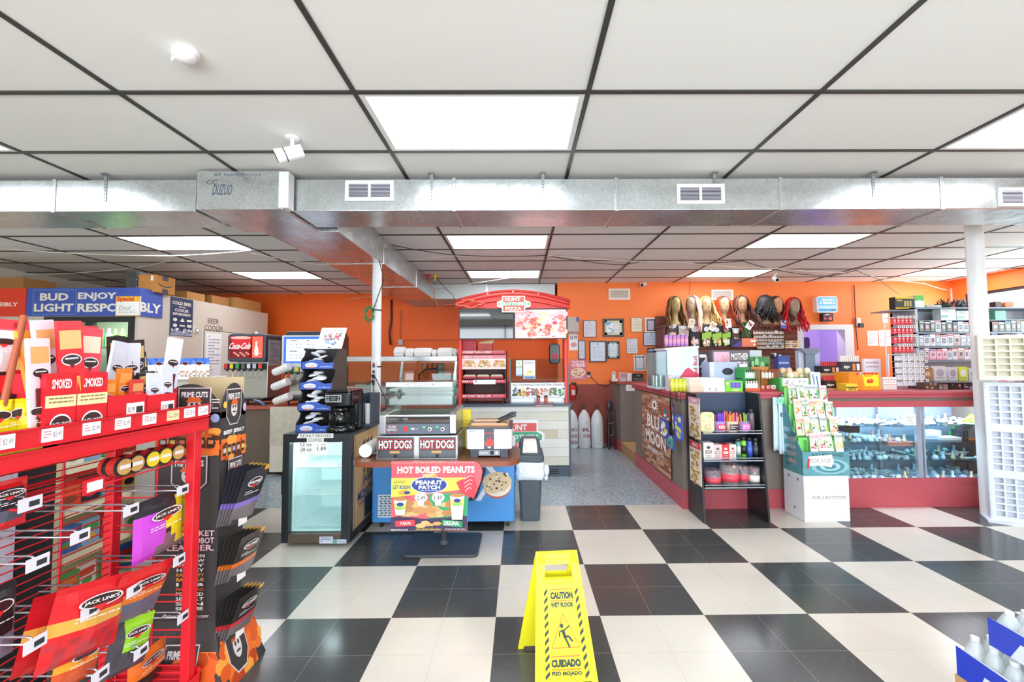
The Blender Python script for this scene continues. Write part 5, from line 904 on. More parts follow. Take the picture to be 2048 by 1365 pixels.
# behind the kiosk
x = at(1108, 700, Y=6.6).x; zc = at(1108, 728, Y=6.6).z; t = thing('wall_dispenser', 'black rounded dispenser with a red label behind the toppings station', 'dispenser', (x, 6.6, zc)); b = MB(); z1 = at(1108, 688, Y=6.6).z; b.T = None; b.rbox(x-.085, x+.085, 6.5, 6.62, zc, z1, C('#25282c', .25), .05, 'y'); b.build('body', t, bevel=.015); MB().box(x-.04, x+.05, 6.495, 6.5, zc+.07, zc+.16, C('#c2303a')).build('label', t)
# things on the wall between kiosk and counter
t = thing('wall_box', 'grey metal box with a blue corner at the edge of the kiosk', 'box', (at(1147, 650, Y=7.3).x, 7.3, at(1147, 664, Y=7.3).z)); x0, x1 = at(1136, 650, Y=7.3).x, at(1157, 650, Y=7.3).x; z0, z1 = at(1147, 664, Y=7.3).z, at(1147, 635, Y=7.3).z; MB().box(x0, x1, 7.28, YB-.001, z0, z1, C('#b9b2a8', .5)).build('body', t); MB().box(x1-.04, x1+.0, 7.27, 7.28, z1-.08, z1, C('#46549a')).build('corner_sticker', t)
paper_front(1138, 663, 1156, 701, YB-.004, 'narrow hanging pizza price sign', name='price_sign', draw=lambda A: (A.rect(1138, 663, 1156, 669, C('#d8808a')), A.text('EXTRA', 1140, 664, 1154, 668, WHITE, .01), A.text('$6.99', 1140, 672, 1154, 680, C('#4a4a50'), .01), A.ell(1147, 690, 6, 5, C('#e2909a'))), cat='sign', m=C('#ececee'))
paper_front(1139, 719, 1173, 760, YB-.004, 'pizza poster about double cheese above the fire extinguisher', name='pizza_poster', draw=lambda A: (A.rect(1139, 719, 1173, 760, C('#e2707c')), A.text('TWICE THE', 1142, 722, 1168, 727, WHITE, .02), A.text('CHEESE', 1143, 728, 1170, 734, WHITE, .03), A.ell(1156, 746, 15, 10, C('#f0cdb4')), A.blobs(1146, 740, 1166, 752, 26, 2, 1.5, [C('#d98a6a'), C('#c2705c'), C('#f6e4c8')], 3), A.rows(1142, 756, 1170, 759, 1, WHITE)), cat='poster')
x = at(1147, 780, Y=7.25).x; z0, z1 = at(1147, 800, Y=7.25).z, at(1147, 766, Y=7.25).z
t = thing('fire_extinguisher', 'red fire extinguisher on the wall beneath the cheese pizza poster', 'fire extinguisher', (x, 7.3, z0)); MB().lathe([(.045, 0), (.055, .01), (.055, z1-z0-.08), (.03, z1-z0-.04), (.015, z1-z0-.03)], (x, 7.33, z0), C('#d8281f', .25), 18).build('cylinder', t); MB().box(x-.03, x+.06, 7.30, 7.34, z1-.03, z1, BLACK).build('valve', t); MB().tube([(x+.03, 7.32, z1-.02), (x+.08, 7.32, z1-.1), (x+.06, 7.31, z0+.08)], .01, BLACK).build('hose', t); MB().box(x-.03, x+.03, 7.272, 7.275, z0+.08, z0+.17, C('#e8d8d0')).build('label', t)
# gas cylinders and folded hand truck
GC = C('#e6e8ea', .45, n=.12, ns=18); rg = random.Random(5)
for i, (px, base, l, tx) in enumerate(((1144, 894, 'white gas cylinder half hidden by the kiosk, with red writing', ['PROPERTY OF', 'LAKE KEY', 'ONLY GAS']), (1169, 894, 'rust-speckled white gas cylinder in the middle of the three', ['R', 'THIS']), (1195, 894, 'white gas cylinder nearest the counter, rightmost of three', []))):
    c = at(px, base, Y=7.12); r = 12.2*7.12/CF; top = at(px, 826, Y=7.12).z
    t = thing('gas_cylinder', l, 'gas cylinder', (c.x, 7.12, 0), group='white gas cylinders')
    b = MB(); b.lathe([(r-.01, 0), (r, .012), (r, top-.17), (r*.93, top-.09), (r*.7, top-.02), (r*.36, top+.03), (r*.3, top+.05)], (c.x, 7.12, 0), GC, 28)
    A = Art(b, (c.x-r*.95, 7.12-r-.001, top-.2), (r*1.9, 0, 0), (0, 0, -.4), (0, 0, 10, 10)); A.blobs(2, -1.5, 8, 9, 16, .25, .2, [C('#9a5a3a'), C('#b98a6a')], i)
    for j, s_ in enumerate(tx): A.text(s_, 3, 1.2+j*2.6, 9.2, 2.6+j*2.6, C('#a04450'), .02)
    b.build('shell', t)
    b = MB(); b.rod((c.x, 7.12, top+.05), (c.x, 7.12, top+.10), .014, C('#6a4a34', .5), seg=10); b.rod((c.x-.035, 7.12, top+.11), (c.x+.035, 7.12, top+.11), .016, C('#5a4434', .6), seg=10); b.rod((c.x, 7.12, top+.10), (c.x, 7.12, top+.13), .02, C('#5a4434', .6), seg=10); b.build('valve', t)
hx = at(1222, 850, Y=7.0).x; t = thing('folding_stand', 'black folding step stand leaning beside the gas cylinders', 'stand', (hx, 7.05, 0)); zt = at(1222, 803, Y=7.0).z; DB = C('#3c3638', .4)
for s_ in (-1, 1): MB().tube([(hx+s_*.055, 6.92, 0), (hx+s_*.04, 7.0, .35), (hx+s_*.03, 7.1, zt-.1), (hx, 7.12, zt)], .014, DB, 8).build('leg', t); MB().tube([(hx+s_*.03, 7.2, 0), (hx+s_*.035, 7.15, .5), (hx+s_*.03, 7.12, zt-.05)], .012, DB, 8).build('leg', t)
for z in (.22, .42): MB().rod((hx-.05, 6.97, z), (hx+.05, 6.97, z+.02), .006, C('#b08a6a'), seg=6).build('crossbar', t)
MB().ball((hx, 7.08, zt-.09), .07, DB, 12, 8, .8, .4, 1.4).build('folded_seat', t)
# ================================================================== sales counter
KT = 1.16; CYF = 4.19; SX = 1.64; cx1 = 4.92
t = thing('sales_counter', 'long taupe sales counter with rose trim, L-shaped, running to the right post', 'counter', (3.2, 4.8, 0))
vx0 = 3.02; b = MB(); b.box(SX, SX+.55, CYF, 5.88, .18, KT-.065, TAUPE); b.box(SX+.55, vx0, CYF, 4.72, .18, KT-.065, TAUPE); b.box(vx0, cx1, CYF, 4.72, 1.06, KT-.065, TAUPE); b.box(vx0, cx1, 4.69, 4.72, .0, 1.06, TAUPE); b.box(vx0, vx0+.03, CYF, 4.69, .0, 1.06, TAUPE); b.box(cx1-.03, cx1, CYF, 4.69, .0, 1.06, TAUPE); b.build('body', t)
b = MB(); b.box(SX-.012, SX+.54, CYF-.012, 5.89, 0, .185, ROSE); b.box(SX+.54, vx0, CYF-.012, 4.7, 0, .185, ROSE); b.box(vx0, cx1, CYF-.012, 4.69, 0, .235, ROSE); b.build('plinth', t)
b = MB(); b.box(SX-.03, SX+.58, CYF-.03, 5.91, KT-.065, KT-.03, ROSE); b.box(SX-.045, SX+.6, CYF-.045, 5.92, KT-.03, KT, ROSE); b.box(SX+.58, cx1+.02, CYF-.03, 4.75, KT-.065, KT-.03, ROSE); b.box(SX+.6, cx1+.03, CYF-.045, 4.77, KT-.03, KT, ROSE); b.build('worktop', t, bevel=.004)
MB().box(vx0, cx1, CYF-.012, CYF+.02, 1.0, 1.062, ROSE).build('case_rail', t); MB().box(vx0, cx1, CYF-.016, CYF+.02, .235, .285, ROSE).build('case_sill', t)
ALU = C('#c9d2dc', .25, m=.8); INT = C('#dfe6f4', .5)
MB().box(vx0+.03, cx1-.03, 4.66, 4.69, .24, 1.05, C('#7f8796', .5)).box(vx0+.03, cx1-.03, CYF+.02, 4.66, .236, .25, INT).build('case_lining', t)
for z in (.44, .62, .80, .985) : pass
for z in (.45, .63, .80): MB().box(vx0+.04, cx1-.04, CYF+.05, 4.64, z-.006, z, glass('#d6ecf0', .8)).build('glass_shelf', t)
for xa in (vx0+.55, vx0+1.02, vx0+1.55): MB().box(xa-.012, xa+.012, 4.63, 4.66, .25, 1.04, ALU).build('shelf_standard', t)
xm = at(1840, 900, Y=CYF).x
for xa, w_ in ((xm, .03), (xm+.045, .012), (vx0+.02, .02), (cx1-.02, .02)): MB().box(xa-w_, xa+w_*.6, CYF-.008, CYF+.02, .285, 1.0, ALU).build('door_stile', t)
MB().box(vx0+.03, xm-.03, CYF+.002, CYF+.006, .285, 1.0, glass()).build('sliding_pane', t); MB().box(xm+.05, cx1-.03, CYF+.010, CYF+.014, .285, 1.0, glass()).build('sliding_pane', t)
for i in range(12):
    x = vx0+.12+i*.148; MB().rod((x, CYF+.045, .252), (x, CYF+.05, .262), .014, C('#dfe6ff', .4, e=28), seg=10).build('lamp_spot', t)
MB().box(vx0+.05, cx1-.05, CYF+.03, CYF+.05, 1.03, 1.045, C('#dfe4ff', .4, e=22)).build('lamp_strip', t)
for xa_, xb_ in ((vx0+.1, xm-.1), (xm+.1, cx1-.1)): area('case_lamp', ((xa_+xb_)/2, CYF+.06, 1.02), (.55, 0, 0), xb_-xa_, .03, 16, (.72, .8, 1))
# small glass pipes and trinkets in the case
rg = random.Random(11); gm = [C('#dff0ee', .1), C('#c6d8ee', .1), C('#e8ecf0', .15), C('#bcd3da', .1), C('#9fb6c8', .15), C('#e2c6a8', .2), C('#a8c9b4', .15), C('#cfd0ea', .12)]
protos = []
for i in range(8):
    b = MB(); m = gm[i]; k = i % 4
    if k == 0: b.ball((0, 0, .018), .018, m, 10, 6); b.tube([(0, 0, .02), (.03, .01, .022), (.065, .015, .03)], .006, m)
    elif k == 1: b.lathe([(.012, 0), (.016, .01), (.008, .025), (.008, .05), (.012, .055)], (0, 0, 0), m, 10)
    elif k == 2: b.tube([(-.04, 0, .008), (0, .01, .008), (.04, .02, .008)], .0075, m); b.ball((-.04, 0, .012), .012, m, 8, 6)
    else: b.lathe([(.02, 0), (.022, .012), (.012, .03), (.0, .032)], (0, 0, 0), m, 10)
    protos.append(b.build('glass_trinket', loc=(0, 0, 0)))
zs = (.251, .4505, .6305, .8005); used = set(); names = ['case floor', 'lowest glass shelf', 'middle glass shelf', 'top glass shelf']
for s_, z in enumerate(zs):
    for side, (xa, xb) in enumerate(((vx0+.08, xm-.05), (xm+.06, cx1-.08))):
        if side and s_ in (2,): continue
        n = 40 if not side else 24
        for j in range(n):
            i = rg.randrange(8); x = xa+(xb-xa)*(j+.5)/n+rg.uniform(-.01, .01); y = CYF+.09+(j % 3)*.14+rg.uniform(0, .04)
            o = protos[i]
            if i in used: o = protos[i].copy(); COL.objects.link(o)
            used.add(i); o.location = (x, y, z); o.rotation_euler = (0, 0, rg.uniform(0, 6)); o.scale = (1.35, 1.35, 1.35)
            tag(o, f'small glass trinket among many on the {names[s_]}, {"right" if side else "left"} half of the case', 'trinket', f'glass trinkets on the {names[s_]}, {"right" if side else "left"} half')
def item(name, label, cat, x0, y0, x1, y1, Y, d, m, draw=None, group=None, bev=.002, th=0, z0=None, parts=False):
    """boxy thing whose front face fills the given picture rectangle at depth Y"""
    a0, a1 = at(x0, y0, Y=Y), at(x1, y1, Y=Y); zb = a1.z if z0 is None else z0
    b = MB(); b.rbox(a0.x, a1.x, Y, Y+d, zb, a0.z, m, th, 'y') if th else b.box(a0.x, a1.x, Y, Y+d, zb, a0.z, m)
    if draw: draw(Art(b, (a0.x, Y, a0.z), (a1.x-a0.x, 0, 0), (0, 0, zb-a0.z), (0, 0, 100, 100)))
    return tag(b.build(name), label, cat, group)
# things in the right half of the case
item('coloured_box', 'lilac and white box standing on the middle shelf of the display case', 'box', 1850, 862, 1884, 895, CYF+.2, .1, C('#c9c0dc'), lambda A: (A.rect(10, 10, 90, 60, C('#e6dcea')), A.rows(15, 65, 85, 90, 3, C('#9a8fb8'))), z0=.6305)
item('coloured_box', 'white box with orange stripes on the middle shelf of the display case', 'box', 1884, 876, 1925, 897, CYF+.15, .12, C('#eef0f4'), lambda A: (A.rect(0, 25, 100, 32, C('#e0603a')), A.rect(0, 68, 100, 75, C('#e0603a'))), z0=.6305)
item('coloured_box', 'dark box with a red dot pattern in the display case', 'box', 1926, 862, 1938, 897, CYF+.15, .12, C('#2a3036'), lambda A: A.blobs(20, 10, 80, 90, 9, 10, 5, [C('#e05040'), C('#58b0a0')], 2), z0=.6305)
item('coloured_box', 'orange box at the right end of the display case', 'box', 1944, 884, 1966, 897, CYF+.15, .12, C('#e0602e'), lambda A: A.rect(0, 0, 100, 30, C('#e8dc6a')), z0=.6305)
for i, (x, l) in enumerate(((1895, 'green glass bottle shape on the middle shelf of the case'),)): tag(MB().lathe([(.03, 0), (.045, .02), (.04, .06), (.015, .09), (.015, .12)], (at(x+12, 880, Y=4.5).x, 4.5, .6305), C('#2f9a5a', .2), 16).build('green_bottle'), l, 'bottle')
rg = random.Random(4); gp = MB()
for i in range(26): c = (at(1948, 850, Y=4.35).x+rg.uniform(-.11, .11), 4.35+rg.uniform(-.08, .08), .805+rg.uniform(.01, .07)); gp.ball(c, .022, C('#b4ef3a', .4), 8, 6)
tag(gp.build('lime_packets'), 'heap of lime green packets on the top shelf of the case', 'packets', kind='stuff')
item('display_tray', 'long salmon pink tray with a white label in the glass case', 'tray', 1780, 893, 1832, 902, CYF+.06, .3, C('#d98a80'), lambda A: A.rect(22, 12, 60, 62, PAPER), z0=.6305)
item('display_tray', 'black tray with a price tag on a glass shelf', 'tray', 1694, 866, 1720, 874, CYF+.06, .28, C('#26282c'), lambda A: A.rect(20, 20, 60, 80, PAPER), z0=.8005)
paper_front(1806, 830, 1832, 851, CYF-.001, 'handwritten tobacco use only note on the case glass', name='handwritten_note', draw=lambda A: (A.text('Tobacco', 1809, 833, 1827, 837, C('#3f8f70'), 0), A.text('use', 1814, 839, 1823, 843, C('#3f8f70'), 0), A.text('only', 1817, 845, 1828, 849, C('#3f8f70'), 0)))
# ---- inner counter, step and staff side
t = thing('rear_counter', 'short brown counter with reddish top standing against the back wall', 'counter', (2.0, 7.0, 0))
b = MB(); b.box(SX, 2.37, 6.72, 7.4, .17, 1.10, TAUPE); b.build('cabinet', t); MB().box(SX-.03, 2.38, 6.69, 7.41, 1.10, 1.14, MAH).build('worktop', t, bevel=.004); MB().box(SX-.01, SX+.0, 6.71, 7.4, 0, .17, ROSE).build('plinth', t)
struct('platform', MB().box(SX+.002, XR, 5.9, YB, 0, .168, C('#b08a5a', .6, n=.1, ns=6)))
bpy.data.objects['platform']['kind'] = 'structure'
item('paper_label', 'small handwritten label on the front of the rear counter', 'label', 1252, 770, 1283, 782, 6.715, .003, PAPER, lambda A: A.text('TOMALES', 8, 30, 90, 70, C('#6a6a72'), 0, .1))
item('telephone', 'white cordless telephone upright on the rear counter', 'telephone', 1225, 744, 1231, 760, 6.85, .04, C('#eceef0'), lambda A: (A.rect(20, 8, 80, 26, C('#4a5a66')), A.rows(25, 35, 75, 75, 5, C('#8a8f96'))), z0=1.141, th=.01)
item('charging_cradle', 'low white charging cradle under the cordless telephone', 'charger', 1224, 758, 1236, 763, 6.80, .08, C('#dde0e2'), z0=1.141)
item('product_box', 'pinkish printed carton beside the card printer', 'box', 1240, 746, 1253, 762, 6.8, .08, C('#d8c3c8'), lambda A: (A.rect(5, 10, 95, 55, C('#b88a9a')), A.rows(10, 62, 90, 90, 3, C('#5a5a8a'))), z0=1.141)
item('product_box', 'white carton immediately left of the black card printer', 'box', 1254, 747, 1264, 762, 6.8, .1, C('#e6ddd4'), z0=1.141)
item('card_printer', 'black receipt printer on the rear counter', 'printer', 1265, 748, 1287, 761, 6.78, .15, C('#2a2d30'), lambda A: (A.rect(8, 10, 92, 40, C('#15171a')), A.text('CARD', 35, 20, 70, 34, C('#c8cccf'), 0), A.rect(5, 60, 95, 90, C('#565b60'))), z0=1.141)
tag(MB().box(at(1174, 745, Y=YB).x, at(1181, 745, Y=YB).x, YB-.012, YB-.001, at(1177, 755, Y=YB).z, at(1177, 744, Y=YB).z, C('#ece4dc')).box(at(1174, 745, Y=YB).x, at(1180, 745, Y=YB).x, YB-.05, YB-.012, at(1177, 750, Y=YB).z, at(1177, 744, Y=YB).z, BLACK).build('wall_outlet'), 'wall outlet with a black adapter left of the telephone', 'outlet')
wire([at(1178, 748, Y=YB-.04), at(1190, 762, Y=YB-.05), at(1205, 772, Y=YB-.05), at(1224, 762, Y=6.9)], .006, BLACK, 'black cord drooping from the adapter to the telephone', sag=.1)
# banner on the side of the counter
b = MB(); X = SX-.014; f = lambda px, py: at(px, py, X=X); P0, P1, P2, P3 = f(1284, 783), f(1340, 797), f(1342, 961), f(1286, 915); BR = C('#a9775c', .7); BRD = [C('#8f5b42', .7), C('#b9876a', .7), C('#7a4a36', .7), C('#c29a80', .7)]
b.T = None; n = 12; top = [P0.lerp(P1, i/n) for i in range(n+1)]; bot = [P3.lerp(P2, i/n) for i in range(n+1)]
for i, p in enumerate(top+bot): p.x = X-.004-.012*abs(math.sin(i*1.1))*0
for i in range(n): b.poly([bot[i], bot[i+1], top[i+1], top[i]], BR)
zt_, zb_ = (P0.z+P1.z)/2, P3.z; A = Art(b, (X-.004, P0.y, P0.z), (0, P1.y-P0.y, 0), (0, 0, P3.z-P0.z), (0, 0, 100, 150), base=.001); A.n = Vector((-1, 0, 0))
rg = random.Random(9)
for r in range(24):
    x = -rg.uniform(0, 12)
    while x < 100:
        x2 = x+rg.uniform(11, 16)
        if rg.random() < .8:
            A.mb.add([A.p(max(0, x+.7), r*6.2+.6), A.p(max(0, x+.7), r*6.2+5.6), A.p(min(100, x2), r*6.2+5.6), A.p(min(100, x2), r*6.2+.6)], [(0, 1, 2, 3)], rg.choice(BRD))
        x = x2
A.up(); W2 = C('#efece8', .6)
for i in range(12): a = i*PI/6; A.poly([(50+5*math.cos(a-.3), 22+5.5*math.sin(a-.3)), (50+16*math.cos(a), 22+18*math.sin(a)), (50+5*math.cos(a+.3), 22+5.5*math.sin(a+.3))], W2); A.k -= A.step
A.up(); A.ell(50, 22, 8, 9, W2); A.ell(50, 22, 4, 5, BRD[2])
A.text('BLUE', 22, 44, 80, 72, W2, .02); A.text('MOON', 16, 78, 86, 106, W2, .02); A.text('BREWING CO.', 22, 112, 80, 121, W2, .02)
tag(b.build('brick_banner', solid=0), 'brick patterned cloth banner with white lettering on the counter side', 'banner')
# hanging clips of lighters and toys at the counter corner
for i, (px, y0, y1, w_, l, cs) in enumerate(((1332, 812, 842, .12, 'round toy card of red and green discs on the counter side', ['#d2402e', '#2f8a4a', '#e8e2da', '#3f7a9a']), (1328, 838, 876, .14, 'blue edged yellow and white packet hanging under the toy card', ['#3f55b0', '#f0e6c0', '#e8d04a', '#f4f2ee']), (1346, 808, 862, .035, 'long thin patterned packet hanging beside the toy card', ['#3c3a50', '#6ab04a', '#e6e2ea', '#a85ab0']), (1357, 830, 880, .10, 'blue packet with a fish tail top hanging at the counter corner', ['#4a66c8', '#e9e4c4', '#e6cf5a', '#5f9ad0']), (1341, 870, 898, .12, 'two blue and green packets hanging lowest on the counter side', ['#3f55b0', '#58b07a', '#e6e2d0', '#33447a']))):
    X2 = SX-.05-.012*i; a0, a1 = at(px, y0, X=X2), at(px, y1, X=X2); b = MB(); yc = a0.y; b.rbox(X2-.004, X2, yc-w_, yc+w_, a1.z, a0.z, C(cs[0], .3), .04, 'x'); A = Art(b, (X2-.004, yc-w_, a0.z), (0, 2*w_, 0), (0, 0, a1.z-a0.z), (0, 0, 100, 100)); A.n = Vector((-1, 0, 0)); A.blobs(20, 14, 82, 86, 26, 13, 9, [C(c_) for c_ in cs[1:]], i, 9)
    tag(b.build('hanging_packet'), l, 'packet', 'packets hanging on the counter side')
for i, (px, l) in enumerate(((1341, 'left black hook over the counter edge'), (1353, 'middle black hook over the counter edge'), (1362, 'right black hook over the counter edge'))):
    p = at(px, 785, X=SX-.05); tag(MB().tube([(p.x+.055, p.y, KT+.003), (p.x+.03, p.y, KT+.012), (p.x-.006, p.y, KT+.004), (p.x-.006, p.y, KT-.06), (p.x, p.y, KT-.09)], .004, BLACK).build('wire_hook'), l, 'hook', 'black hooks on the counter edge')
# ---- black shelf stand in front of the counter
t = thing('black_shelf_stand', 'black open shelf stand leaning back against the counter front', 'shelf', (1.97, 3.98, 0)); BS = C('#26282b', .35); bx0, bx1 = 1.69, 2.26; zt = 1.17
for x in (bx0-.018, bx1): MB().prism([(x, 3.80, 0), (x, 4.15, 0), (x, 4.15, zt), (x, 3.90, zt)], (.018, 0, 0), BS).build('side_panel', t, bevel=.002)
MB().box(bx0, bx1, 4.13, 4.15, .24, zt-.01, C('#30405a', .5)).build('back_panel', t)
SHZ = [(3.815, .81), (3.81, .56), (3.80, .318)]
for y, z in SHZ:
    MB().box(bx0+.001, bx1-.001, y+.04, 4.13, z-.012, z, C('#3a3c40', .3)).build('shelf', t); b = MB(); CL = C('#aab4bc', .15, m=.6); b.rod((bx0+.01, y+.03, z+.02), (bx1-.01, y+.03, z+.02), .004, CL); b.rod((bx0+.01, y+.03, z-.005), (bx1-.01, y+.03, z-.005), .006, CL); b.build('shelf_rail', t)
def onshelf(k, name, label, cat, pa, pb, h, m, draw=None, Y=None, d=.09, th=0, group=None):
    y, z = SHZ[k]; Y = Y or y+.06; x0, x1 = at(pa, 900, Y=Y).x, at(pb, 900, Y=Y).x
    b = MB(); b.rbox(x0, x1, Y, Y+d, z+.001, z+h, m, th, 'y') if th else b.box(x0, x1, Y, Y+d, z+.001, z+h, m)
    if draw: draw(Art(b, (x0, Y, z+h), (x1-x0, 0, 0), (0, 0, -h), (0, 0, 100, 100)))
    return tag(b.build(name), label, cat, group)
def sticks(k, label, pa, pb, h, cup, cols, n=14, hh=.09, text=None, seed=0):
    y, z = SHZ[k]; Y = y+.11; x0, x1 = at(pa, 900, Y=Y).x, at(pb, 900, Y=Y).x; xm = (x0+x1)/2; r = (x1-x0)/2; t = thing('lighter_cup', label, 'cup display', (xm, Y, z))
    MB().lathe([(r*.85, 0), (r*.85, .004), (r, h), (r*.97, h), (r*.82, .006)], (xm, Y, z+.001), cup, 20, sy=.8).build('cup', t)
    b = MB(); A = Art(b, (xm-r*.7, Y-r*.84, z+h*.75), (r*1.4, 0, 0), (0, 0, -h*.55), (0, 0, 100, 60)); A.rect(0, 0, 100, 60, C(cols[0])); 
    if text: A.text(text, 12, 12, 88, 42, WHITE, .03)
    else: A.rows(10, 10, 90, 50, 4, WHITE, seed)
    b.build('label', t); rg = random.Random(seed)
    for i in range(n):
        a = rg.uniform(0, 2*PI); q = rg.uniform(.1, .7)*r; x, yy = xm+q*math.cos(a), Y+q*.8*math.sin(a); lx = (x-xm)*.5; q = MB().rod((x, yy, z+.02), (x+lx, yy+rg.uniform(-.01, .01), z+h+hh*rg.uniform(.4, 1)), .0085, C(rg.choice(cols[1:]), .3), seg=7)
        q.build('stick', t)
PURP = ['#8a4ab8', '#b86ad0', '#e07ab8', '#6a4ac8', '#d64a8a']
onshelf(0, 'card_display', 'pale yellow card of small packets leaning on the top stand shelf', 'card', 1403, 1430, .19, C('#e8e2a8'), lambda A: (A.blobs(15, 12, 85, 70, 22, 7, 5, [C('#f4f2e4'), C('#d8c86a'), C('#a8c878'), C('#e0a8a0')], 3), A.text('Tablets', 20, 74, 80, 84, C('#6a7a4a'), 0)), th=.03, d=.03)
sticks(0, 'cup of purple and pink lighters lettered red on the top shelf', 1429, 1452, .10, C('#b490d8', .3), ['#d8304a']+PURP, 16, .10, 'RED', 1)
sticks(0, 'cup of orange and pink sticks on the top shelf', 1453, 1477, .10, C('#e8c8a8', .3), ['#3a2a30', '#e8843a', '#f0a86a', '#d85a9a', '#c8703a'], 16, .09, None, 2)
sticks(0, 'lilac tub of dark lighters next to the metal flask', 1478, 1500, .10, plastic_clear('#c8a8e0', .5), ['#d87ac8', '#3a3a7a', '#e8843a', '#2a2a3a', '#8ab04a'], 14, .09, None, 3)
def can(k, label, px, r, h, cols, name='spray_can', Y=None):
    y, z = SHZ[k]; Y = Y or y+.12; x = at(px, 900, Y=Y).x; t = thing(name, label, 'can', (x, Y, z)); MB().lathe([(r, 0), (r, h*.78), (r*.8, h*.83)], (x, Y, z+.001), C(cols[0], .25), 18).build('body', t); MB().lathe([(r*.8, 0), (r*.8, h*.14), (r*.4, h*.17)], (x, Y, z+.001+h*.83), C(cols[1], .3), 14).build('cap', t)
    if len(cols) > 2: MB().lathe([(r*1.01, h*.2), (r*1.01, h*.6)], (x, Y, z+.001), C(cols[2], .3), 18).build('label', t)
can(0, 'dark metal flask at the right end of the top shelf', 1504, .028, .21, ['#6a6266', '#2a2a2c'], 'metal_flask')
for pa, pb, m, l, lt in ((1407, 1427, '#ece6e4', 'white box with a dark oval emblem on the middle stand shelf', '#3a3a3c'), (1427, 1444, '#dcc0c4', 'pale pink box with a grey band on the middle stand shelf', '#6a6466'), (1444, 1459, '#cf3038', 'bright red box on the middle stand shelf', '#f0d8d4'), (1459, 1472, '#e8d4d2', 'narrow white and red box beside the cans', '#b83a40')):
    onshelf(1, 'product_box', l, 'box', pa, pb, .158 if pa == 1407 else .14, C(m), lambda A, lt=lt: (A.ell(50, 28, 20, 9, C(lt)), A.rect(18, 45, 82, 62, C(lt)), A.rect(24, 49, 76, 58, C('#d8c8b8')), A.rows(20, 72, 80, 90, 2, C(lt))))
can(1, 'teal spray can on the middle shelf of the stand', 1476, .025, .19, ['#5a9a90', '#3a3a3c', '#c8d8d4']); can(1, 'lime green and black spray can on the middle shelf', 1487, .025, .20, ['#7ac83a', '#2a2c2e', '#1e2a1e']); can(1, 'blue spray can on the middle shelf of the stand', 1499, .025, .195, ['#3a55b8', '#2a2c34', '#4a6ad0']); can(1, 'black spray can at the right end of the middle shelf', 1511, .025, .19, ['#26282c', '#3a3a3c', '#4a4c54'])
for lo, hi, h, l, m, n_ in ((1409, 1440, .10, 'clear tub packed with small dark lighters, leftmost on the low shelf', '#d8c8d8', 26), (1441, 1476, .15, 'large clear round tub with a red label on the low shelf', '#e0dcdc', 30), (1477, 1496, .13, 'tall clear tub with a red and white label on the low shelf', '#d8d0d8', 18), (1497, 1518, .12, 'clear tub with a white label, rightmost on the low shelf', '#dcd8d8', 18)):
    y, z = SHZ[2]; Y = y+.13; x0, x1 = at(lo, 950, Y=Y).x, at(hi, 950, Y=Y).x; xm, r = (x0+x1)/2, (x1-x0)/2; t = thing('clear_tub', l, 'tub', (xm, Y, z)); MB().lathe([(r, 0), (r, h+.04), (r*.98, h+.04)], (xm, Y, z+.001), plastic_clear(m, .28), 24).build('tub', t)
    b = MB(); rg = random.Random(lo)
    for i in range(n_): a = rg.uniform(0, 6.3); q = rg.uniform(0, .85)*r; b.ball((xm+q*math.cos(a), Y+q*math.sin(a), z+.02+rg.uniform(0, h+.015)), .013, C(rg.choice(['#5a2a44', '#8a3a50', '#d8c8a8', '#3a3a6a', '#b85a6a', '#2a2a30']), .3), 7, 5)
    o = b.build('contents', t); o['kind'] = 'stuff'; MB().lathe([(r*1.02, h*.25), (r*1.02, h*.7)], (xm, Y, z), C('#d84a5a' if lo < 1490 else '#f0ece8', .4), 24).build('label', t)
for y0, y1, l, c1, c2 in ((796, 880, 'pink topped strip of gold packets hanging on the side of the black stand', '#d89ab0', '#c8a04a'), (884, 970, 'red topped strip of gold chocolate packets, lower on the stand side', '#d0404a', '#d0a83a')):
    X = bx0-.03; yc = at(1391, 900, X=X).y; z1, z0 = at(1391, y0, X=X).z, at(1391, y1, X=X).z; b = MB(); b.box(X-.003, X, yc-.12, yc+.13, z0+.02, z1, C('#e8d8c8', .5)); A = Art(b, (X-.003, yc-.12, z1), (0, .25, 0), (0, 0, z0-z1), (0, 0, 100, 200)); A.n = Vector((-1, 0, 0)); A.rect(0, 0, 100, 30, C(c1)); A.text('MINT' if y0 < 800 else 'CASH', 25, 8, 75, 22, WHITE, .02); A.blobs(14, 40, 86, 194, 60, 12, 7, [C(c2), C('#e8dcc0'), C('#b08a3a'), C('#a87a5a')], y0, 7); tag(b.build('packet_strip'), l, 'packet strip', 'packet strips on the stand side')
# ---- white box with cardboard display
t = thing('white_box', 'plain white box stand with scribbled writing on the checker floor', 'box', (2.82, 3.98, 0)); wx0, wx1, wy0, wy1, wz = 2.612, 3.03, 3.83, 4.12, .415; WB = C('#e9eef4', .5)
MB().box(wx0, wx1, wy0, wy1, 0, wz, WB).build('body', t, bevel=.003)
b = MB(); A = Art(b, (wx0, wy0, wz), (wx1-wx0, 0, 0), (0, 0, -wz), (0, 0, 100, 100)); A.text('FOR 2 BOTTOMS', 18, 44, 92, 51, C('#6a6a5a'), 0, .05); A2 = Art(b, (wx0, wy1, wz), (0, wy0-wy1, 0), (0, 0, -wz), (0, 0, 100, 100)); [A2.rect(x, y, x+6, y+6, C('#2a2c30')) for x, y in ((26, 8), (70, 9), (50, 76))]; A2.frame(5, 12, 94, 80, .8, C('#cdd6e0')); b.build('markings', t)
t = thing('wand_display', 'blue green cardboard counter display full of seasoning bags on the white box', 'display', (2.82, 3.98, wz)); TQ = C('#5f9aa4', .5, n=.35, ns=16); GRD = C('#7ad06a', .5); z0 = wz+.001; zr_ = 1.14; zf_ = .635
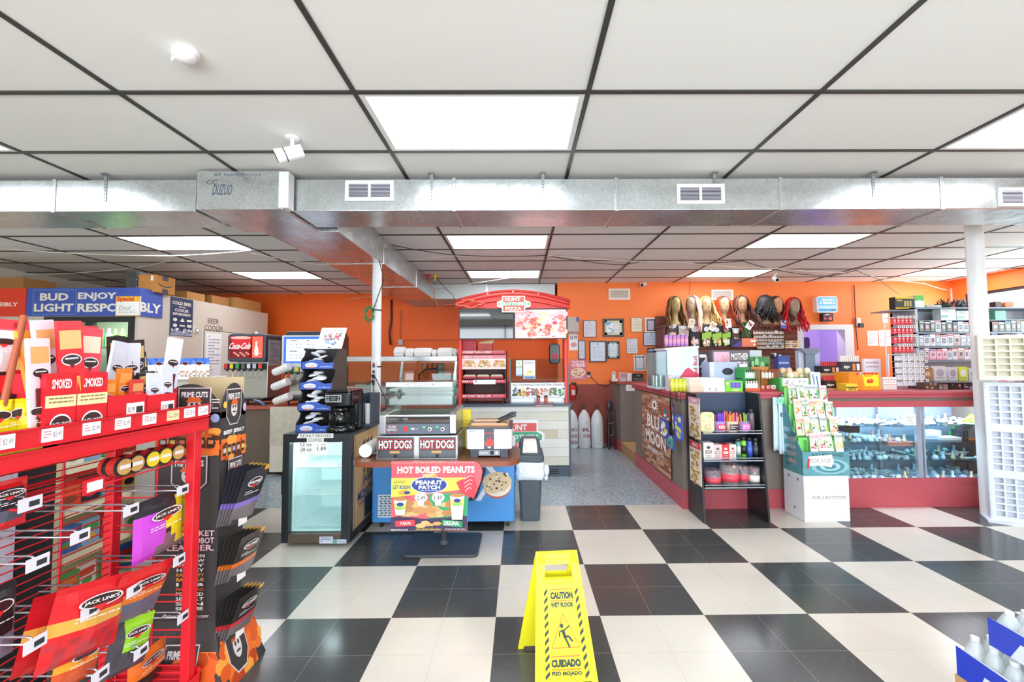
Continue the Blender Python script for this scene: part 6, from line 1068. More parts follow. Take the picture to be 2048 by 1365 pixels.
b = MB(); b.box(wx0-.0, wx1+.015, wy0, wy0+.006, z0, zf_, TQ); b.prism([(wx0, wy0+.006, z0), (wx0, wy1, z0), (wx0, wy1, zr_), (wx0, wy0+.18, .95), (wx0, wy0+.1, .75), (wx0, wy0+.006, zf_)], (.006, 0, 0), TQ); b.box(wx0+.006, wx1+.015, wy1-.006, wy1, z0, zr_, C('#9ad8b0'))
A = Art(b, (wx0, wy0, zf_), (wx1-wx0+.015, 0, 0), (0, 0, z0-zf_), (0, 0, 100, 52)); A.text('BLACK MAGIC WANDS', 20, 3, 88, 11, C('#24343c'), .01)
for q in (40, 31, 22, 13): A.ell(58, 32, q, q*.42, C(['#87bcc4', '#4a808c', '#9accd2', '#4a8896'][q % 4]), 26)
A.poly([(12, 10), (62, 6), (66, 22), (60, 34), (44, 30), (12, 30)], C('#f0e8e6')); A.text('FOR 51.00', 16, 14, 60, 24, C('#8a8a8a'), 0, .08); A.poly([(11, 14), (15, 14), (12, 36), (8, 35)], C('#c8303a'))
A = Art(b, (wx0, wy1, zr_), (0, wy0-wy1, 0), (0, 0, z0-zr_), (0, 0, 100, 150)); A.blobs(10, 60, 70, 140, 10, 20, 6, [C('#a8ccd4'), C('#4a7a88')], 4, 14); [A.text(s_, 30, 82+i*14, 70, 90+i*14, C('#e8b4ac'), .02) for i, s_ in enumerate(('HOT', 'TEA', 'EXTREME', 'DEFENSE'))]
b.build('carton', t)
for k in range(4):
    z = wz+.24+k*.15; y = wy0+.02+k*.06; b = MB(); b.box(wx0+.008, wx1+.01, y+.045, y+.048, z0, z+.10, GRD)
    for j in range(5): x = wx0+.06+j*.085; b.box(x-.001, x+.001, y, y+.045, z-.05, z+.08, GRD)
    b.build('divider', t)
rg = random.Random(6); cs = [['#b84a3a', '#e8d8b0', '#f0ece8'], ['#d8b84a', '#f0ece8', '#c85a3a'], ['#c86a8a', '#f4e8ea', '#a83a4a'], ['#4a8a4a', '#e8ecd8', '#c8402e'], ['#e89a3a', '#f4e8d0', '#b84a2a'], ['#3a7a8a', '#f0f0ec', '#d8c84a']]
for k in range(4):
    for j in range(5):
        if k < 1 and j == 0: continue
        x = wx0+.045+j*.078+rg.uniform(-.008, .008)+(k > 1)*.02; y = wy0+.012+k*.06+rg.uniform(0, .01); z = wz+.21+k*.148+rg.uniform(-.015, .02); c = rg.choice(cs); w_ = .036; tl = rg.uniform(.02, .05); b = MB()
        b.hexa([(x-w_, y, z), (x+w_, y, z), (x+w_, y+.008, z), (x-w_, y+.008, z), (x-w_+.005, y+tl, z+.17), (x+w_+.005, y+tl, z+.17), (x+w_+.005, y+tl+.004, z+.17), (x-w_+.005, y+tl+.004, z+.17)], plastic_clear('#f0ece8', .75))
        A = Art(b, (x-w_+.005, y+tl, z+.17), (2*w_, 0, 0), (-.005, -tl, -.17), (0, 0, 100, 200)); A.rect(6, 20, 94, 90, C(c[1])); A.rect(6, 24, 94, 48, C(c[0])); A.text(rg.choice(['RELAX', 'MULLEIN', 'GINGER', 'HERBAL', 'DETOX']), 12, 28, 88, 44, WHITE, .02); A.rows(14, 54, 86, 84, 3, C('#6a5a5a'), j); A.blobs(16, 100, 84, 160, 12, 14, 9, [C(c[2]), C(c[0]), C('#d8c8b0')], k*7+j); A.rect(6, 166, 94, 196, C(c[1]))
        tag(b.build('seasoning_bag'), f'small clear seasoning bag in the {["front", "second", "third", "back"][k]} tier of the blue green display', 'bag', f'seasoning bags, {["front", "second", "third", "back"][k]} tier')
# towel
b = MB()
for px0, px1, py1, dy in ((1541, 1556, 901, 0), (1552, 1572, 908, -.02)):
    a0, a1 = at(px0+4, 795, Y=4.12+dy), at(px1, py1, Y=4.12+dy); b.grid(lambda u, v: Vector((a0.x+(a1.x-a0.x)*(u if v < .99 else u)-(1-v)*0.0+(.03*(u-.5))*v, 4.12+dy-.012*math.sin(u*9)-.01*v, a0.z+(a1.z-a0.z)*v)), 14, 10, C('#d8ecf8', .7))
A = Art(b, at(1554, 797, Y=4.085), (.065, 0, 0), (0, 0, -.24), (0, 0, 100, 300)); A.rect(0, 0, 100, 70, C('#8adab0')); A.rows(20, 20, 80, 50, 2, C('#3a8a6a')); A.rect(40, 180, 70, 230, C('#5a6a70'))
tag(b.build('tea_towels', solid=.004), 'pale blue hanging cloth garments with a green tag beside the counter display', 'cloth')
# ================================================================== papers and frames on the orange wall
def framed(px0, py0, px1, py1, label, fm, tk=.014, paper='#e6e2ea', draw=None, seed=0, ink='#a7abc0', mat=None):
    Y = YB-.003; a0, a1 = at(px0, py0, Y=Y), at(px1, py1, Y=Y); x0, x1, z0, z1 = a0.x, a1.x, a1.z, a0.z
    t = thing('picture_frame', label, 'framed paper', ((x0+x1)/2, Y, z0)); b = MB()
    b.box(x0, x1, Y-.02, Y, z1-tk, z1, fm); b.box(x0, x1, Y-.02, Y, z0, z0+tk, fm); b.box(x0, x0+tk, Y-.02, Y, z0+tk, z1-tk, fm); b.box(x1-tk, x1, Y-.02, Y, z0+tk, z1-tk, fm); b.build('frame', t, bevel=.002)
    b = MB(); b.box(x0+tk, x1-tk, Y-.006, Y, z0+tk, z1-tk, C(paper, .6)); A = Art(b, (x0+tk, Y-.006, z1-tk), (x1-x0-2*tk, 0, 0), (0, 0, z0-z1+2*tk), (0, 0, 100, 130))
    if mat: A.frame(0, 0, 100, 130, 14, C(mat))
    if draw: draw(A)
    else: A.ell(50, 16, 7, 7, C(ink)); A.rows(16, 30, 84, 116, 11, C(ink), seed, .3)
    b.build('certificate', t)
FK = C('#4a3c34', .4); FW_ = C('#c99a5a', .5); FWH = C('#f0ece8', .5)
framed(1166, 641, 1193, 675, 'thin framed grey certificate at upper left of the wall papers', FK, .010)
framed(1205, 638, 1248, 674, 'wide dark ornate frame with a blue swirl certificate', FK, .035, '#eef0ec', lambda A: (A.poly([(5, 10), (40, 12), (30, 40), (10, 44)], C('#7ab0d0')), A.line([(20, 120), (45, 105), (48, 84), (22, 66)], 9, C('#7ab0d0')), A.rows(50, 30, 92, 110, 7, C('#b0b8c4'))), mat='#d8d4b0')
framed(1261, 635, 1285, 665, 'light wooden frame around a cream certificate', FW_, .014, '#efe4cc', ink='#a8a288')
framed(1289, 636, 1314, 666, 'white frame with a grey lilac certificate inside', FWH, .03, '#d9ccd8', mat='#5a5460')
framed(1178, 682, 1213, 725, 'black framed typed letter, largest of the wall papers', FK, .024, '#dfe8f4')
framed(1213, 683, 1239, 718, 'black framed blue bordered certificate next to the large letter', FK, .02, '#e6f0f4', mat='#a8c8c8')
framed(1252, 677, 1276, 708, 'thin wooden frame holding two small cards', FW_, .010, '#e4e6f0', lambda A: (A.rows(12, 8, 88, 56, 5, C('#9aa8c4'), 3), A.rect(0, 62, 100, 65, C('#c99a5a')), A.rows(12, 72, 88, 122, 5, C('#9aa8c4'), 4)))
framed(1286, 665, 1319, 692, 'black framed pale blue notice beneath the lilac certificate', FK, .010, '#d4e0f2')
framed(1267, 711, 1291, 742, 'white framed certificate with a blue border, lowest on the wall', FWH, .02, '#eef2f4', mat='#8fb4bc')
framed(1156, 681, 1171, 719, 'dark framed notice partly hidden by the pizza price sign', FK, .012, '#d8dce6')
paper_front(1294, 696, 1318, 743, YB-.003, 'wall calendar with a dark truck picture beside the drinks cooler', name='wall_calendar', draw=lambda A: (A.rect(1294, 696, 1318, 718, C('#3f4660')), A.blobs(1296, 700, 1316, 714, 16, 4, 2, [C('#8a98b8'), C('#c8ccd8'), C('#2a2c3a')], 3), A.rows(1296, 715, 1316, 718, 1, C('#b84a50')), A.rows(1296, 722, 1316, 741, 5, C('#b9b4d0'), 2)), cat='calendar')
paper_front(1734, 662, 1757, 692, YB-.003, 'left printed calendar sheet taped beside the doorway', draw=lambda A: A.rows(1736, 665, 1756, 690, 8, C('#d8a8b0'), 3))
paper_front(1757, 661, 1782, 693, YB-.004, 'right printed calendar sheet taped beside the doorway', draw=lambda A: A.rows(1759, 664, 1780, 691, 8, C('#d8a8b0'), 5))
paper_front(1764, 623, 1776, 646, YB-.004, 'small grey paper sheet high up beside the red packets', seed=5)
t = thing('wall_telephone', 'small black and white wall device beside the doorway', 'wall device', (at(1714, 650, Y=YB).x, YB, at(1714, 654, Y=YB).z)); x = t.location.x; z = t.location.z
MB().box(x-.04, x+.03, YB-.05, YB-.001, z, z+.16, C('#d8d4d0')).build('box', t); MB().box(x-.02, x+.06, YB-.08, YB-.05, z-.02, z+.06, BLACK).build('adapter', t)
# violet room: hooks, dark coat, poster
item('hanging_coat', 'dark jacket hanging inside the violet back room', 'coat', 1608, 675, 1620, 697, 8.9, .08, C('#2a3050'), None, th=.05)
item('door_poster', 'dark patterned poster seen through the violet doorway', 'poster', 1677, 682, 1694, 727, 7.9, .01, C('#5a3a70'), lambda A: A.blobs(10, 10, 90, 90, 24, 14, 7, [C('#8a4a9a'), C('#3a2a5a'), C('#a878c0')], 2))
# backlit age sign
x0, z1 = at(1632, 596, Y=YB-.06).x, at(1632, 596, Y=YB-.06).z; x1, z0 = at(1670, 624, Y=YB-.06).x, at(1670, 624, Y=YB-.06).z
t = thing('lit_sign', 'light blue backlit age sign with a red digital clock over the doorway', 'sign', ((x0+x1)/2, YB-.05, z0)); MB().rbox(x0-.02, x1+.02, YB-.10, YB-.001, z0-.02, z1+.02, C('#e8eaee', .4), .04, 'y').build('housing', t)
b = MB(); A = Art(b, (x0, YB-.10, z1), (x1-x0, 0, 0), (0, 0, z0-z1), (0, 0, 100, 76)); A.rect(0, 0, 100, 76, C('#6ab4e6', .4, e=.25)); A.rect(0, 44, 100, 62, C('#b4d8ee', .4, e=.2)); A.text('RESPONSIBILITY', 22, 8, 94, 17, C('#f4fbff', .4, e=.8), .01); A.text('21 MEANS 21', 10, 22, 92, 36, C('#f4fbff', .4, e=.8), .02); A.text('Coors Light', 5, 60, 98, 73, C('#4a5a78'), .02, .08); b.build('lit_face', t)
zc = at(1650, 643, Y=YB-.06).z; MB().box(x0+.09, x1-.06, YB-.09, YB-.001, zc, z0-.03, C('#2a2630', .3)).build('clock_body', t)
b = MB(); A = Art(b, (x0+.10, YB-.09, z0-.04), (x1-x0-.18, 0, 0), (0, 0, zc-z0+.05), (0, 0, 100, 60)); A.poly([(5, 14), (40, 2), (70, 2), (60, 12)], WHITE); A.ell(82, 8, 9, 7, C('#d83040', .4, e=1)); A.text(':12', 60, 26, 94, 52, C('#ff6a6a', .4, e=2), .02); A.rows(8, 28, 48, 54, 3, C('#e05060', .4, e=1.2), 2, .5); b.build('clock_display', t)
# ================================================================== slat wall with mannequin heads
SW = C('#7a4436', .5, n=.1, ns=8); WY = 6.98
sx0, sx1, szt = at(1327, 700, Y=WY).x, at(1596, 700, Y=WY).x, at(1450, 651, Y=WY).z
t = thing('slatted_unit', 'reddish brown slat wall unit behind the sales counter', 'shelf unit', ((sx0+sx1)/2, 7.2, .168))
MB().box(sx0, sx1, WY, 7.38, .17, szt-.03, SW).build('cabinet', t); b = MB(); z = .3
while z < szt-.05: b.box(sx0+.005, sx1-.005, WY-.004, WY, z, z+.012, C('#3e2018', .6)); z += .085
b.build('grooves', t); MB().box(sx0-.02, sx1+.02, WY-.05, 7.39, szt-.03, szt, SW).build('top_board', t); MB().box(sx0, at(1420, 640, Y=7.3).x+.9, 7.33, 7.38, szt, szt+.2, SW).build('riser', t)
def head(px, cut, skin, label, hair, style, face=0., h_top=591, seed=0, side=0, tagc=None, length=None, dy=0):
    s = 1.22; Yh = 7.02+dy; c = at(px, h_top, Y=Yh); x = c.x; t = thing('mannequin_head', label, 'mannequin head', (x, Yh, szt), group='wig mannequin heads on the slat wall'); SK = C(skin, .45)
    zt = c.z; hz = zt-.135*s; T0 = Matrix.Translation((x, Yh, 0)) @ Matrix.Rotation(face, 4, 'Z')
    b = MB(); b.T = T0
    # bust, neck, jaw and skull in one surface
    rings = [(.10, .085, szt+.001, .0), (.105, .085, szt+.02, 0), (.085, .07, szt+.05, .0), (.055, .052, szt+.09, .0), (.047, .047, hz-.14*s, .005), (.050, .052, hz-.11*s, .0), (.052*s, .060*s, hz-.085*s, -.022), (.062*s, .072*s, hz-.05*s, -.014), (.070*s, .082*s, hz-.01*s, -.006), (.074*s, .088*s, hz+.03*s, 0), (.070*s, .085*s, hz+.07*s, .003), (.05*s, .062*s, hz+.105*s, .006), (.02*s, .025*s, hz+.122*s, .008)]
    n = 20; vs = []
    for rx_, ry_, z, oy in rings:
        for i in range(n):
            a = 2*PI*i/n; vs.append((rx_*math.cos(a), oy+ry_*math.sin(a), z))
    b.add(vs, [(j*n+i, j*n+(i+1) % n, (j+1)*n+(i+1) % n, (j+1)*n+i) for j in range(len(rings)-1) for i in range(n)]+[tuple(range(n))[::-1], tuple(range((len(rings)-1)*n, len(rings)*n))], SK, True)
    fy = -.085*s
    b.add([(-.006*s, fy+.004, hz+.02*s), (.006*s, fy+.004, hz+.02*s), (.013*s, fy-.0, hz-.024*s), (-.013*s, fy-.0, hz-.024*s), (0, fy-.022*s, hz-.02*s), (0, fy-.004, hz+.018*s)], [(0, 3, 4, 5), (1, 5, 4, 2), (3, 2, 4), (0, 5, 1)], SK, True)
    for sx in (-1, 1):
        b.ball((sx*.027*s, fy+.012, hz+.016*s), .012*s, C('#3a2a24', .4), 8, 6, 1.2, .5, .55); b.ball((sx*.027*s, fy+.010, hz+.022*s), .013*s, SK, 8, 6, 1.25, .5, .45); b.tube([(sx*.014*s, fy+.006, hz+.036*s), (sx*.028*s, fy+.006, hz+.042*s), (sx*.043*s, fy+.016, hz+.036*s)], .0022*s, C('#5a4030'))
        b.ball((sx*.073*s, .005, hz), .014*s, SK, 8, 6, .5, .9, 1.6)
    LP_ = C('#b0504a' if cut else '#b88a6a', .35); b.ball((0, fy+.010, hz-.046*s), .016*s, LP_, 10, 6, 1.15, .5, .42)
    b.build('bust', t)
    # wig: a cap plus many strands
    rg = random.Random(seed); cols = [C(h_, .45) for h_ in hair]; w_ = MB(); w_.T = T0; cap = cols[0]
    n = 18; R_ = .092*s; vs = []; rows_ = 8
    for j in range(rows_+1):
        for i in range(n):
            a = 2*PI*i/n; ph = PI*.5*j/rows_*(1.15 if (math.sin(a) > -.35 or style == 'back') else .62); vs.append((.088*s*math.sin(ph)*math.cos(a), .008+(.098*s*math.sin(ph))*math.sin(a)*(1 if math.sin(a) > 0 else (.9 if ph < 1.0 or style == 'back' else .72)), hz+.022*s+.112*s*math.cos(ph)))
    w_.add(vs, [(j*n+i, j*n+(i+1) % n, (j+1)*n+(i+1) % n, (j+1)*n+i) for j in range(rows_) for i in range(n)], cap, True)
    N = {'straight': 78, 'braid': 64, 'curl': 66, 'back': 80}[style]; zb0 = length
    for i in range(N):
        gap = 1.0 if style != 'back' else 0.0; a = -PI/2+gap+(2*PI-2*gap)*(i+rg.random())/N
        ca, sa = math.cos(a), math.sin(a); L = zb0*rg.uniform(.78, 1.05); amp = {'straight': .003, 'braid': .006, 'curl': .022, 'back': .024}[style]; fr = {'straight': 1.5, 'braid': 9, 'curl': 5, 'back': 5}[style]; ph = rg.uniform(0, 6.3); pts = [(.0+.01*ca, .0, hz+.13*s)]; m_ = 16
        side_k = side if side else 0
        for q in range(1, m_+1):
            u = q/m_
            if u < .28: th = u/.28*PI/2; rr = R_*math.sin(th)*1.03; z = hz+.025*s+.108*s*math.cos(th); px_, py_ = rr*ca, .006+rr*1.08*sa*(1 if sa > 0 else .88)
            else:
                v = (u-.28)/.72; rr = R_*(1.03+.38*math.sin(v*PI*.55)*(1.25 if style in ('curl', 'braid', 'back') else .7)); z = hz+.025*s-v*L; k_ = amp*min(1, v*2.5)
                px_ = rr*ca+k_*math.sin(ph+v*fr*2)+side_k*.07*v; py_ = min(.15, .006+rr*1.0*sa)*(1-.3*v)-.02*v-.13*max(0, v-.4)/.6+k_*math.cos(ph+v*fr*2)
            pts.append((px_, py_, z))
        rr0 = {'straight': .0075, 'braid': .0085, 'curl': .0125, 'back': .015}[style]; c_ = rg.choice(cols[1:] if len(cols) > 1 else cols)
        w_.tube(pts, [rr0*(1-.3*(q/m_)) for q in range(m_+1)], c_, 5)
    w_.build('wig', t)
    if tagc:
        X_, Z_ = x+tagc[0], szt+tagc[1]; b = MB(); b.T = Matrix.Translation((X_, Yh-.19, Z_)) @ Matrix.Rotation(tagc[2], 4, 'Y'); b.box(-.05, .05, 0, .003, -.075, .075, C(tagc[3], .5)); A = Art(b, (-.05, 0, .075), (.1, 0, 0), (0, 0, -.15), (0, 0, 100, 150)); A.rect(8, 20, 92, 90, C('#d8c8b8')); A.blobs(22, 34, 78, 76, 4, 13, 20, [C(hair[-1]), C(hair[0])], seed); A.rows(14, 100, 86, 130, 3, C('#8a7a7a')); b.build('price_tag', t)
GS = '#ae9372'
head(1349, 0, '#a8905a', 'mannequin head with long brown and copper braids, leftmost on the slat wall', ['#5a4024', '#7a5630', '#a8683a', '#8a7040', '#c08050', '#4a3420'], 'braid', .1, 592, 1, length=.46)
head(1384, 0, '#b59a80', 'mannequin head with straight pale pink hair and dark roots, face turned aside', ['#4a2c22', '#f0b0a0', '#f4bcae', '#e8a090', '#f0c4b4'], 'straight', -.9, 591, 2, side=1, length=.50, tagc=(-.10, .02, .2, '#efe6c8'))
head(1411, 0, '#b89c74', 'mannequin head with loose curly blonde hair', ['#8a6a3a', '#dcb86c', '#e8cc8a', '#caa050'], 'curl', .0, 593, 3, length=.38, tagc=(.02, -.03, .5, '#f2efe8'))
head(1446, 0, '#c0a27a', 'mannequin head with straight orange-red hair falling to the right', ['#3a2418', '#c8502a', '#d86030', '#b8401e'], 'straight', .1, 592, 4, side=1, length=.48, tagc=(-.02, .02, -.1, '#f4f2ee'))
head(1482, 1, '#a87a58', 'mannequin head with dark brown curls and red painted lips', ['#3a1e18', '#5a2e22', '#744030', '#452218'], 'curl', -.1, 591, 5, side=1, length=.42, tagc=(.03, -.01, .6, '#f0ece8'))
head(1529, 0, '#8a6a50', 'head turned away wearing a full black wavy wig', ['#181618', '#1e1c1e', '#2a2829'], 'back', PI, 591, 6, length=.42, dy=-.06)
head(1551, 1, '#c88e62', 'mannequin head with tan face and brown hair to one side, holding a purple packet', ['#3a221a', '#55301e', '#44281c'], 'straight', .25, 592, 7, side=1, length=.32, tagc=(-.0, .0, .05, '#6a5ab8'))
head(1586, 1, '#9a8068', 'mannequin head with bright red wavy hair, nearest the doorway', ['#c8121c', '#e0202a', '#f03038', '#b80f18'], 'curl', -.1, 595, 8, side=-.5, length=.46)
# hair packs hung on the slat wall
pk = [(1334, 1355, 649, 676), (1357, 1378, 652, 672), (1380, 1401, 652, 692), (1403, 1424, 650, 694), (1424, 1444, 652, 694), (1444, 1462, 652, 693), (1464, 1480, 657, 690)]
for i, (a, b_, c, d) in enumerate(pk):
    g_ = i in (3, 4, 5)
    def dr(A, i=i, g_=g_):
        A.poly([(0, 0), (100, 0), (80, 30), (50, 18), (20, 30)], C('#2a3048' if g_ else '#c8ccd0')); A.ell(50, 20, 26, 12, C('#d8dce0')); A.blobs(20, 60, 80, 92, 14, 14, 9, [C('#e8e08a'), C('#f0f0e8'), C('#c8a07a')] if g_ else [C('#8a7a74'), C('#d8d0cc'), C('#e8b0a8')], i)
        if i in (2, 5): A.text('20' if i == 2 else '30', 30, 66, 72, 84, C('#f4f2ee'), .04)
        if g_: A.poly([(0, 40), (100, 30), (100, 55), (0, 70)], C('#9ac84a'))
    item('hair_pack', ['grey topped hair pack under the braided wig', 'pale hair pack half behind the pink cans', 'black hair pack with a large white number on the slat wall', 'lime striped hair pack under the blonde curls', 'middle lime striped hair pack on the slat wall', 'right lime striped hair pack on the slat wall', 'narrow cream and black hair pack right of the lime ones'][i], 'packet', a, c, b_, d, WY-.07, .03, C(['#3a3634', '#b8a8a0', '#24242a', '#2c3a2a', '#2a3230', '#30402c', '#4a4038'][i], .3), dr)
item('hair_pack', 'dark green translucent pack hanging at the middle of the slat wall', 'packet', 1482, 645, 1503, 676, WY-.07, .03, C('#2e4a34', .2), lambda A: (A.line([(20, 10), (70, 95)], 6, C('#5a8a4a')), A.line([(50, 5), (85, 80)], 4, C('#7aa86a'))))
item('hair_pack', 'dark blue pack lying across in front of the green pack', 'packet', 1462, 678, 1484, 695, WY-.12, .04, C('#2a2c4a'), lambda A: A.poly([(10, 90), (90, 20), (95, 95)], C('#5a4a9a')))
item('product_box', 'flat orange carton on the slat wall shelf', 'box', 1484, 677, 1513, 694, WY-.14, .12, C('#e88060'), lambda A: (A.rect(60, 20, 95, 45, C('#f4ece4')), A.ell(85, 75, 10, 14, C('#f4d8c8'))))
# tobacco packs in tight rows
lb = 'small white and brown tobacco carton, one of many in the racked rows'; first = None
rows_ = [(1507, 1569, 662, 669), (1507, 1569, 670, 677), (1507, 1569, 678, 684), (1513, 1569, 685, 690), (1513, 1569, 691, 698)]
pal = [['#7a4a3a', '#e8e0d4'], ['#3a2c2a', '#e4dcd0'], ['#e8e2da', '#b8c4c8'], ['#5a3428', '#e8e0d4']]; pro = []
for c_ in pal:
    b = MB(); b.box(-.022, .022, 0, .03, 0, .058, C(c_[1], .4)); A = Art(b, (-.022, 0, .058), (.044, 0, 0), (0, 0, -.058), (0, 0, 10, 10)); A.rect(0, 0, 10, 3.4, C(c_[0])); A.rect(3, 5, 7, 8, C(c_[0])); pro.append(b.build('tobacco_pack', loc=(0, 0, 0)))
first = [True]*4; rg = random.Random(2)
t = thing('pack_rack', 'brown racked shelves of tobacco packs on the slat wall', 'rack', (at(1540, 690, Y=WY-.08).x, WY-.04, at(1540, 698, Y=WY-.08).z))
for r, (a, b_, c, d) in enumerate(rows_):
    z = at(1540, d, Y=WY-.08).z; x0, x1 = at(a, 680, Y=WY-.08).x, at(b_, 680, Y=WY-.08).x; MB().box(x0-.02, x1+.02, WY-.12, WY-.001, z-.008, z, C('#5a3020', .5)).build('shelf', t); n = int((x1-x0)/.05)
    for j in range(n):
        k = 0 if j < n*.3 else rg.choice((1, 2, 3, 3)); o = pro[k]
        if not first[k]: o = o.copy(); COL.objects.link(o)
        first[k] = False; o.location = (x0+.025+j*.05, WY-.10, z+.001); tag(o, lb+f', {["top", "second", "third", "fourth", "bottom"][r]} row', 'pack', f'tobacco packs, {["top", "second", "third", "fourth", "bottom"][r]} row')
for j in range(8): item('product_box', ('small upper' if j % 2 else 'small lower')+f' carton beside the doorway, {["orange", "cream", "red", "yellow"][j//2]} marked', 'box', 1571+(j//2)*7.4, 682+8*(1-j % 2), 1577.5+(j//2)*7.4, 689+8*(1-j % 2), WY-.1, .08, C('#ece4d0'), lambda A, j=j: (A.rect(0, 20, 100, 60, C(['#e08a3a', '#d8c8a0', '#c8303a', '#e8c83a'][j//2])),), bev=0)
# ================================================================== things on the sales counter
z0 = KT+.001
# drinks cooler with curved glass
Yc = 4.62; t = thing('small_drinks_cooler', 'white countertop drinks cooler with red lettering, cans on its top', 'cooler', (at(1355, 780, Y=Yc).x, 4.85, z0)); x0, xm, x1 = at(1313, 740, Y=Yc).x, at(1340, 740, Y=Yc).x, at(1398, 740, Y=Yc).x; zt = at(1360, 692, Y=Yc).z
b = MB(); b.rbox(xm-.03, x1, Yc, Yc+.36, z0, zt-.03, C('#d3e2ee', .3), .02, 'y'); b.box(x0, xm-.03, Yc+.02, Yc+.36, z0, z0+.03, C('#b9c4cc')); b.box(x0, xm-.03, Yc+.33, Yc+.36, z0+.03, zt-.07, C('#8f9aa2')); b.build('cabinet', t, bevel=.004)
b = MB(); b.box(x0-.0, x0+.01, Yc+.02, Yc+.33, z0+.03, zt-.07, glass()); b.box(x0+.01, xm-.03, Yc+.02, Yc+.026, z0+.03, zt-.07, glass()); b.build('glass_side', t)
b = MB(); b.hexa([(xm-.05, Yc-.004, zt-.045), (x1+.005, Yc-.004, zt-.03), (x1+.005, Yc+.37, zt-.03), (xm-.05, Yc+.37, zt-.045), (xm-.05, Yc-.004, zt-.025), (x1+.005, Yc-.004, zt+.0), (x1+.005, Yc+.37, zt), (xm-.05, Yc+.37, zt-.025)], C('#e4ecf2', .3)); b.build('top', t)
b = MB(); A = art_front(b, 1340, 697, 1397, 779, Yc); A.poly([(1350, 772), (1358, 756), (1370, 739), (1376, 736), (1388, 745), (1397, 748), (1397, 770), (1386, 767), (1372, 764), (1362, 772)], C('#d8385a', .4)); A.poly([(1345, 700), (1366, 698), (1352, 745), (1344, 760)], C('#e6f0f6')); vs, fs, asp = glyphs('Red Bull', .03)
b.add([A.p(1388+7*(1-v)*-1+5, 757-40*u_) if 0 else A.p(1386+(1-v)*8, 757-u_*44) for u_, v in vs], fs, C('#b8305a', .4)); b.build('lettering', t)
for i in range(4): tt = MB().rod((x0+.03+i % 2*.05, Yc+.1+i//2*.1, z0+.03), (x0+.03+i % 2*.05, Yc+.1+i//2*.1, z0+.15), .024, C('#dce4ea', .2, m=.5), seg=12); tag(tt.build('drink_can'), 'slim silver can inside the glass end of the small drinks cooler', 'can', 'cans inside the small cooler')
def canrow(name, label, group, pxs, Y, zb, h, r, cols, tilt=0):
    p = None
    for i, px in enumerate(pxs):
        x = at(px, 700, Y=Y).x
        if p is None:
            t = thing(name, label, 'can', (x, Y, zb), group=group, rx=tilt); b = MB(); b.T = MW[t.name]; b.lathe([(r*.8, 0), (r, .008), (r, h-.012), (r*.8, h-.002)], (0, 0, 0), C(cols[0], .25, m=.2), 16); b.build('can_body', t)
            b = MB(); b.T = MW[t.name]; b.lathe([(r*.8, h-.001), (r*.82, h+.002)], (0, 0, 0), C('#c8ccd0', .2, m=.9), 16); b.lathe([(r*1.01, h*.2), (r*1.01, h*.75)], (0, 0, 0), C(cols[1], .3), 16); b.build('printed_band', t); p = t
        else: dup(p, (x, Y, zb), label=label)
canrow('energy_can', 'slim pink and purple can in the row on top of the small cooler', 'pink cans on the small cooler', [1333, 1341, 1349, 1357, 1365, 1373], 4.75, zt+.001, .13, .021, ['#c88ad8', '#e8a8d0'])
canrow('energy_can', 'yellow green energy can in the row before the small cooler', 'yellow cans in front of the small cooler', [1343, 1351, 1359, 1367, 1375], 4.32, z0, .135, .021, ['#d8e040', '#e8ec6a'])
item('product_box', 'cream pink striped carton behind the yellow cans', 'box', 1337, 752, 1345, 780, 4.4, .1, C('#e0c8d0'), z0=z0)
tag(MB().lathe([(.03, 0), (.034, .14)], (at(1300, 760, Y=5.4).x, 5.4, z0), C('#d8e04a', .4), 16).build('yellow_cup'), 'tall pale yellow cup on the counter arm before the small cooler', 'cup')
item('white_carton', 'lower white carton marked 12 on the counter', 'box', 1380, 773, 1450, 789, 4.23, .2, C('#e9ecee'), lambda A: (A.rect(0, 0, 40, 100, C('#d8c8b4')), A.text('1 2', 56, 30, 78, 76, C('#5a6a8a'), 0)), z0=z0)
item('white_carton', 'upper white carton stacked on the one marked 12', 'box', 1378, 757, 1449, 773, 4.23, .2, C('#eceff0'), lambda A: A.rect(0, 5, 34, 100, C('#dccfba')), z0=at(1400, 773, Y=4.23).z+.001)
def bx(name, label, x0_, y0_, x1_, y1_, Y, d, col, draw=None, cat='box', z=None, **k): return item(name, label, cat, x0_, y0_, x1_, y1_, Y, d, C(col, .45), draw, z0=z0 if z is None else z, **k)
bx('candy_display', 'lime green tray of purple shot boxes on the counter', 1450, 763, 1486, 789, 4.23, .16, '#7ad83a', lambda A: ([A.rect(30+i % 3*20, 12+i//3*26, 48+i % 3*20, 36+i//3*26, C('#6a4ac8')) for i in range(6)], A.ell(12, 22, 9, 12, C('#d8f0b0')), A.ell(60, 84, 22, 9, C('#e8f8c8'))))
bx('acrylic_box', 'frosted clear plastic donation box with an oval slot', 1419, 725, 1476, 768, 4.52, .2, '#b6c4e0', lambda A: (A.rect(0, 0, 16, 100, C('#d8dce4')), A.ell(64, 34, 20, 13, C('#232c38')), A.rect(40, 62, 84, 100, C('#c8cdea')), A.rows(45, 68, 80, 94, 4, C('#7a80a8'))))
bx('vape_display', 'pink and black sign board about mother nature above the clear box', 1424, 701, 1500, 728, 4.8, .1, '#6f6a70', lambda A: (A.rect(4, 4, 46, 96, C('#e8bcd0')), A.blobs(8, 20, 44, 80, 12, 8, 14, [C('#d88a9a'), C('#f4d8dc'), C('#5a3a44'), C('#e0a8b0')], 1), [A.text(s_, 50, 8+i*23, 96, 26+i*23, WHITE, .03) for i, s_ in enumerate(('MOTHER', 'NATURE', 'WOULD', 'APPROVE'))]), z=z0)
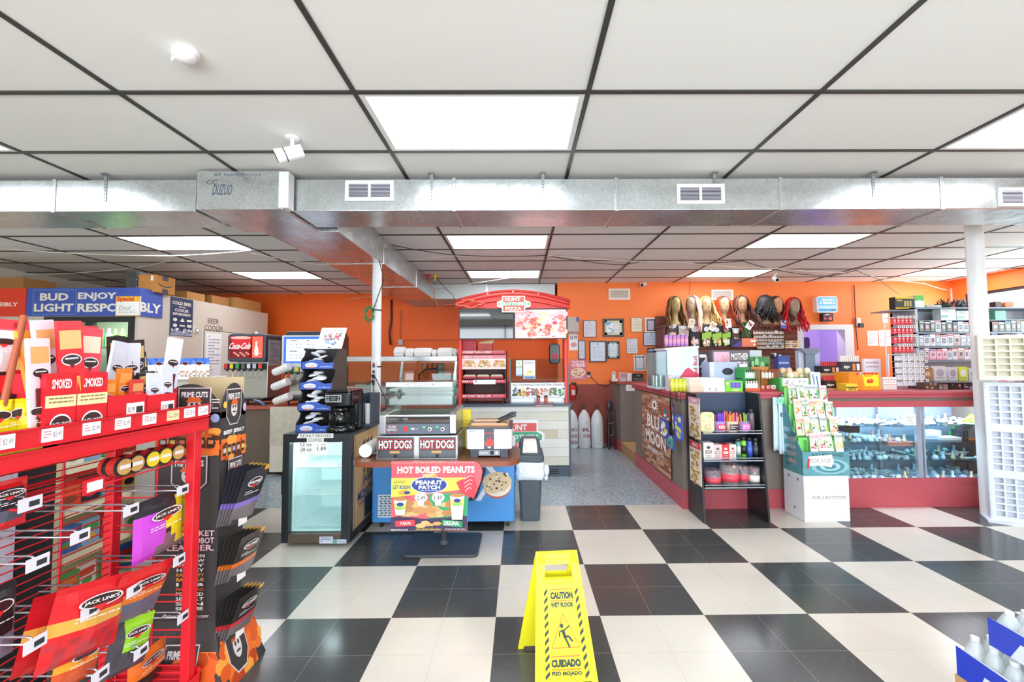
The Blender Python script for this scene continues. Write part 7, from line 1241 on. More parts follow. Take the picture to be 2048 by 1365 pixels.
bx('hair_net_pack', 'black and white packet standing behind the clear box', 1398, 706, 1415, 738, 4.9, .04, '#2a2c34', lambda A: (A.poly([(0, 40), (100, 10), (100, 30), (0, 70)], C('#d8d8e0')), A.rect(5, 5, 90, 14, WHITE)), 'packet')
bx('snack_bag', 'red and dark snack bag standing behind the small cooler', 1399, 736, 1414, 757, 4.8, .04, '#5a3034', lambda A: A.blobs(10, 10, 90, 90, 14, 12, 9, [C('#e8e0d8'), C('#c83a3a'), C('#3a2a2c')], 4), 'bag')
bx('tall_case', 'clear plastic case topped by a grey tray on the counter middle', 1495, 701, 1524, 724, 4.85, .1, '#c9d4dc', lambda A: A.rect(10, 30, 90, 90, C('#dfe8ea')), 'case')
bx('white_card', 'small white price card in front of the nature sign', 1479, 729, 1495, 742, 4.5, .02, '#e8eaf0', lambda A: A.rows(12, 20, 88, 80, 3, C('#a8b0c0')), 'card')
def bottles(x0_, x1_, zz, Y, n, c1, c2, lab, grp):
    p = None
    for i in range(n):
        x = at(x0_+(x1_-x0_)*(i+.5)/n, 750, Y=Y).x
        if p is None: p = thing('shot_bottle', lab, 'bottle', (x, Y, zz), group=grp); MB().lathe([(.015, 0), (.016, .004), (.016, .05), (.008, .06), (.008, .066)], (x, Y, zz), C(c1, .3), 12).build('bottle_body', p); MB().rod((x, Y, zz+.066), (x, Y, zz+.082), .010, C(c2, .3), seg=10).build('cap', p)
        else: dup(p, (x, Y, zz), label=lab)
zsh = at(1500, 757, Y=4.4).z
t = thing('shot_rack', 'green two-tier cardboard rack of small white bottles', 'rack', (at(1502, 780, Y=4.35).x, 4.4, z0)); xa, xb = at(1487, 770, Y=4.33).x, at(1517, 770, Y=4.33).x
b = MB(); b.box(xa, xb, 4.30, 4.48, z0, z0+.022, C('#2f7a4a')); b.box(xa, xb, 4.36, 4.48, zsh-.01, zsh, C('#3f9a5a')); b.box(xa, xa+.005, 4.30, 4.48, z0+.022, zsh+.1, C('#3fae5a')); b.box(xb-.005, xb, 4.30, 4.48, z0+.022, zsh+.1, C('#b08a5a')); b.box(xa, xb, 4.475, 4.48, z0, zsh+.12, C('#4a8a4a')); b.build('carton', t); MB().box(xa, xb, 4.297, 4.30, z0, z0+.03, C('#d8603a')).build('front_label', t)
bottles(1489, 1515, z0+.023, 4.34, 5, '#eceae6', '#e8dcd0', 'small white bottle in the lower tier of the green rack', 'bottles in the lower tier of the green rack'); bottles(1489, 1514, zsh+.001, 4.40, 6, '#e6ece6', '#3a6a4a', 'small white bottle in the upper tier of the green rack', 'bottles in the upper tier of the green rack')
t = thing('shot_rack', 'brown and red two-tier cardboard rack of small boxes', 'rack', (at(1536, 780, Y=4.35).x, 4.4, z0)); xa, xb = at(1519, 770, Y=4.33).x, at(1555, 770, Y=4.33).x
b = MB(); b.box(xa, xb, 4.30, 4.48, z0, z0+.02, C('#b03a3a')); b.box(xa, xb, 4.36, 4.48, zsh-.01, zsh+.0, C('#a8683a')); b.box(xa, xa+.005, 4.3, 4.48, z0+.02, zsh+.1, C('#a8683a')); b.box(xb-.005, xb, 4.3, 4.48, z0+.02, zsh+.1, C('#a8683a')); b.box(xa, xb, 4.475, 4.48, z0, zsh+.12, C('#c8803a')); b.build('carton', t)
for i in range(3): bx('small_carton', ['left', 'middle', 'right'][i]+' small red and cream carton in the brown rack', 1521+i*11, 771, 1530+i*11, 786, 4.31, .05, '#c85a50' if i < 2 else '#f0ece8', lambda A: (A.ell(50, 50, 34, 34, C('#f0e0d8')), A.ell(50, 50, 18, 18, C('#c85a50'))), z=z0+.021)
bottles(1522, 1550, zsh+.001, 4.40, 4, '#f0eeea', '#8a5a3a', 'small white bottle on top of the brown cardboard rack', 'bottles on the brown rack')
bx('nature_display', 'two-tier green display carton lettered in white', 1500, 714, 1540, 737, 4.75, .14, '#4a8a5a', lambda A: (A.blobs(8, 8, 90, 50, 12, 10, 14, [C('#8ad08a'), C('#2a4a3a'), C('#d8ecd0')], 5), A.rect(0, 55, 100, 100, C('#3a6a50')), A.text('NATURE', 10, 62, 90, 92, WHITE, .03)), z=z0)
bx('green_display', 'green framed display with a handwritten price card', 1560, 757, 1620, 788, 4.26, .2, '#4ab85a', lambda A: (A.rect(8, 0, 96, 62, C('#f0f4f4')), A.text('$ / 3+', 16, 12, 88, 48, C('#9aa4b0'), 0, .1), A.rect(12, 66, 40, 96, C('#b8d83a')), A.rect(40, 66, 62, 96, C('#e8a83a')), A.rect(62, 66, 96, 96, C('#d8483a')), A.ell(78, 81, 9, 12, WHITE)))
rg = random.Random(8)
for i in range(16):
    x = at(1560+rg.uniform(0, 58), 740, Y=4.4).x; z = at(1580, 757, Y=4.26).z-.003+.042*(i//10); b = MB(); b.ball((x, 4.34+rg.uniform(0, .1), z+.03), .034, C(rg.choice(['#e8dcb8', '#e0c8a0', '#f0ece0', '#d8b890', '#c8d8c0']), .25, n=.3, ns=30), 8, 6, 1, .7, 1.15); tag(b.build('candy_bag'), 'small crinkled clear candy bag heaped on the green display', 'bag', 'candy bags heaped on the green display')
bx('blue_card', 'white card of blue pipes leaning at the edge of the counter', 1621, 745, 1642, 787, 4.28, .02, '#dfe8f4', lambda A: (A.line([(20, 10), (40, 80)], 12, C('#6a8ac8')), A.line([(60, 20), (78, 90)], 12, C('#4a6ab0')), A.blobs(15, 70, 85, 95, 8, 9, 7, [C('#8a9ac8'), C('#c8d4ea')], 2)), 'card')
t = thing('display_stand', 'tall grey blue T-topped display stand in front of the doorway', 'stand', (at(1617, 760, Y=4.9).x, 4.9, z0)); xa, xb = at(1609, 720, Y=4.9).x, at(1628, 720, Y=4.9).x; zt = at(1617, 697, Y=4.9).z
MB().box(xa, xb, 4.88, 4.94, z0, zt-.05, C('#7a8a9c', .4)).build('column', t); MB().prism([(xa, 4.86, zt-.07), (xb, 4.86, zt-.07), (xb+.06, 4.86, zt-.02), (xb+.06, 4.86, zt), (xa-.06, 4.86, zt), (xa-.06, 4.86, zt-.02)], (0, .1, 0), C('#7a8696', .4)).build('head', t)
for sx in (xa-.07, xb+.01): MB().box(sx, sx+.06, 4.9, 4.96, z0, zt-.03, plastic_clear('#d8e6f8', .45)).build('clear_sleeve', t)
bx('plush_toy', 'small black and white toy with a blue body on the counter', 1546, 706, 1562, 718, 5.0, .06, '#2c2e38', lambda A: A.blobs(10, 10, 90, 90, 8, 14, 14, [C('#e8e8ec'), C('#1a1a20')], 3), 'toy', z=z0+.34, th=.03); bx('blue_box', 'dark blue box under the small black and white toy', 1556, 712, 1580, 727, 4.95, .1, '#3a559a', lambda A: A.rows(8, 20, 90, 80, 3, C('#a8b8e0')), z=z0)
# lighter displays
def lighters(pa, pb, y0_, y1_, Y, label, dark=True, z=None):
    zb = z0 if z is None else z; x0_, x1_ = at(pa, y1_, Y=Y).x, at(pb, y1_, Y=Y).x; t = thing('lighter_display', label, 'lighter display', ((x0_+x1_)/2, Y, zb)); zt_ = at(pa, y0_, Y=Y).z; h = zt_-zb
    b = MB(); b.box(x0_, x1_, Y, Y+.15, zb, zb+h*.62, C('#2e2a2c' if dark else '#3c3c44', .35)); A = Art(b, (x0_, Y, zb+h*.62), (x1_-x0_, 0, 0), (0, 0, -h*.62), (0, 0, 100, 60)); A.text('zippo', 10, 20, 42, 44, WHITE, .03); A.rect(56, 12, 72, 52, C('#d88a5a')); A.rect(78, 12, 94, 52, C('#e8e4e0')); b.build('tray', t)
    n = max(3, int((pb-pa)/4))
    for i in range(n): x = x0_+(x1_-x0_)*(i+.5)/n; MB().box(x-.008, x+.008, Y+.02, Y+.035, zb+h*.62, zt_, C('#c8424a' if dark else '#ece8e2', .3)).build('lighter', t)
lighters(1684, 1722, 712, 744, 4.7, 'black lighter display with white tops on the counter', False, z=at(1700, 744, Y=4.7).z); lighters(1645, 1680, 724, 747, 4.75, 'upper dark display of red topped lighters', z=at(1660, 747, Y=4.75).z); lighters(1650, 1694, 752, 778, 4.5, 'lower dark display of red topped lighters', z=at(1660, 778, Y=4.5).z)
for pa, pb, y0_, y1_, Y, l in ((1643, 1682, 747, 757, 4.72, 'tan carton between the two red lighter displays'), (1655, 1690, 778, 788, 4.45, 'flat tan carton at the base of the lighter displays'), (1682, 1724, 744, 750, 4.68, 'thin orange board beneath the black lighter display')): bx('tan_carton', l, pa, y0_, pb, y1_, Y, .2, '#d0a878' if 'orange' not in l else '#e08a4a', z=at(pa, y1_, Y=Y).z)
bx('support_box', 'tan support carton under the upper lighter display', 1645, 757, 1680, 772, 4.76, .12, '#b89468'); bx('support_box', 'white carton under the black lighter display', 1685, 750, 1696, 772, 4.75, .12, '#d8d4cc')
bx('yellow_tray', 'small yellow tray of batteries in front of the lighter displays', 1692, 768, 1716, 787, 4.27, .12, '#e8c83a', lambda A: (A.rect(0, 45, 100, 60, BLACK), A.text('NEON', 20, 66, 84, 90, BLACK, .03)))
bx('gum_display', 'big orange yellow gum display with a flame mark', 1697, 746, 1762, 786, 4.32, .2, '#f09a20', lambda A: (A.poly([(44, 8), (94, 8), (94, 76), (50, 76)], C('#f4e030')), A.text('RED HOT', 50, 14, 76, 24, C('#d83a2a'), .03), A.poly([(58, 60), (56, 44), (64, 34), (66, 46), (72, 32), (78, 48), (74, 60)], C('#e0452a')), A.poly([(0, 0), (26, 0), (44, 60), (44, 100), (0, 100)], C('#e8861a')), [A.rect(22+i*12, 0, 31+i*12, 12, C(['#d8303a', '#7ab0e0', '#d8303a', '#d8303a', '#d8303a', '#d8303a'][i])) for i in range(6)]))
bx('sign_card', 'white standing display card behind the gum display', 1728, 718, 1762, 742, 4.85, .03, '#e8eaf2', lambda A: (A.rows(10, 12, 88, 40, 2, C('#c8a0a8')), A.rows(10, 50, 88, 90, 3, C('#8ab0b8'))), 'card', z=z0)
# red packet spinner, white packets spinner
def packet_grid(pa, pb, ys, Y, n, col, lab, grp, hook=True, d=.03, draw=None, name='blister_pack', par_lab=None, skew=0):
    x0_, x1_ = at(pa, 700, Y=Y).x, at(pb, 700, Y=Y).x; w_ = (x1_-x0_)/n; t = None
    if hook:
        t = thing('pegboard_rack', par_lab, 'rack', ((x0_+x1_)/2, Y+.1, z0)); zt_ = at(pa, ys[0][0], Y=Y).z
        b = MB(); fz = [x0_, x1_]; [b.rod((x, Y+.1, z0), (x, Y+.1, zt_+.02), .006, C('#d8d8dc', .4), seg=6) for x in fz]; b.rod((x0_, Y+.1, zt_+.02), (x1_, Y+.1, zt_+.02), .006, C('#d8d8dc')); b.build('frame', t)
    p = None
    for r, (ya, yb) in enumerate(ys):
        za, zb = at(pa, ya, Y=Y).z, at(pa, yb, Y=Y).z
        for i in range(n):
            x = x0_+(i+.5)*w_
            if p is None:
                b = MB(); b.box(x-w_*.46, x+w_*.46, Y, Y+d, zb, za, C(col[0], .3)); A = Art(b, (x-w_*.46, Y, za), (w_*.92, 0, 0), (0, 0, zb-za), (0, 0, 100, 140)); (draw or (lambda A: (A.ell(50, 40, 30, 26, C(col[1])), A.rows(14, 84, 86, 126, 3, C(col[2])))))(A)
                p = b.build(name, loc=(x, Y, zb)); o = p; w0 = za-zb
            else: o = p.copy(); COL.objects.link(o); o.location = (x, Y, zb); o.scale = (1, 1, (za-zb)/w0)
            tag(o, lab+f', {["top", "second", "third", "fourth", "fifth", "sixth"][r]} row', 'packet', grp+f', {["top", "second", "third", "fourth", "fifth", "sixth"][r]} row')
        if t is not None:
            for i in range(n): x = x0_+(i+.5)*w_; b = MB(); b.rod((x, Y+.1, za+.012), (x, Y-.05, za+.012), .003, C('#c8ccd0', .3, m=.6), seg=5); b.box(x-.014, x+.014, Y-.055, Y-.05, za-.0, za+.028, PAPER); b.box(x-.006, x+.006, Y-.056, Y-.055, za+.008, za+.02, BLACK); b.build('peg_hook', t)
packet_grid(1788, 1828, [(638, 650), (657, 669), (675, 687), (694, 706)], 4.55, 5, ['#d83848', '#f0c8cc', '#f4e8e4'], 'red blister packet on the wire rack', 'red packets on the wire rack', par_lab='wire rack of red packets hung on pegs')
packet_grid(1792, 1848, [(713, 722), (726, 735), (738, 747), (751, 760), (764, 772)], 4.5, 5, ['#dfe4ec', '#c4ccd8', '#b8bcc8'], 'clear white packet on the lower wire rack', 'white packets on the lower rack', par_lab='wire rack of small clear white packets')
packet_grid(1763, 1790, [(755, 764.5), (765, 774.5), (775, 784.3)], 4.42, 5, ['#efeae6', '#e0a8a0', '#d8d0cc'], 'small white pack beside the gum display', 'small white packs beside the gum display', hook=False, d=.05, draw=lambda A: (A.rect(0, 60, 100, 90, C('#e0b0a8')),))
# staff shelves full of phone accessories
AY = 5.75; t = thing('accessory_shelves', 'white metal shelves of phone accessories behind the counter at right', 'shelf unit', (at(1920, 700, Y=AY).x, 6.0, .168)); xa, xb = at(1836, 700, Y=AY).x, at(2120, 700, Y=AY).x; zt = at(1900, 613, Y=AY).z
MB().box(xa, xb, 6.12, 6.16, .17, zt, C('#c9ccd4', .5)).build('back_panel', t); [MB().box(x, x+.04, AY+.02, 6.16, .17, zt, C('#b8bcc6', .4)).build('upright', t) for x in (xa, xb-.04)]
for y in (615, 665, 693, 721, 766, 786): z = at(1900, y, Y=AY).z; MB().box(xa, xb, AY, 6.12, z-.02, z, C('#7a8494', .4)).build('shelf', t)
pc_ = [['#e4e2ea', '#c8a8b4', '#8a7a8a'], ['#c9a4a8', '#e4dce0', '#6a5a64'], ['#26282e', '#b84a4a', '#c8ccd0'], ['#dcdfe6', '#4a5a64', '#9aa4ae'], ['#b8c0cc', '#6a7ab0', '#e8e8ec'], ['#3c4046', '#8aa46a', '#c8c8cc'], ['#e8a8c0', '#f4ecf0', '#a86a84']]
rg = random.Random(3); nm_ = ['top', 'second', 'third', 'fourth', 'bottom']
for r, (ya, yb, dk_) in enumerate(((640, 664, 2), (667, 692, 3), (695, 720, 0), (740, 765, 1))):
    px = 1842
    while px < 2048:
        wd = rg.uniform(9, 14) if r < 3 else 16; k = rg.choice([2, 5, 2, 3]) if r == 0 and px > 1836 else (rg.choice([2, 5, 3]) if r == 1 and px < 1900 and 0 else rg.choice([0, 0, 3, 1, 4, 6])); c = pc_[k]; zb = at(1900, yb, Y=AY).z; h_ = at(1900, ya+rg.uniform(0, 5), Y=AY).z
        if not (1963 < px+wd/2 < 1985) :
            a = at(px, yb, Y=AY).x; e_ = at(px+wd-1, yb, Y=AY).x; b = MB(); yy = AY+.02; b.box(a, e_, yy, yy+.05, zb+.001, h_, C(c[0], .35)); A = Art(b, (a, yy, h_), (e_-a, 0, 0), (0, 0, zb-h_), (0, 0, 100, 150)); A.rect(18, 45, 82, 110, C(c[1])); A.rect(24, 52, 76, 102, C(c[2])); A.rect(0, 8, 100, 24, C(rg.choice(['#ffffff', '#e05a4a', '#5a8ac8', '#f0f0f0']), .5)); A.rows(14, 118, 86, 140, 2, C(c[2]), r)
            if r == 3: A.ell(50, 60, 40, 40, C(rg.choice(['#c8e84a', '#e8e4e8', '#b8a8d0'])))
            tag(b.build('accessory_box'), f'boxed phone accessory with a window, {nm_[r]} row of the staff shelves', 'box', f'phone accessory boxes, {nm_[r]} row')
        px += wd
for pa, pb, ya, yb, l, c in ((1881, 1912, 616, 640, 'tall white and green box on the staff shelves', '#eef4f2'), (1913, 1945, 622, 640, 'white and blue box right of the tall white one', '#e0ecf2'), (1946, 1962, 626, 640, 'pale grey box left of the round post', '#cdd6da'), (1990, 2012, 622, 640, 'green lidded box to the right of the round post', '#7ac0a0')): item('product_box', l, 'box', pa, ya, pb, yb, AY+.06, .12, C(c), lambda A: (A.rect(0, 60, 50, 80, C('#8ac8b8')), A.rows(10, 10, 60, 40, 2, C('#8a9aa4'))), z0=at(1900, 664, Y=AY).z+.001 if 0 else at(1900, 640, Y=AY).z)
MB().box(at(1836, 640, Y=AY).x, at(2060, 640, Y=AY).x, AY+.01, 6.12, at(1900, 640, Y=AY).z-.012, at(1900, 640, Y=AY).z-.001, C('#7a8494', .4)).build('shelf', t)
# top shelf: batteries and dark clutter
zt2 = zt+.001
for pa, pb, ya, l, c, dr in ((1790, 1829, 594, 'yellow and black flashlight pack on the top shelf', '#2c2a24', lambda A: (A.rect(0, 0, 100, 16, C('#e8c020')), A.rect(0, 88, 100, 100, C('#e8c020')), A.rect(8, 24, 36, 36, C('#c8a020')), [A.rect(46+i*14, 34, 56+i*14, 80, C('#c8a860')) for i in range(3)])), (1829, 1849, 591, 'green and white blister pack on the top shelf', '#dff0e4', lambda A: (A.rect(0, 0, 100, 40, C('#5ac04a')), A.ell(50, 60, 28, 24, C('#f4f4f0')))), (1853, 1883, 610, 'flat grey carton on the top shelf', '#b9bcbc', lambda A: A.rect(0, 0, 100, 8, C('#8a8f90')))):
    item('blister_pack' if 'blister' in l or 'flash' in l else 'grey_carton', l, 'packet', pa, ya, pb, 618 if pa < 1850 else 613, AY+.1, .1, C(c), dr, z0=zt2 if pa > 1850 else None)
MB().box(at(1782, 620, Y=AY).x, xa, AY+.02, 6.1, at(1800, 620, Y=AY).z-.015, at(1800, 620, Y=AY).z-.001, C('#7a8494', .4)).build('shelf', t)
for px, l, cs_, n_ in ((1892, 'spiky heap of dark straps on the top shelf', ['#2a2420', '#3a2c28'], 22), (1922, 'tangled grey and red gadgets on the top shelf near the vent', ['#5a5a60', '#8a2a2a', '#2a2a2c', '#a8a8b0'], 26), (1948, 'dark gadgets on the top shelf just left of the post', ['#2a3a4a', '#a83a2a', '#1e1e22'], 16)):
    c = at(px, 613, Y=AY+.2); b = MB(); rg = random.Random(px)
    for i in range(n_): p = Vector((c.x+rg.uniform(-.1, .1), AY+.2+rg.uniform(-.05, .05), zt2+rg.uniform(.02, .08))); q = p+Vector((rg.uniform(-.09, .09), rg.uniform(-.03, .03), rg.uniform(.0, .10))); b.rod(p, q, rg.uniform(.006, .02), C(rg.choice(cs_), .4), .005, 6)
    b.ball((c.x, AY+.2, zt2+.04), .05, C(cs_[0], .5), 8, 6, 1.9, 1, .8); tag(b.build('gadget_pile'), l, 'gadgets', kind='stuff')
item('hanging_bag', 'orange bag on the shelf against the bright side window', 'bag', 2010, 604, 2028, 614, AY+.1, .08, C('#e8703a'), None, th=.02, z0=zt2); item('dark_box', 'small dark brown box right of the round post', 'box', 1991, 604, 2003, 614, AY+.1, .08, C('#4a2c20'), None, z0=zt2)
# magazines and phones low on the counter end
for i, (pa, pb, ya, l, c, dr) in enumerate(((1868, 1893, 733, 'large white flyer tilted on the counter end', '#e4e6e8', 1), (1897, 1916, 735, 'white lilac accessory box on the counter end', '#e0dce8', 2), (1917, 1936, 734, 'lime edged accessory box on the counter end', '#d8e84a', 3), (1938, 1956, 737, 'pale blue accessory box on the counter end', '#d0dcec', 4), (1850, 1866, 736, 'brown paper bundle on the counter end', '#a8784a', 5))):
    bx('accessory_pack' if i else 'flyer', l, pa, ya, pb, 762, 4.6, .04, c, lambda A, dr=dr: (A.ell(50, 45, 34, 26, C(['#b8b0c8', '#b0a8c0', '#f0f0f4', '#8a9ab0', '#c89a5a'][dr-1])), A.rows(14, 76, 86, 94, 2, C('#8a8a9a'))), 'packet', z=at(1900, 762, Y=4.6).z)
for i, (pa, pb, ya, l, c) in enumerate(((1850, 1876, 766, 'dark and brown tray of goods low on the counter end', '#5a4438'), (1878, 1897, 768, 'grey printed carton low on the counter end', '#8a7a78'), (1899, 1924, 766, 'black and red patterned boxes low on the counter end', '#2e2a34'), (1926, 1950, 767, 'navy carton low on the counter end', '#3a4668'))): bx('goods_box', l, pa, ya, pb, 784, 4.4, .2, c, lambda A, i=i: A.blobs(6, 12, 94, 88, 18, 8, 12, [C('#c8b8b0'), C('#c84a3a'), C('#5ab0b8'), C('#e8e4e0'), C(c)], i))
MB2 = MB().box(at(1848, 763, Y=4.5).x, at(1958, 763, Y=4.5).x, 4.36, 4.72, at(1900, 765, Y=4.5).z, at(1900, 763, Y=4.5).z-.002, C('#6a707a', .4)); tag(MB2.build('riser_board'), 'dark riser board under the flyers at the counter end', 'board')
item('power_adapter', 'clear plastic tub with dark cords hanging at the counter end', 'tub', 1954, 774, 1971, 797, 4.13, .05, C('#a8a4a8', .2), lambda A: A.blobs(10, 5, 90, 60, 10, 14, 10, [C('#5a5458'), C('#d8d0d0')], 1))
wire([at(1957, 788, Y=4.12), at(1955, 806, Y=4.12), at(1966, 820, Y=4.1), at(1975, 812, Y=4.1), at(1960, 830, Y=4.12), at(1966, 845, Y=4.12), at(1964, 960, Y=4.14), at(1970, 1000, Y=4.14), at(1982, 1018, Z=.01)], .006, BLACK, 'black tangled cord hanging in front of the display case end', n=8)
# ================================================================== lattice display racks at right
def lattice(name, label, o, ang, w, z0, z1, nx, nz, m, mb, parts=1, depth=.07):
    t = thing(name, label, 'display rack', (o[0], o[1], z0), rz=ang); T = Matrix.Translation((o[0], o[1], 0)) @ Matrix.Rotation(ang, 4, 'Z')
    hz = (z1-z0)/parts
    b = MB(); b.T = T; b.box(0, w, depth*.5, depth, z0, z1, mb); b.build('back_panel', t)
    b = MB(); b.T = T; b.box(-.03, .0, -.01, depth, z0, z1, m); b.box(w, w+.03, -.01, depth, z0, z1, m); b.box(0, w, -.01, depth, z1-.03, z1, m); b.box(0, w, -.01, depth, z0, z0+.03, m)
    z = z0+.02
    while z < z1: b.box(-.034, -.018, -.014, -.01, z, z+.012, C('#c4ccd4')); z += .028
    b.build('frame', t)
    for p in range(parts):
        za, zb = z0+p*hz+.03, z0+(p+1)*hz-.03; b = MB(); b.T = T
        for i in range(nx+1): x = w*i/nx; b.box(x-.006, x+.006, 0, depth*.5, za, zb, m)
        for j in range(nz+1): z = za+(zb-za)*j/nz; b.box(0, w, .002, depth*.5, z-.007, z+.007, m)
        b.build('lattice_panel', t); 
        if p: b = MB(); b.T = T; b.box(0, w, -.012, depth*.5, z0+p*hz-.03, z0+p*hz+.03, m); b.build('divider_rail', t)
    b = MB(); b.T = T
    for q in range(3): b.box(w*(.18+.2*q), w*(.18+.2*q)+.035, -.014, -.012, z1-.03-.3*q if parts > 1 else z1-.06, z1-.3*q if parts > 1 else z1-.04, C('#f08a7a'))
    return t
WL = C('#d6dde4', .4)
t1 = lattice('lattice_rack', 'tall white lattice display rack standing on the floor at the right edge', (4.34, 3.80), -.62, .62, .02, 1.27, 9, 6, WL, C('#c8d0da', .5), 3)
MB_ = MB(); MB_.T = Matrix.Translation((4.34, 3.80, 0)) @ Matrix.Rotation(-.62, 4, 'Z'); MB_.box(-.06, .66, -.06, .16, 0, .02, WL); MB_.build('base', t1)
lattice('lattice_rack', 'cream lattice panel rack above the tall white one at the right edge', (4.24, 3.74), -.62, .60, 1.295, 1.70, 7, 6, C('#dcd8c4', .5), C('#cfcab4', .5))
# ================================================================== wet floor sign
YS = C('#f3ec2c', .35); t = thing('wet_floor_sign', 'yellow folding wet floor sign standing on the checker tiles in the foreground', 'floor sign', (.2, 2.0, 0), rz=0)
F0, F1 = at(1070, 1378, Z=0), at(1198, 1372, Z=0); U0_, U1_ = at(1072, 1112, Y=F0.y+.13), at(1155, 1106, Y=F1.y+.13)
zt = (U0_.z+U1_.z)/2; print
fl, fr_ = F0, F1; tl, tr = Vector((U0_.x, U0_.y, zt)), Vector((U1_.x, U1_.y, zt)); th = .022
def sheet(b, bl, br, tl, tr, m, nrm, thick=.02, win=True):
    P = lambda u, v: (bl.lerp(br, u)).lerp(tl.lerp(tr, u), v)
    def slab(u0, u1, v0, v1): q = [P(u0, v0), P(u1, v0), P(u1, v0)+nrm*thick, P(u0, v0)+nrm*thick, P(u0, v1), P(u1, v1), P(u1, v1)+nrm*thick, P(u0, v1)+nrm*thick]; b.hexa(q, m)
    if win: slab(0, .2, .03, 1); slab(.8, 1, .03, 1); slab(.2, .8, .03, .80); slab(.2, .8, .915, 1); slab(.0, .1, 0, .03); slab(.9, 1, 0, .03)
    return P
b = MB(); back = Vector((0, 1, .1)).normalized(); P = sheet(b, fl, fr_, tl, tr, YS, back); 
for i in range(9): u = .15+.08*i; q0, q1 = P(u, .05), P(u+.03, .13); b.rod(q0-back*.0, q1-back*.0, .004, YS, seg=5)
for p, q in (((.06, .14), (.06, .96)), ((.94, .14), (.94, .96)), ((.06, .14), (.94, .14)), ((.06, .96), (.94, .96))): b.tube([P(*p), P(*q)], .0035, YS, 6)
b.tube([P(.22, .80), P(.24, .775), P(.5, .77), P(.76, .775), P(.78, .80)], .006, YS, 6)
b.build('front_panel', t, bevel=.002)
b = MB(); bl2, br2 = at(1036, 1300, Z=0), None; dX = (fr_-fl); br2 = bl2+dX*.98; sheet(b, bl2, br2, tl+Vector((.0, .03, -.004)), tr+Vector((0, .03, -.004)), YS, Vector((0, 1, 0)), .018); b.build('rear_panel', t, bevel=.002)
b = MB(); b.tube([tl+Vector((0, .022, -.006)), tr+Vector((0, .022, -.006))], .012, YS, 10); [b.box(P(u, .96).x-.014, P(u, .96).x+.014, P(u, .96).y-.006, P(u, .96).y+.01, P(u, .96).z-.016, P(u, .96).z+.016, C('#d8cf20', .4)) for u in (.12, .88)]; b.build('hinge', t)
b = MB()
class PArt(Art):
    def __init__(s, mb, P, box): s.mb = mb; s.P = P; s.b = box; s.k = .0015; s.step = .0004; s.u = Vector((.3, 0, 0)); s.v = Vector((0, 0, -.6)); s.n = -back
    def p(s, x, y, k=None): return s.P((x-s.b[0])/(s.b[2]-s.b[0]), 1-(y-s.b[1])/(s.b[3]-s.b[1])) - back*(s.k if k is None else k)
A = PArt(b, P, (0, 0, 100, 215)); DB_ = C('#23343c', .5); OR = C('#e0703a', .5)
A.text('CAUTION', 30, 64, 76, 76.5, DB_, .06); A.text('WET FLOOR', 30, 81.5, 75, 90, DB_, .045); A.rect(30, 59, 76, 60.6, OR); A.rect(30, 78, 76, 79.6, OR)
A.text('CUIDADO', 27, 172, 76, 184.5, DB_, .06); A.text('PISO MOJADO', 27, 190.5, 76, 198.5, DB_, .045); A.rect(27, 166.5, 76, 168.3, OR); A.rect(27, 186.8, 76, 188.6, OR)
A.line([(53, 100), (78, 154), (29, 154), (53, 100)], 1.3, OR)
A.ell(48.5, 119, 3.1, 3.6, DB_); A.line([(50, 127), (56, 124), (63, 119)], 2.2, DB_); A.line([(50, 126), (44, 128), (43, 136)], 2.0, DB_); A.poly([(47, 125), (53, 126), (56, 138), (51, 139)], DB_); A.line([(53, 137), (57, 146), (60, 153)], 3.2, DB_); A.line([(54, 136), (60, 135.5), (66, 144)], 3.0, DB_); A.rows(32, 149.5, 74, 152, 1, C('#d8b84a'), 4)
for i in range(11):
    y = 56+i*13.2
    for xa_, s_ in ((17+(-.0)*i, 1), (81+.0*i, 1)):
        A.poly([(xa_, y+8), (xa_+7, y), (xa_+7, y+6), (xa_, y+14)], DB_); A.k -= A.step
b.build('lettering', t)
for u in (.0, .92): b = MB(); [b.box(P(u+.0, 0).x, P(u, 0).x+.02, P(u, 0).y, P(u, 0).y+.02, 0, .01, YS)]; b.build('foot', t)
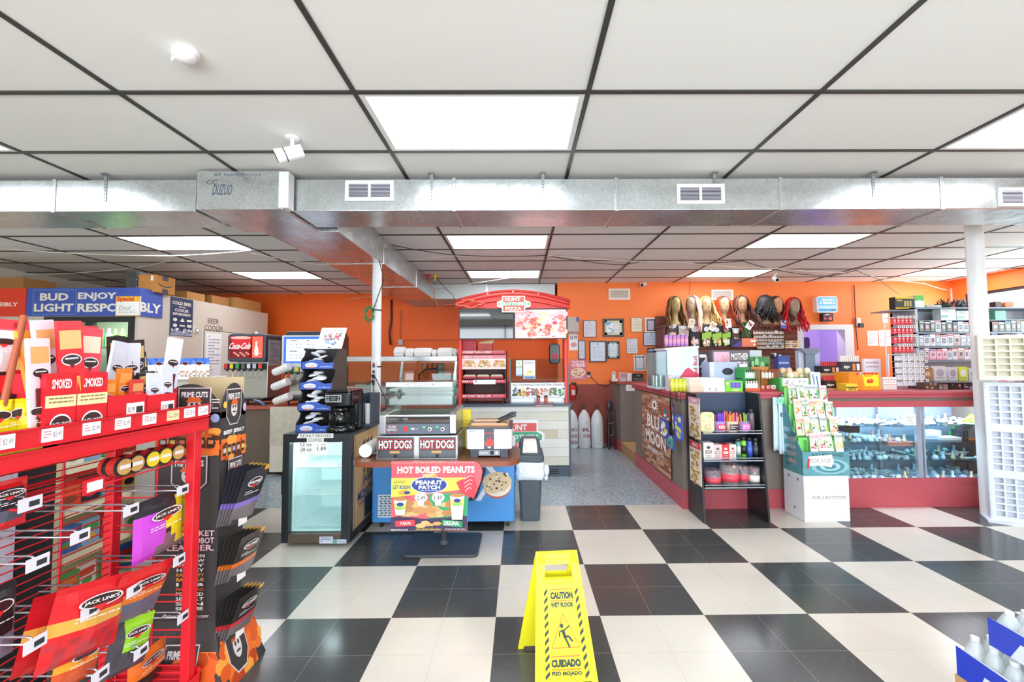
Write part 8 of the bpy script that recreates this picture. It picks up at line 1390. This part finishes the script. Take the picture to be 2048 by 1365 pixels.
# ================================================================== water bottle packs, bottom right
def waterpack(o, label, zc=1., boxed=False, bottles=True):
    o = Vector(o); t = thing('water_pack', label, 'bottle pack', o); T = Matrix.Translation(o); r = .031; nx, ny = 6, 5; cl = plastic_clear('#e4ecf0', .5)
    W, D = nx*2*r*1.02+.008, ny*2*r*1.02+.008; hh = .19*zc
    for i in range(nx if bottles else 0):
        for j in range(ny):
            b = MB(); b.T = T; x, y = r+.004+i*2*r*1.02, r+.004+j*2*r*1.02; b.lathe([(r*.9, .003), (r, .012), (r*.96, hh*.5), (r, hh*.72), (r*.6, hh*.9), (r*.4, hh*.96)], (x, y, 0), cl, 12); b.rod((x, y, hh*.97), (x, y, hh*1.05), .013, C('#dfe4e8', .3), seg=10); b.build('bottle', t)
    if not bottles: b = MB(); b.T = T; b.box(0, W, 0, D, .002, hh, C('#d3dadf', .2, n=.25, ns=30)); b.build('wrapped_body', t)
    b = MB(); b.T = T; BLU = C('#2c44c8', .25); BLL = C('#8ab4ea', .25); k = 0
    for p0, u in (((0, -.002, hh*.76), (W, 0, 0)), ((-.002, D, hh*.76), (0, -D, 0))):
        A = Art(b, p0, u, (0, 0, -hh*.72), (0, 0, 100, 60)); A.rect(0, 0, 100, 60, C('#dce8ee', .2)); A.poly([(0, 0), (100, 6), (100, 20), (30, 22), (20, 60), (0, 60)], BLU); A.ell(62, 40, 24, 12, BLL); A.ell(60, 42, 12, 7, C('#3fae3a') if boxed else BLU)
    b.build('printed_wrap', t)
    if boxed: b = MB(); b.T = T; b.box(-.006, W+.006, -.006, D+.006, .001, .035, C('#c89a6a', .6)); b.build('cardboard_tray', t)
waterpack((1.695, 1.32, 0), 'clear wrapped water pack at the bottom of the stack in the lower right corner', bottles=False)
waterpack((1.695, 1.32, .235), 'water pack in a cardboard tray with a green mark, middle of the corner stack', boxed=True)
waterpack((1.71, 1.215, .447), 'dark blue wrapped water pack on top of the corner stack', .72)
# ================================================================== red snack rack at the left
RR = C('#d8202c', .35, n=.04, ns=6); RX, RYE, RY0, IX = -1.42, 1.90, .62, -1.79; zsh = 1.235
t = thing('snack_rack', 'bright red wire snack rack running along the left foreground', 'rack', (-1.6, 1.3, 0))
MB().box(RX-.05, RX-.012, RYE-.055, RYE-.015, 0, 1.2, RR).build('post', t, bevel=.003); MB().box(IX-.03, IX+.01, RYE-.055, RYE-.015, 0, 1.2, RR).build('post', t, bevel=.003); MB().box(IX-.03, IX+.01, .9, .94, 0, 1.2, RR).build('post', t)
b = MB(); b.box(IX-.05, RX, RY0, RYE, zsh-.012, zsh, RR); b.box(IX-.05, RX, RYE-.004, RYE, zsh-.04, zsh+.055, RR); b.build('top_shelf', t)
for z0_, z1_ in ((1.252, 1.31), (1.195, 1.245)): b = MB(); b.box(RX, RX+.004, RY0, RYE, z0_, z1_, RR); b.box(RX, RX+.012, RY0, RYE, z1_-.004, z1_, RR); b.box(RX, RX+.012, RY0, RYE, z0_, z0_+.004, RR); b.build('price_channel', t)
rg = random.Random(2)
for px in (5, 105, 183, 245, 298, 345, 378, 405): p = at(px, 850, X=RX+.005); b = MB(); b.box(RX+.005, RX+.008, p.y-.028, p.y+.028, 1.262, 1.302, C('#f3f1f4' if px != 345 else '#f0dca8', .5)); A = Art(b, (RX+.008, p.y-.028, 1.302), (0, .056, 0), (0, 0, -.04), (0, 0, 1, 1)); A.text('$2.49', .5, .3, .92, .75, C('#8a8a96'), 0); A.rows(.06, .2, .42, .8, 3, C('#c86a72'), px); b.build('price_label', t)
b = MB(); z = .18
while z < 1.19: b.rod((IX, RY0, z), (IX, RYE-.05, z), .0028, RR, seg=5, caps=False); z += .031
for y in (.75, 1.05, 1.35, 1.65): b.rod((IX, y, .15), (IX, y, 1.2), .0042, RR, seg=6)
b.build('wire_back', t)
b = MB()
for k in range(7): b.rod((IX, RYE-.035, 1.08-.15*k), (RX-.03, RYE-.035, 1.08-.15*k), .0035, RR, seg=6); b.rod((IX, RYE-.035, 1.05-.15*k), (RX-.03, RYE-.035, 1.05-.15*k), .0035, RR, seg=6)
b.rod((-1.61, RYE-.035, .15), (-1.61, RYE-.035, 1.2), .004, RR); b.build('end_frame', t)
b = MB(); b.box(IX, RX, RYE-.004, RYE, .06, .15, RR); b.box(RX-.005, RX, RY0, RYE, .06, .13, RR)
for i in range(30): y = RY0+.03+i*.042; b.rod((IX, y, .12), (RX, y, .12), .0028, RR, seg=5, caps=False)
b.rod((-1.6, RY0, .117), (-1.6, RYE, .117), .004, RR); b.build('wire_shelf', t)
b = MB(); zb = 1.075
for i in range(6): x = RX-.03-i*.05; b.rod((x, 1.22, zb), (x, RYE-.05, zb), .003, RR, seg=5)
b.rod((RX-.03, 1.22, zb), (IX, 1.22, zb), .004, RR); b.box(RX-.035, RX-.03, 1.40, 1.47, zb-.02, zb+.03, RR); b.box(RX-.03, RX-.027, 1.41, 1.46, zb-.012, zb+.02, C('#f0eef2')); b.build('wire_ledge', t)
HK = C('#b8bcc8', .25, m=.8); hl = [(262, 1022), (365, 982), (358, 1122), (268, 1182), (366, 1236), (282, 1305), (160, 1075), (75, 1128), (70, 1290), (200, 1352), (60, 1010), (180, 1225)]
for i, (px, py) in enumerate(hl):
    p = at(px, py, X=-1.44); b = MB(); b.tube([(IX, p.y, p.z), (p.x, p.y, p.z)], .0032, HK); b.tube([(IX, p.y, p.z+.022), (p.x-.02, p.y, p.z+.022), (p.x-.005, p.y, p.z+.012)], .0032, HK); h = b.build('peg_hook', t)
    MB().box(p.x, p.x+.002, p.y-.03, p.y+.03, p.z-.016, p.z+.022, C('#dcdae4', .3)).box(p.x+.002, p.x+.003, p.y-.004, p.y+.022, p.z-.006, p.z+.010, C('#2c2c30')).build('tag_holder', h)
def pouch(label, c, w, h, bulge, rz, pat, rx=0, text=None, group=None, name='jerky_bag', logo=None, ry=0, n=(8, 12)):
    T = Matrix.Translation(c) @ Matrix.Rotation(rz, 4, 'Z') @ Matrix.Rotation(rx, 4, 'X') @ Matrix.Rotation(ry, 4, 'Y'); b = MB(); b.T = T; nu, nv = n
    def pt(i, j, s): u, v = i/nu, j/nv; k = (math.sin(PI*u)**.6)*(math.sin(PI*min(1, v*1.08))**.6 if v < .92 else 0)+.02; return Vector(((u-.5)*w, -s*bulge*k*(1+.12*math.sin(u*11+v*7)), v*h))
    for i in range(nu):
        for j in range(nv):
            b.add([pt(i, j, 1), pt(i+1, j, 1), pt(i+1, j+1, 1), pt(i, j+1, 1)], [(0, 1, 2, 3)], C(pat((i+.5)/nu, (j+.5)/nv), .22), True)
    b.add([pt(i, j, -1) for j in range(nv+1) for i in range(nu+1)], [(j*(nu+1)+i, (j+1)*(nu+1)+i, (j+1)*(nu+1)+i+1, j*(nu+1)+i+1) for j in range(nv) for i in range(nu)], C(pat(.5, .9), .3), True)
    A = Art(b, (-.5*w, -bulge*1.12, h), (w, 0, 0), (0, 0, -h), (0, 0, 100, 100)); lx, ly = logo or (50, 26)
    A.ell(lx, ly, 30, 9, C('#eceaf0', .3)); A.ell(lx, ly, 27, 7.5, C('#3a2426', .3)); A.poly([(lx-12, ly+5), (lx, ly+13), (lx+12, ly+5)], C('#d8302e', .3))
    if text: A.text(text, lx-24, ly-3, lx+24, ly+3, WHITE, .03)
    A.rows(20, ly+16, 80, ly+24, 2, WHITE, 3)
    o = b.build(name); return tag(o, label, 'snack bag', group)
H = PI/2; X_ = -1.50
def bag(px0, px1, y0, y1, label, pat, text=None, x=X_, logo=None, rx=0, ry=0, bl=.022):
    a, c = at(px0, (y0+y1)/2, X=x), at(px1, (y0+y1)/2, X=x); ym = (a.y+c.y)/2; w = abs(c.y-a.y); zb = at((px0+px1)/2, y1, X=x).z; zt = at((px0+px1)/2, y0, X=x).z
    return pouch(label, (x, ym, zb), w, zt-zb, bl, H, pat, rx, text, logo=logo, ry=ry)
bag(266, 368, 992, 1108, 'jerky duo bag with pink and yellow corners hanging near the rack end', lambda u, v: '#c94ad0' if u < .5-abs(v-.45)*.2 and v < .75 and u < .12+.5*(1-abs(v-.4)*1.6) else ('#e8e02a' if u > .5+abs(v-.5)*.7 and v > .12 else ('#7a6a70' if v < .3 else '#2a2a32')), "JACK LINK'S", logo=(52, 32))
bag(190, 312, 1140, 1244, 'red jerky bag with an orange stripe hanging in the middle of the rack', lambda u, v: '#e87a2a' if .45 < v < .58 else ('#6a6a80' if v < .4 else '#d8262a'), "JACK LINK'S", rx=.25, ry=.2)
bag(66, 232, 1180, 1322, 'large red and tan jerky bag hanging in front', lambda u, v: '#e0a84a' if .42 < v < .56 else ('#b8303a' if v < .3 and (int(u*9)+int(v*20)) % 2 else '#d8262c'), "JACK LINK'S", x=-1.47, ry=.25, bl=.03)
bag(20, 180, 1195, 1330, 'second large red jerky bag just behind the front one', lambda u, v: '#e0a84a' if .4 < v < .55 else '#c01e26', x=-1.56, ry=.25)
bag(200, 290, 1250, 1345, 'lime green and grey jerky bag hanging low', lambda u, v: '#9ad82a' if v > .45 and u > .2 else '#4a4650', "JACK LINK'S", ry=.25)
bag(95, 190, 1300, 1372, 'orange and red snack bag lowest on the rack', lambda u, v: '#e8982a' if v > .5 else '#c8502a', x=-1.49, ry=.2)
bag(-60, 52, 965, 1062, 'red edged jerky bag cut off by the left edge of the picture', lambda u, v: '#d8262a' if v > .85 or u > .86 or v < .14 else ('#5a5a6c' if v < .45 else '#2a2a32'), "JACK LINK'S", bl=.025)
bag(-70, 28, 1180, 1330, 'dark snack bag behind the hooks at the left edge', lambda u, v: '#26262c' if v > .3 else '#8a8aa0', x=-1.62)
bag(255, 330, 1300, 1375, 'small orange jerky bag on the bottom wire shelf', lambda u, v: '#e8742a' if v > .4 else '#3a2a2a', "JACK LINK'S", x=-1.60)
for i, (px, py) in enumerate(((246, 908), (271, 907), (303, 903), (328, 900), (354, 894))):
    p = at(px, py, X=-1.47); r = .034; zc = zb+.0035+r; tt = thing('jerky_tin', ['leftmost round chew tin with a black label on the wire ledge', 'tin with a black and red face, second from the left', 'middle round tin, yellow faced, on the wire ledge', 'yellow faced tin, fourth along the wire ledge', 'round tin nearest the red post'][i], 'tin', (-1.47, p.y, zb), group='round tins on the wire ledge')
    MB().rod((-1.53, p.y, zc), (-1.47, p.y, zc), r, C('#d0352e', .3), seg=24).rod((-1.515, p.y, zc), (-1.50, p.y, zc), r+.001, C('#2a2426', .3), seg=24).build('tin_body', tt); MB().rod((-1.47, p.y, zc), (-1.462, p.y, zc), r+.001, C('#2a2426', .3), seg=24).rod((-1.462, p.y, zc), (-1.460, p.y, zc), r*.86, C('#e8d02a' if i in (2, 3) else '#c8a060', .3), seg=24).box(-1.460, -1.458, p.y-.02, p.y+.02, zc-.006, zc+.008, C('#e8e4e6')).build('lid', tt)
# trays and boxes standing on the top shelf
def sbox(px0, px1, y1, h, d, label, m, draw=None, x=RX-.012, name='display_box', z=zsh+.001):
    a, c = at(px0, 850, X=x).y, at(px1, 850, X=x).y; tt = thing(name, label, 'display box', (x-d/2, (a+c)/2, z)); b = MB(); b.box(x-.003, x, a, c, z, z+h, m); b.box(x-d, x-d+.003, a, c, z, z+h*1.05, m); b.box(x-d+.003, x-.003, a, a+.003, z, z+h, m); b.box(x-d+.003, x-.003, c-.003, c, z, z+h, m); b.box(x-d+.003, x-.003, a+.003, c-.003, z, z+.003, m); b.build('carton', tt)
    b = MB(); A = Art(b, (x, a, z+h), (0, c-a, 0), (0, 0, -h), (0, 0, 100, 100)); draw and draw(A); b.build('printing', tt); return a, c, x-d/2
def jack(A, top=True):
    if top: A.rect(0, 30, 100, 46, C('#eedcae', .4)); A.text('SMOKED', 18, 8, 82, 21, WHITE, .03); A.rows(10, 33, 90, 43, 2, C('#8a7a3a'))
    A.ell(50, 70, 36, 15, C('#f0eef2', .4)); A.ell(50, 70, 32, 12.5, C('#3a2426', .4)); A.text("JACK LINK'S", 20, 66, 80, 72, WHITE, .03); A.poly([(38, 76), (50, 88), (62, 76)], C('#e0302e', .4))
def sticks2(a, c, x, z, h, n, cols, lab, grp, w=.032, sd=0):
    rg = random.Random(sd)
    for i in range(n):
        y = a+(c-a)*(i+.5)/n; hh = h*rg.uniform(.85, 1.08); c1, c2, c3 = cols[i % len(cols)]; b = MB(); b.T = Matrix.Translation((x+rg.uniform(-.01, .035), y, z)) @ Matrix.Rotation(H+rg.uniform(-.25, .25), 4, 'Z') @ Matrix.Rotation(rg.uniform(-.14, .14), 4, 'Y') @ Matrix.Rotation(rg.uniform(-.12, .1), 4, 'X')
        b.rbox(-w, w, -.005, .005, 0, hh, C(c1, .25), .004, 'y'); A = Art(b, (-w, -.005, hh), (2*w, 0, 0), (0, 0, -hh), (0, 0, 100, 400)); A.rect(8, 30, 92, 90, C(c2, .3)); A.ell(50, 125, 40, 20, C('#e8e4ea', .3)); A.ell(50, 125, 36, 16, C('#2e2224', .3)); A.rows(24, 118, 76, 132, 1, WHITE); A.poly([(38, 138), (50, 154), (62, 138)], C('#5a2024')); A.rect(22, 180, 78, 370, C(c3, .25, n=.4, ns=60)); tag(b.build('meat_stick'), lab, 'meat stick', grp)
z1 = zsh+.004
a, c, xm = sbox(88, 150, 850, .23, .10, 'left tall red box of meat sticks on the rack top', RR, jack); sticks2(a, c, xm, z1, .38, 3, [('#eadfe8', '#e8b070', '#6a2420'), ('#e8942a', '#f0b060', '#8a5a78')], 'tall meat stick rising from the left tall red box', 'sticks in the left tall red box', sd=1)
a, c, xm = sbox(152, 212, 850, .23, .10, 'right tall red box of meat sticks on the rack top', RR, jack); sticks2(a, c, xm, z1, .37, 3, [('#e02a34', '#f0b070', '#e8a84a'), ('#e8485a', '#f4d8c0', '#d8a87a')], 'red meat and cheese stick rising from the right tall red box', 'sticks in the right tall red box', sd=2)
wl = lambda A: (A.rect(46, 22, 94, 62, C('#f2f0f0', .4)), A.rect(72, 32, 90, 48, C('#2c2c30')), A.text('$1.99', 50, 32, 68, 46, C('#6a6a70'), 0))
a, c, xm = sbox(214, 291, 840, .145, .10, 'low red box of orange cheese sticks on the rack top', RR, wl); sticks2(a, c, xm, z1, .22, 4, [('#e8842a', '#f0a04a', '#e8a84a'), ('#d83a2e', '#e8a060', '#c8702a')], 'orange and red stick in the first low red box', 'sticks in the first low red box', sd=3)
a, c, xm = sbox(293, 350, 830, .135, .10, 'low red box of black wrapped sticks on the rack top', RR, wl); sticks2(a, c, xm, z1, .23, 4, [('#2a2628', '#d8b46a', '#a83a48'), ('#dce4f2', '#dce4f2', '#5a2434')], 'black wrapped stick in the second low red box', 'sticks in the second low red box', sd=4)
x2 = -1.60; a, c, xm = sbox(222, 352, 800, .14, .14, 'rear black and red box behind the low red boxes', C('#b8242c', .35), None, x=x2); sticks2(a, c, xm, z1, .35, 7, [('#dfe6f4', '#dfe6f4', '#6a2a2a'), ('#2a2628', '#e0bc78', '#b84a58'), ('#2a2628', '#e0bc78', '#a83a48')], 'tall stick in the rear box, in pale and black wrappers', 'tall sticks in the rear box', .036, sd=5)
a, c, xm = sbox(-70, 116, 860, .06, .12, 'yellow tray of yellow snack bags at the left end of the rack top', C('#ece43a', .35), lambda A: (A.ell(55, 45, 9, 30, C('#d8302e')),))
for i in range(4): pouch('bright yellow snack bag standing in the yellow tray', (xm+.02*(i % 2), a+(c-a)*(i+.6)/4.3, z1), .085, .155, .022, H+.2*(i % 3-1), lambda u, v: '#e8d810' if (int(v*12) % 4) else '#d0b818', .05, group='yellow snack bags in the yellow tray', name='yellow_bag', n=(6, 12))
x3 = -1.83; MBs = MB(); 
tt = thing('riser_display', 'tall red stepped display carton at the back of the rack top', 'display', (x3, 1.2, zsh)); b = MB(); b.box(x3-.02, x3, .7, 1.80, zsh+.001, 1.655, C('#e0404c', .4)); b.box(x3, x3+.01, .7, 1.80, 1.60, 1.62, C('#f06a78', .4)); [b.box(x3, x3+.003, .75+i*.075, .78+i*.075, 1.625, 1.645, C('#a8202c')) for i in range(14)]; b.build('carton', tt)
for i in range(5): y = 1.05+i*.15; b = MB(); b.T = Matrix.Translation((x3+.02, y, zsh+.16)) @ Matrix.Rotation(H, 4, 'Z'); b.rbox(-.05, .05, -.012, .0, 0, .2, C(['#d8303a', '#e85a4a', '#f0e0e4', '#d8262e', '#e8c84a'][i], .3), .01, 'y'); A = Art(b, (-.05, -.012, .2), (.1, 0, 0), (0, 0, -.2), (0, 0, 10, 20)); A.rect(1, 2, 9, 6, C('#f0b070')); A.ell(5, 9, 3.6, 1.6, C('#2e2224')); A.rows(1, 14, 9, 18, 3, WHITE); b.build('stick_pack', tt)
bag(38, 86, 662, 800, 'yellow and red bag standing tall at the left of the rack top', lambda u, v: '#e8d82a' if v > .25 else '#d83040', x=-1.62, bl=.03); bag(-60, 36, 660, 752, 'white fronted bag at the left edge of the rack top', lambda u, v: '#eceaf0' if v > .1 else '#3a3a3c', x=-1.60)
for px, l in ((-5, 'black and cream canister low at the left edge of the rack top'), (22, 'black canister right beside the one at the left edge')): p = at(px, 800, X=-1.55); b = MB(); b.rod((-1.55, p.y, zsh+.001), (-1.55, p.y, zsh+.17), .035, C('#26262a', .3), seg=18); b.rod((-1.55, p.y, zsh+.04), (-1.55, p.y, zsh+.1), .0355, C('#e8c27a'), seg=18, caps=False); tag(b.build('canister'), l, 'canister')
p0, p1 = at(-8, 715, X=-1.45), at(48, 632, X=-1.50); tag(MB().rod((p0.x, p0.y, zsh+.002), p1, .008, C('#9a4a2a', .4), .008, 8).build('wooden_rod'), 'thin brown rod leaning at the upper left corner of the rack', 'rod')
# ================================================================== black beef jerky totem
PB = C('#3b3838', .45); PX0, PX1, PY0, PY1, PZ = -1.715, -1.415, 1.975, 2.15, 1.26
t = thing('jerky_totem', 'black cardboard jerky floor display with arched tops and orange base', 'display', (-1.56, 2.06, 0)); FL = [C('#e8742a', .45), C('#f0a040', .45), C('#d85a1e', .45), C('#b8441a', .45), C('#5a2a1a', .5)]
b = MB(); b.box(PX0, PX1, PY0, PY1, .30, PZ, PB); b.hexa([(PX0-.05, PY0-.07, 0), (PX1+.09, PY0-.07, 0), (PX1+.09, PY1+.07, 0), (PX0-.05, PY1+.07, 0), (PX0, PY0, .30), (PX1, PY0, .30), (PX1, PY1, .30), (PX0, PY1, .30)], PB); b.build('body', t)
b = MB(); n = 14; xm = (PX0+PX1)/2; b.prism([(xm+(PX1-xm)*math.cos(PI*i/n), PY0, PZ-.03+.165*math.sin(PI*i/n)) for i in range(n+1)], (0, .006, 0), PB); ym = (PY0+PY1)/2; b.prism([(PX1, ym+(PY1-ym)*math.cos(PI*i/n), PZ-.03+.165*math.sin(PI*i/n)) for i in range(n+1)], (-.006, 0, 0), PB); b.box(PX0+.01, PX1-.01, PY1-.01, PY1, PZ, PZ+.16, C('#c8b088', .7)); b.build('arched_header', t)
def crest(A, cx, cy, s, sy=None): 
    sy = sy or s; A.poly([(cx-s, cy-sy), (cx+s, cy-sy), (cx+s, cy+sy*.5), (cx+s*.5, cy+sy), (cx-s*.5, cy+sy), (cx-s, cy+sy*.5)], C('#d8c8cc', .5)); A.poly([(cx-s*.93, cy-sy*.94), (cx+s*.93, cy-sy*.94), (cx+s*.93, cy+sy*.48), (cx+s*.46, cy+sy*.94), (cx-s*.46, cy+sy*.94), (cx-s*.93, cy+sy*.48)], PB)
    A.text('PRIME CUTS', cx-s*.8, cy-sy*.75, cx+s*.8, cy-sy*.4, C('#eceaea'), .03); A.ell(cx, cy+sy*.12, s*.42, sy*.42, C('#d8d0cc')); A.ell(cx-s*.15, cy, s*.09, sy*.09, PB); A.ell(cx+s*.15, cy, s*.09, sy*.09, PB); A.rect(cx-s*.2, cy+sy*.25, cx+s*.2, cy+sy*.33, PB); A.poly([(cx-s*.5, cy-sy*.12), (cx-s*.3, cy-sy*.42), (cx+s*.3, cy-sy*.42), (cx+s*.5, cy-sy*.12)], C('#d8642a'))
b = MB(); A = Art(b, (PX0, PY0, 1.395), (PX1-PX0, 0, 0), (0, 0, -1.095), (0, 0, 100, 365)); crest(A, 58, 32, 26); A.ell(16, 34, 5, 5, C('#e8c040')); A.rows(86, 24, 98, 42, 4, WHITE); A.ell(92, 54, 7, 7, C('#9aa8d0')); A.rect(0, 70, 100, 112, FL[0]); A.blobs(4, 72, 96, 110, 60, 9, 5, FL, 4)
for i in range(6): A.rect(6+i*15, 84, 18+i*15, 100, C('#3a2a22')); A.rect(8+i*15, 88, 16+i*15, 94, C(['#c8c0b8', '#d8c878', '#d88a5a'][i % 3])); A.k -= A.step
A.up(); crest(A, 55, 140, 28); A.ell(52, 196, 16, 13, C('#d8d4d8')); A.ell(52, 196, 13, 10, C('#5a68a8')); PK_ = C('#e8bcc4', .5)
for i, s_ in enumerate(("IT'S BASKET", 'NOT A ROBOT', 'LEATHER.')): A.text(s_, 26, 226+i*11, 98, 235+i*11, PK_, .02)
for i, (s_, c_) in enumerate((('WESTERN', WHITE), ('OUTLAW', WHITE), ('SPICY', WHITE), ('HONEY', WHITE), ('KANSAS CITY', C('#e8a030')), ('BARBECUE', C('#e8a030')), ('1 LB', WHITE), ('HABANERO', C('#d8642a')), ('PEPPERED', WHITE), ('SEA SALT', WHITE), ('SAN', WHITE), ('SESAME', WHITE))): A.text(s_, 42, 262+i*7.2, 84, 267+i*7.2, c_, .02); A.k -= A.step
A.up(); A.text('PrimeCutsJerky.com', 22, 352, 92, 359, WHITE, 0, .1); b.build('front_print', t)
b = MB(); A = Art(b, (PX1, PY0, 1.395), (0, PY1-PY0, 0), (0, 0, -1.095), (0, 0, 100, 620)); crest(A, 50, 66, 30, 50); A.ell(12, 58, 7, 9, C('#e8c040')); A.ell(92, 72, 7, 12, C('#b8b0d0')); A.rect(0, 150, 100, 205, FL[0]); A.blobs(4, 152, 96, 202, 50, 12, 9, FL, 6); A.text('BEEF JERKY', 8, 128, 92, 142, WHITE, .03)
for i in range(5): A.rect(6+i*18, 168, 20+i*18, 196, C('#3a2a22')); A.rect(8+i*18, 176, 18+i*18, 188, C(['#c8c0b8', '#d8c878', '#a8a0c8'][i % 3])); A.k -= A.step
A.up(); crest(A, 55, 252, 28, 44); A.rect(42, 300, 66, 352, C('#e8982a')); b.build('side_print', t)
b = MB(); A = Art(b, (PX1+.001, PY0, .30), (0, PY1-PY0, 0), (.09, 0, -.30), (0, 0, 100, 100)); A.n = Vector((.95, 0, .3)); A.rect(-5, 30, 105, 100, FL[0]); A.blobs(-20, 35, 120, 98, 30, 22, 12, FL[:4], 3); crest(A, 45, 50, 36, 40)
A = Art(b, (PX0, PY0-.001, .30), (PX1-PX0, 0, 0), (0, -.07, -.30), (0, 0, 100, 100)); A.n = Vector((0, -.97, .22)); A.rect(50, 40, 110, 100, FL[0]); A.blobs(45, 48, 108, 96, 30, 14, 12, FL[:4], 9); crest(A, 58, 62, 26, 32); b.build('base_print', t)
for k, (ya, yb, c1, c2) in enumerate(((915, 1045, '#8a74c8', '#34343c'), (1040, 1150, '#e8742a', '#3a3430'), (1150, 1258, '#e03a44', '#33302e'))):
    zt, zb_ = at(500, ya, X=-1.36).z, at(500, yb, X=-1.36).z; MB().box(PX1+.001, PX1+.05, PY0+.025, PY1-.02, zb_+.03, zb_+.034, PB).box(PX1+.046, PX1+.05, PY0+.025, PY1-.02, zb_+.034, zb_+.08, PB).box(PX1+.05, PX1+.052, ym-.02, ym+.04, zb_+.01, zb_+.045, PAPER).build('shelf_pocket', t)
    for j in range(5): pouch('black jerky bag fanned out in the '+['top purple', 'middle orange', 'bottom red'][k]+' striped stack of the totem', (PX1+.012+.009*j, ym-.03+.006*j, zb_+.036), .15, zt-zb_-.05, .006, H-.15, lambda u, v: c1 if .3 < v < .42 else ('#7a7276' if v < .3 else ('#d8a83a' if v > .9 and u > .8 else c2)), .22+.035*j, 'PRIME', group='jerky bags, '+['top', 'middle', 'bottom'][k]+' pocket of the totem', n=(5, 10))
# shelf behind the totem with blue and white snack bags
t = thing('grey_shelf', 'grey shelf unit mostly hidden behind the jerky totem', 'shelf', (-2.3, 2.85, 0)); MB().box(-2.52, -2.1, 2.75, 2.96, 0, 1.385, C('#b8b4ac', .5)).build('body', t); MB().box(-2.54, -2.09, 2.72, 2.96, 1.385, 1.40, C('#eceaea', .5)).build('tray', t)
for i in range(5): pouch('blue topped white snack bag in the row above the jerky totem', (-2.48+.088*i, 2.79, 1.40), .092, .125, .025, .1*(i % 3-1), lambda u, v: '#3a6ad0' if v > .68 else ('#b89a7a' if v < .35 and (int(u*6)+int(v*9)) % 2 else '#eceef4'), .08, group='blue topped snack bags above the totem', name='snack_bag', n=(6, 9))
# gondola seen through the wires
BG = C('#d9cfae', .5); gx0, gx1, gy0, gy1 = -3.5, -2.55, 2.35, 3.62; t = thing('gondola_shelves', 'beige store gondola seen through the red wires', 'shelf unit', (-3, 3.3, 0)); b = MB(); b.box(gx0, gx0+.04, gy0, gy1, .1, 1.02, BG); b.build('back_panel', t)
for y in (gy0, (gy0+gy1)/2, gy1): MB().box(gx0+.04, gx0+.10, y-.02, y+.02, 0, 1.05, BG).build('upright', t); MB().box(gx1-.06, gx1-.03, y-.018, y+.018, 0, 1.0, BG).build('upright', t)
rg = random.Random(12); pc2 = ['#d84a2e', '#3a6ac0', '#e8b03a', '#e8e4dc', '#7a4a2a', '#58a050', '#2a2a3a', '#e07a3a', '#c8303a', '#8ab0d8']; pr = []
for c_ in pc2: b = MB(); b.rbox(-.012, .012, -.055, .055, 0, .15, C(c_, .3), .01, 'x'); A = Art(b, (.012, -.055, .15), (0, .11, 0), (0, 0, -.15), (0, 0, 10, 14)); A.rect(1, 3, 9, 7, C(rg.choice(pc2))); A.ell(5, 10, 3, 2, C(rg.choice(pc2))); pr.append([b.build('snack_packet', loc=(0, 0, 0)), True])
for z in (.14, .40, .66, .90):
    MB().box(gx0+.04, gx1, gy0+.02, gy1-.02, z-.03, z, BG).box(gx1, gx1+.004, gy0+.02, gy1-.02, z-.035, z+.005, C('#efe6c4', .5)).build('shelf', t); y = gy0+.1
    while y < gy1-.1:
        for x in (gx1-.06,):
            q = rg.choice(pr); o = q[0]
            if not q[1]: o = o.copy(); COL.objects.link(o)
            q[1] = False; o.location = (x+rg.uniform(-.03, .0), y, z+.001); o.rotation_euler = (0, 0, rg.uniform(-.15, .15)); tag(o, f'small colourful snack packet on the {["lowest", "second", "third", "top"][int(z*4)]} gondola shelf', 'packet', f'snack packets on the {["lowest", "second", "third", "top"][int(z*4)]} gondola shelf')
        y += .125
t = thing('dark_display', 'dark slotted display stand behind the wires at the left edge', 'display', (-2.35, 1.75, 0)); MB().box(-2.6, -2.15, 1.6, 1.95, 0, 1.15, C('#1c1c20', .4)).build('body', t); MB().box(-2.149, -2.146, 1.70, 1.80, .3, 1.05, C('#c8cede', .4, n=.3, ns=30)).build('white_panel', t)
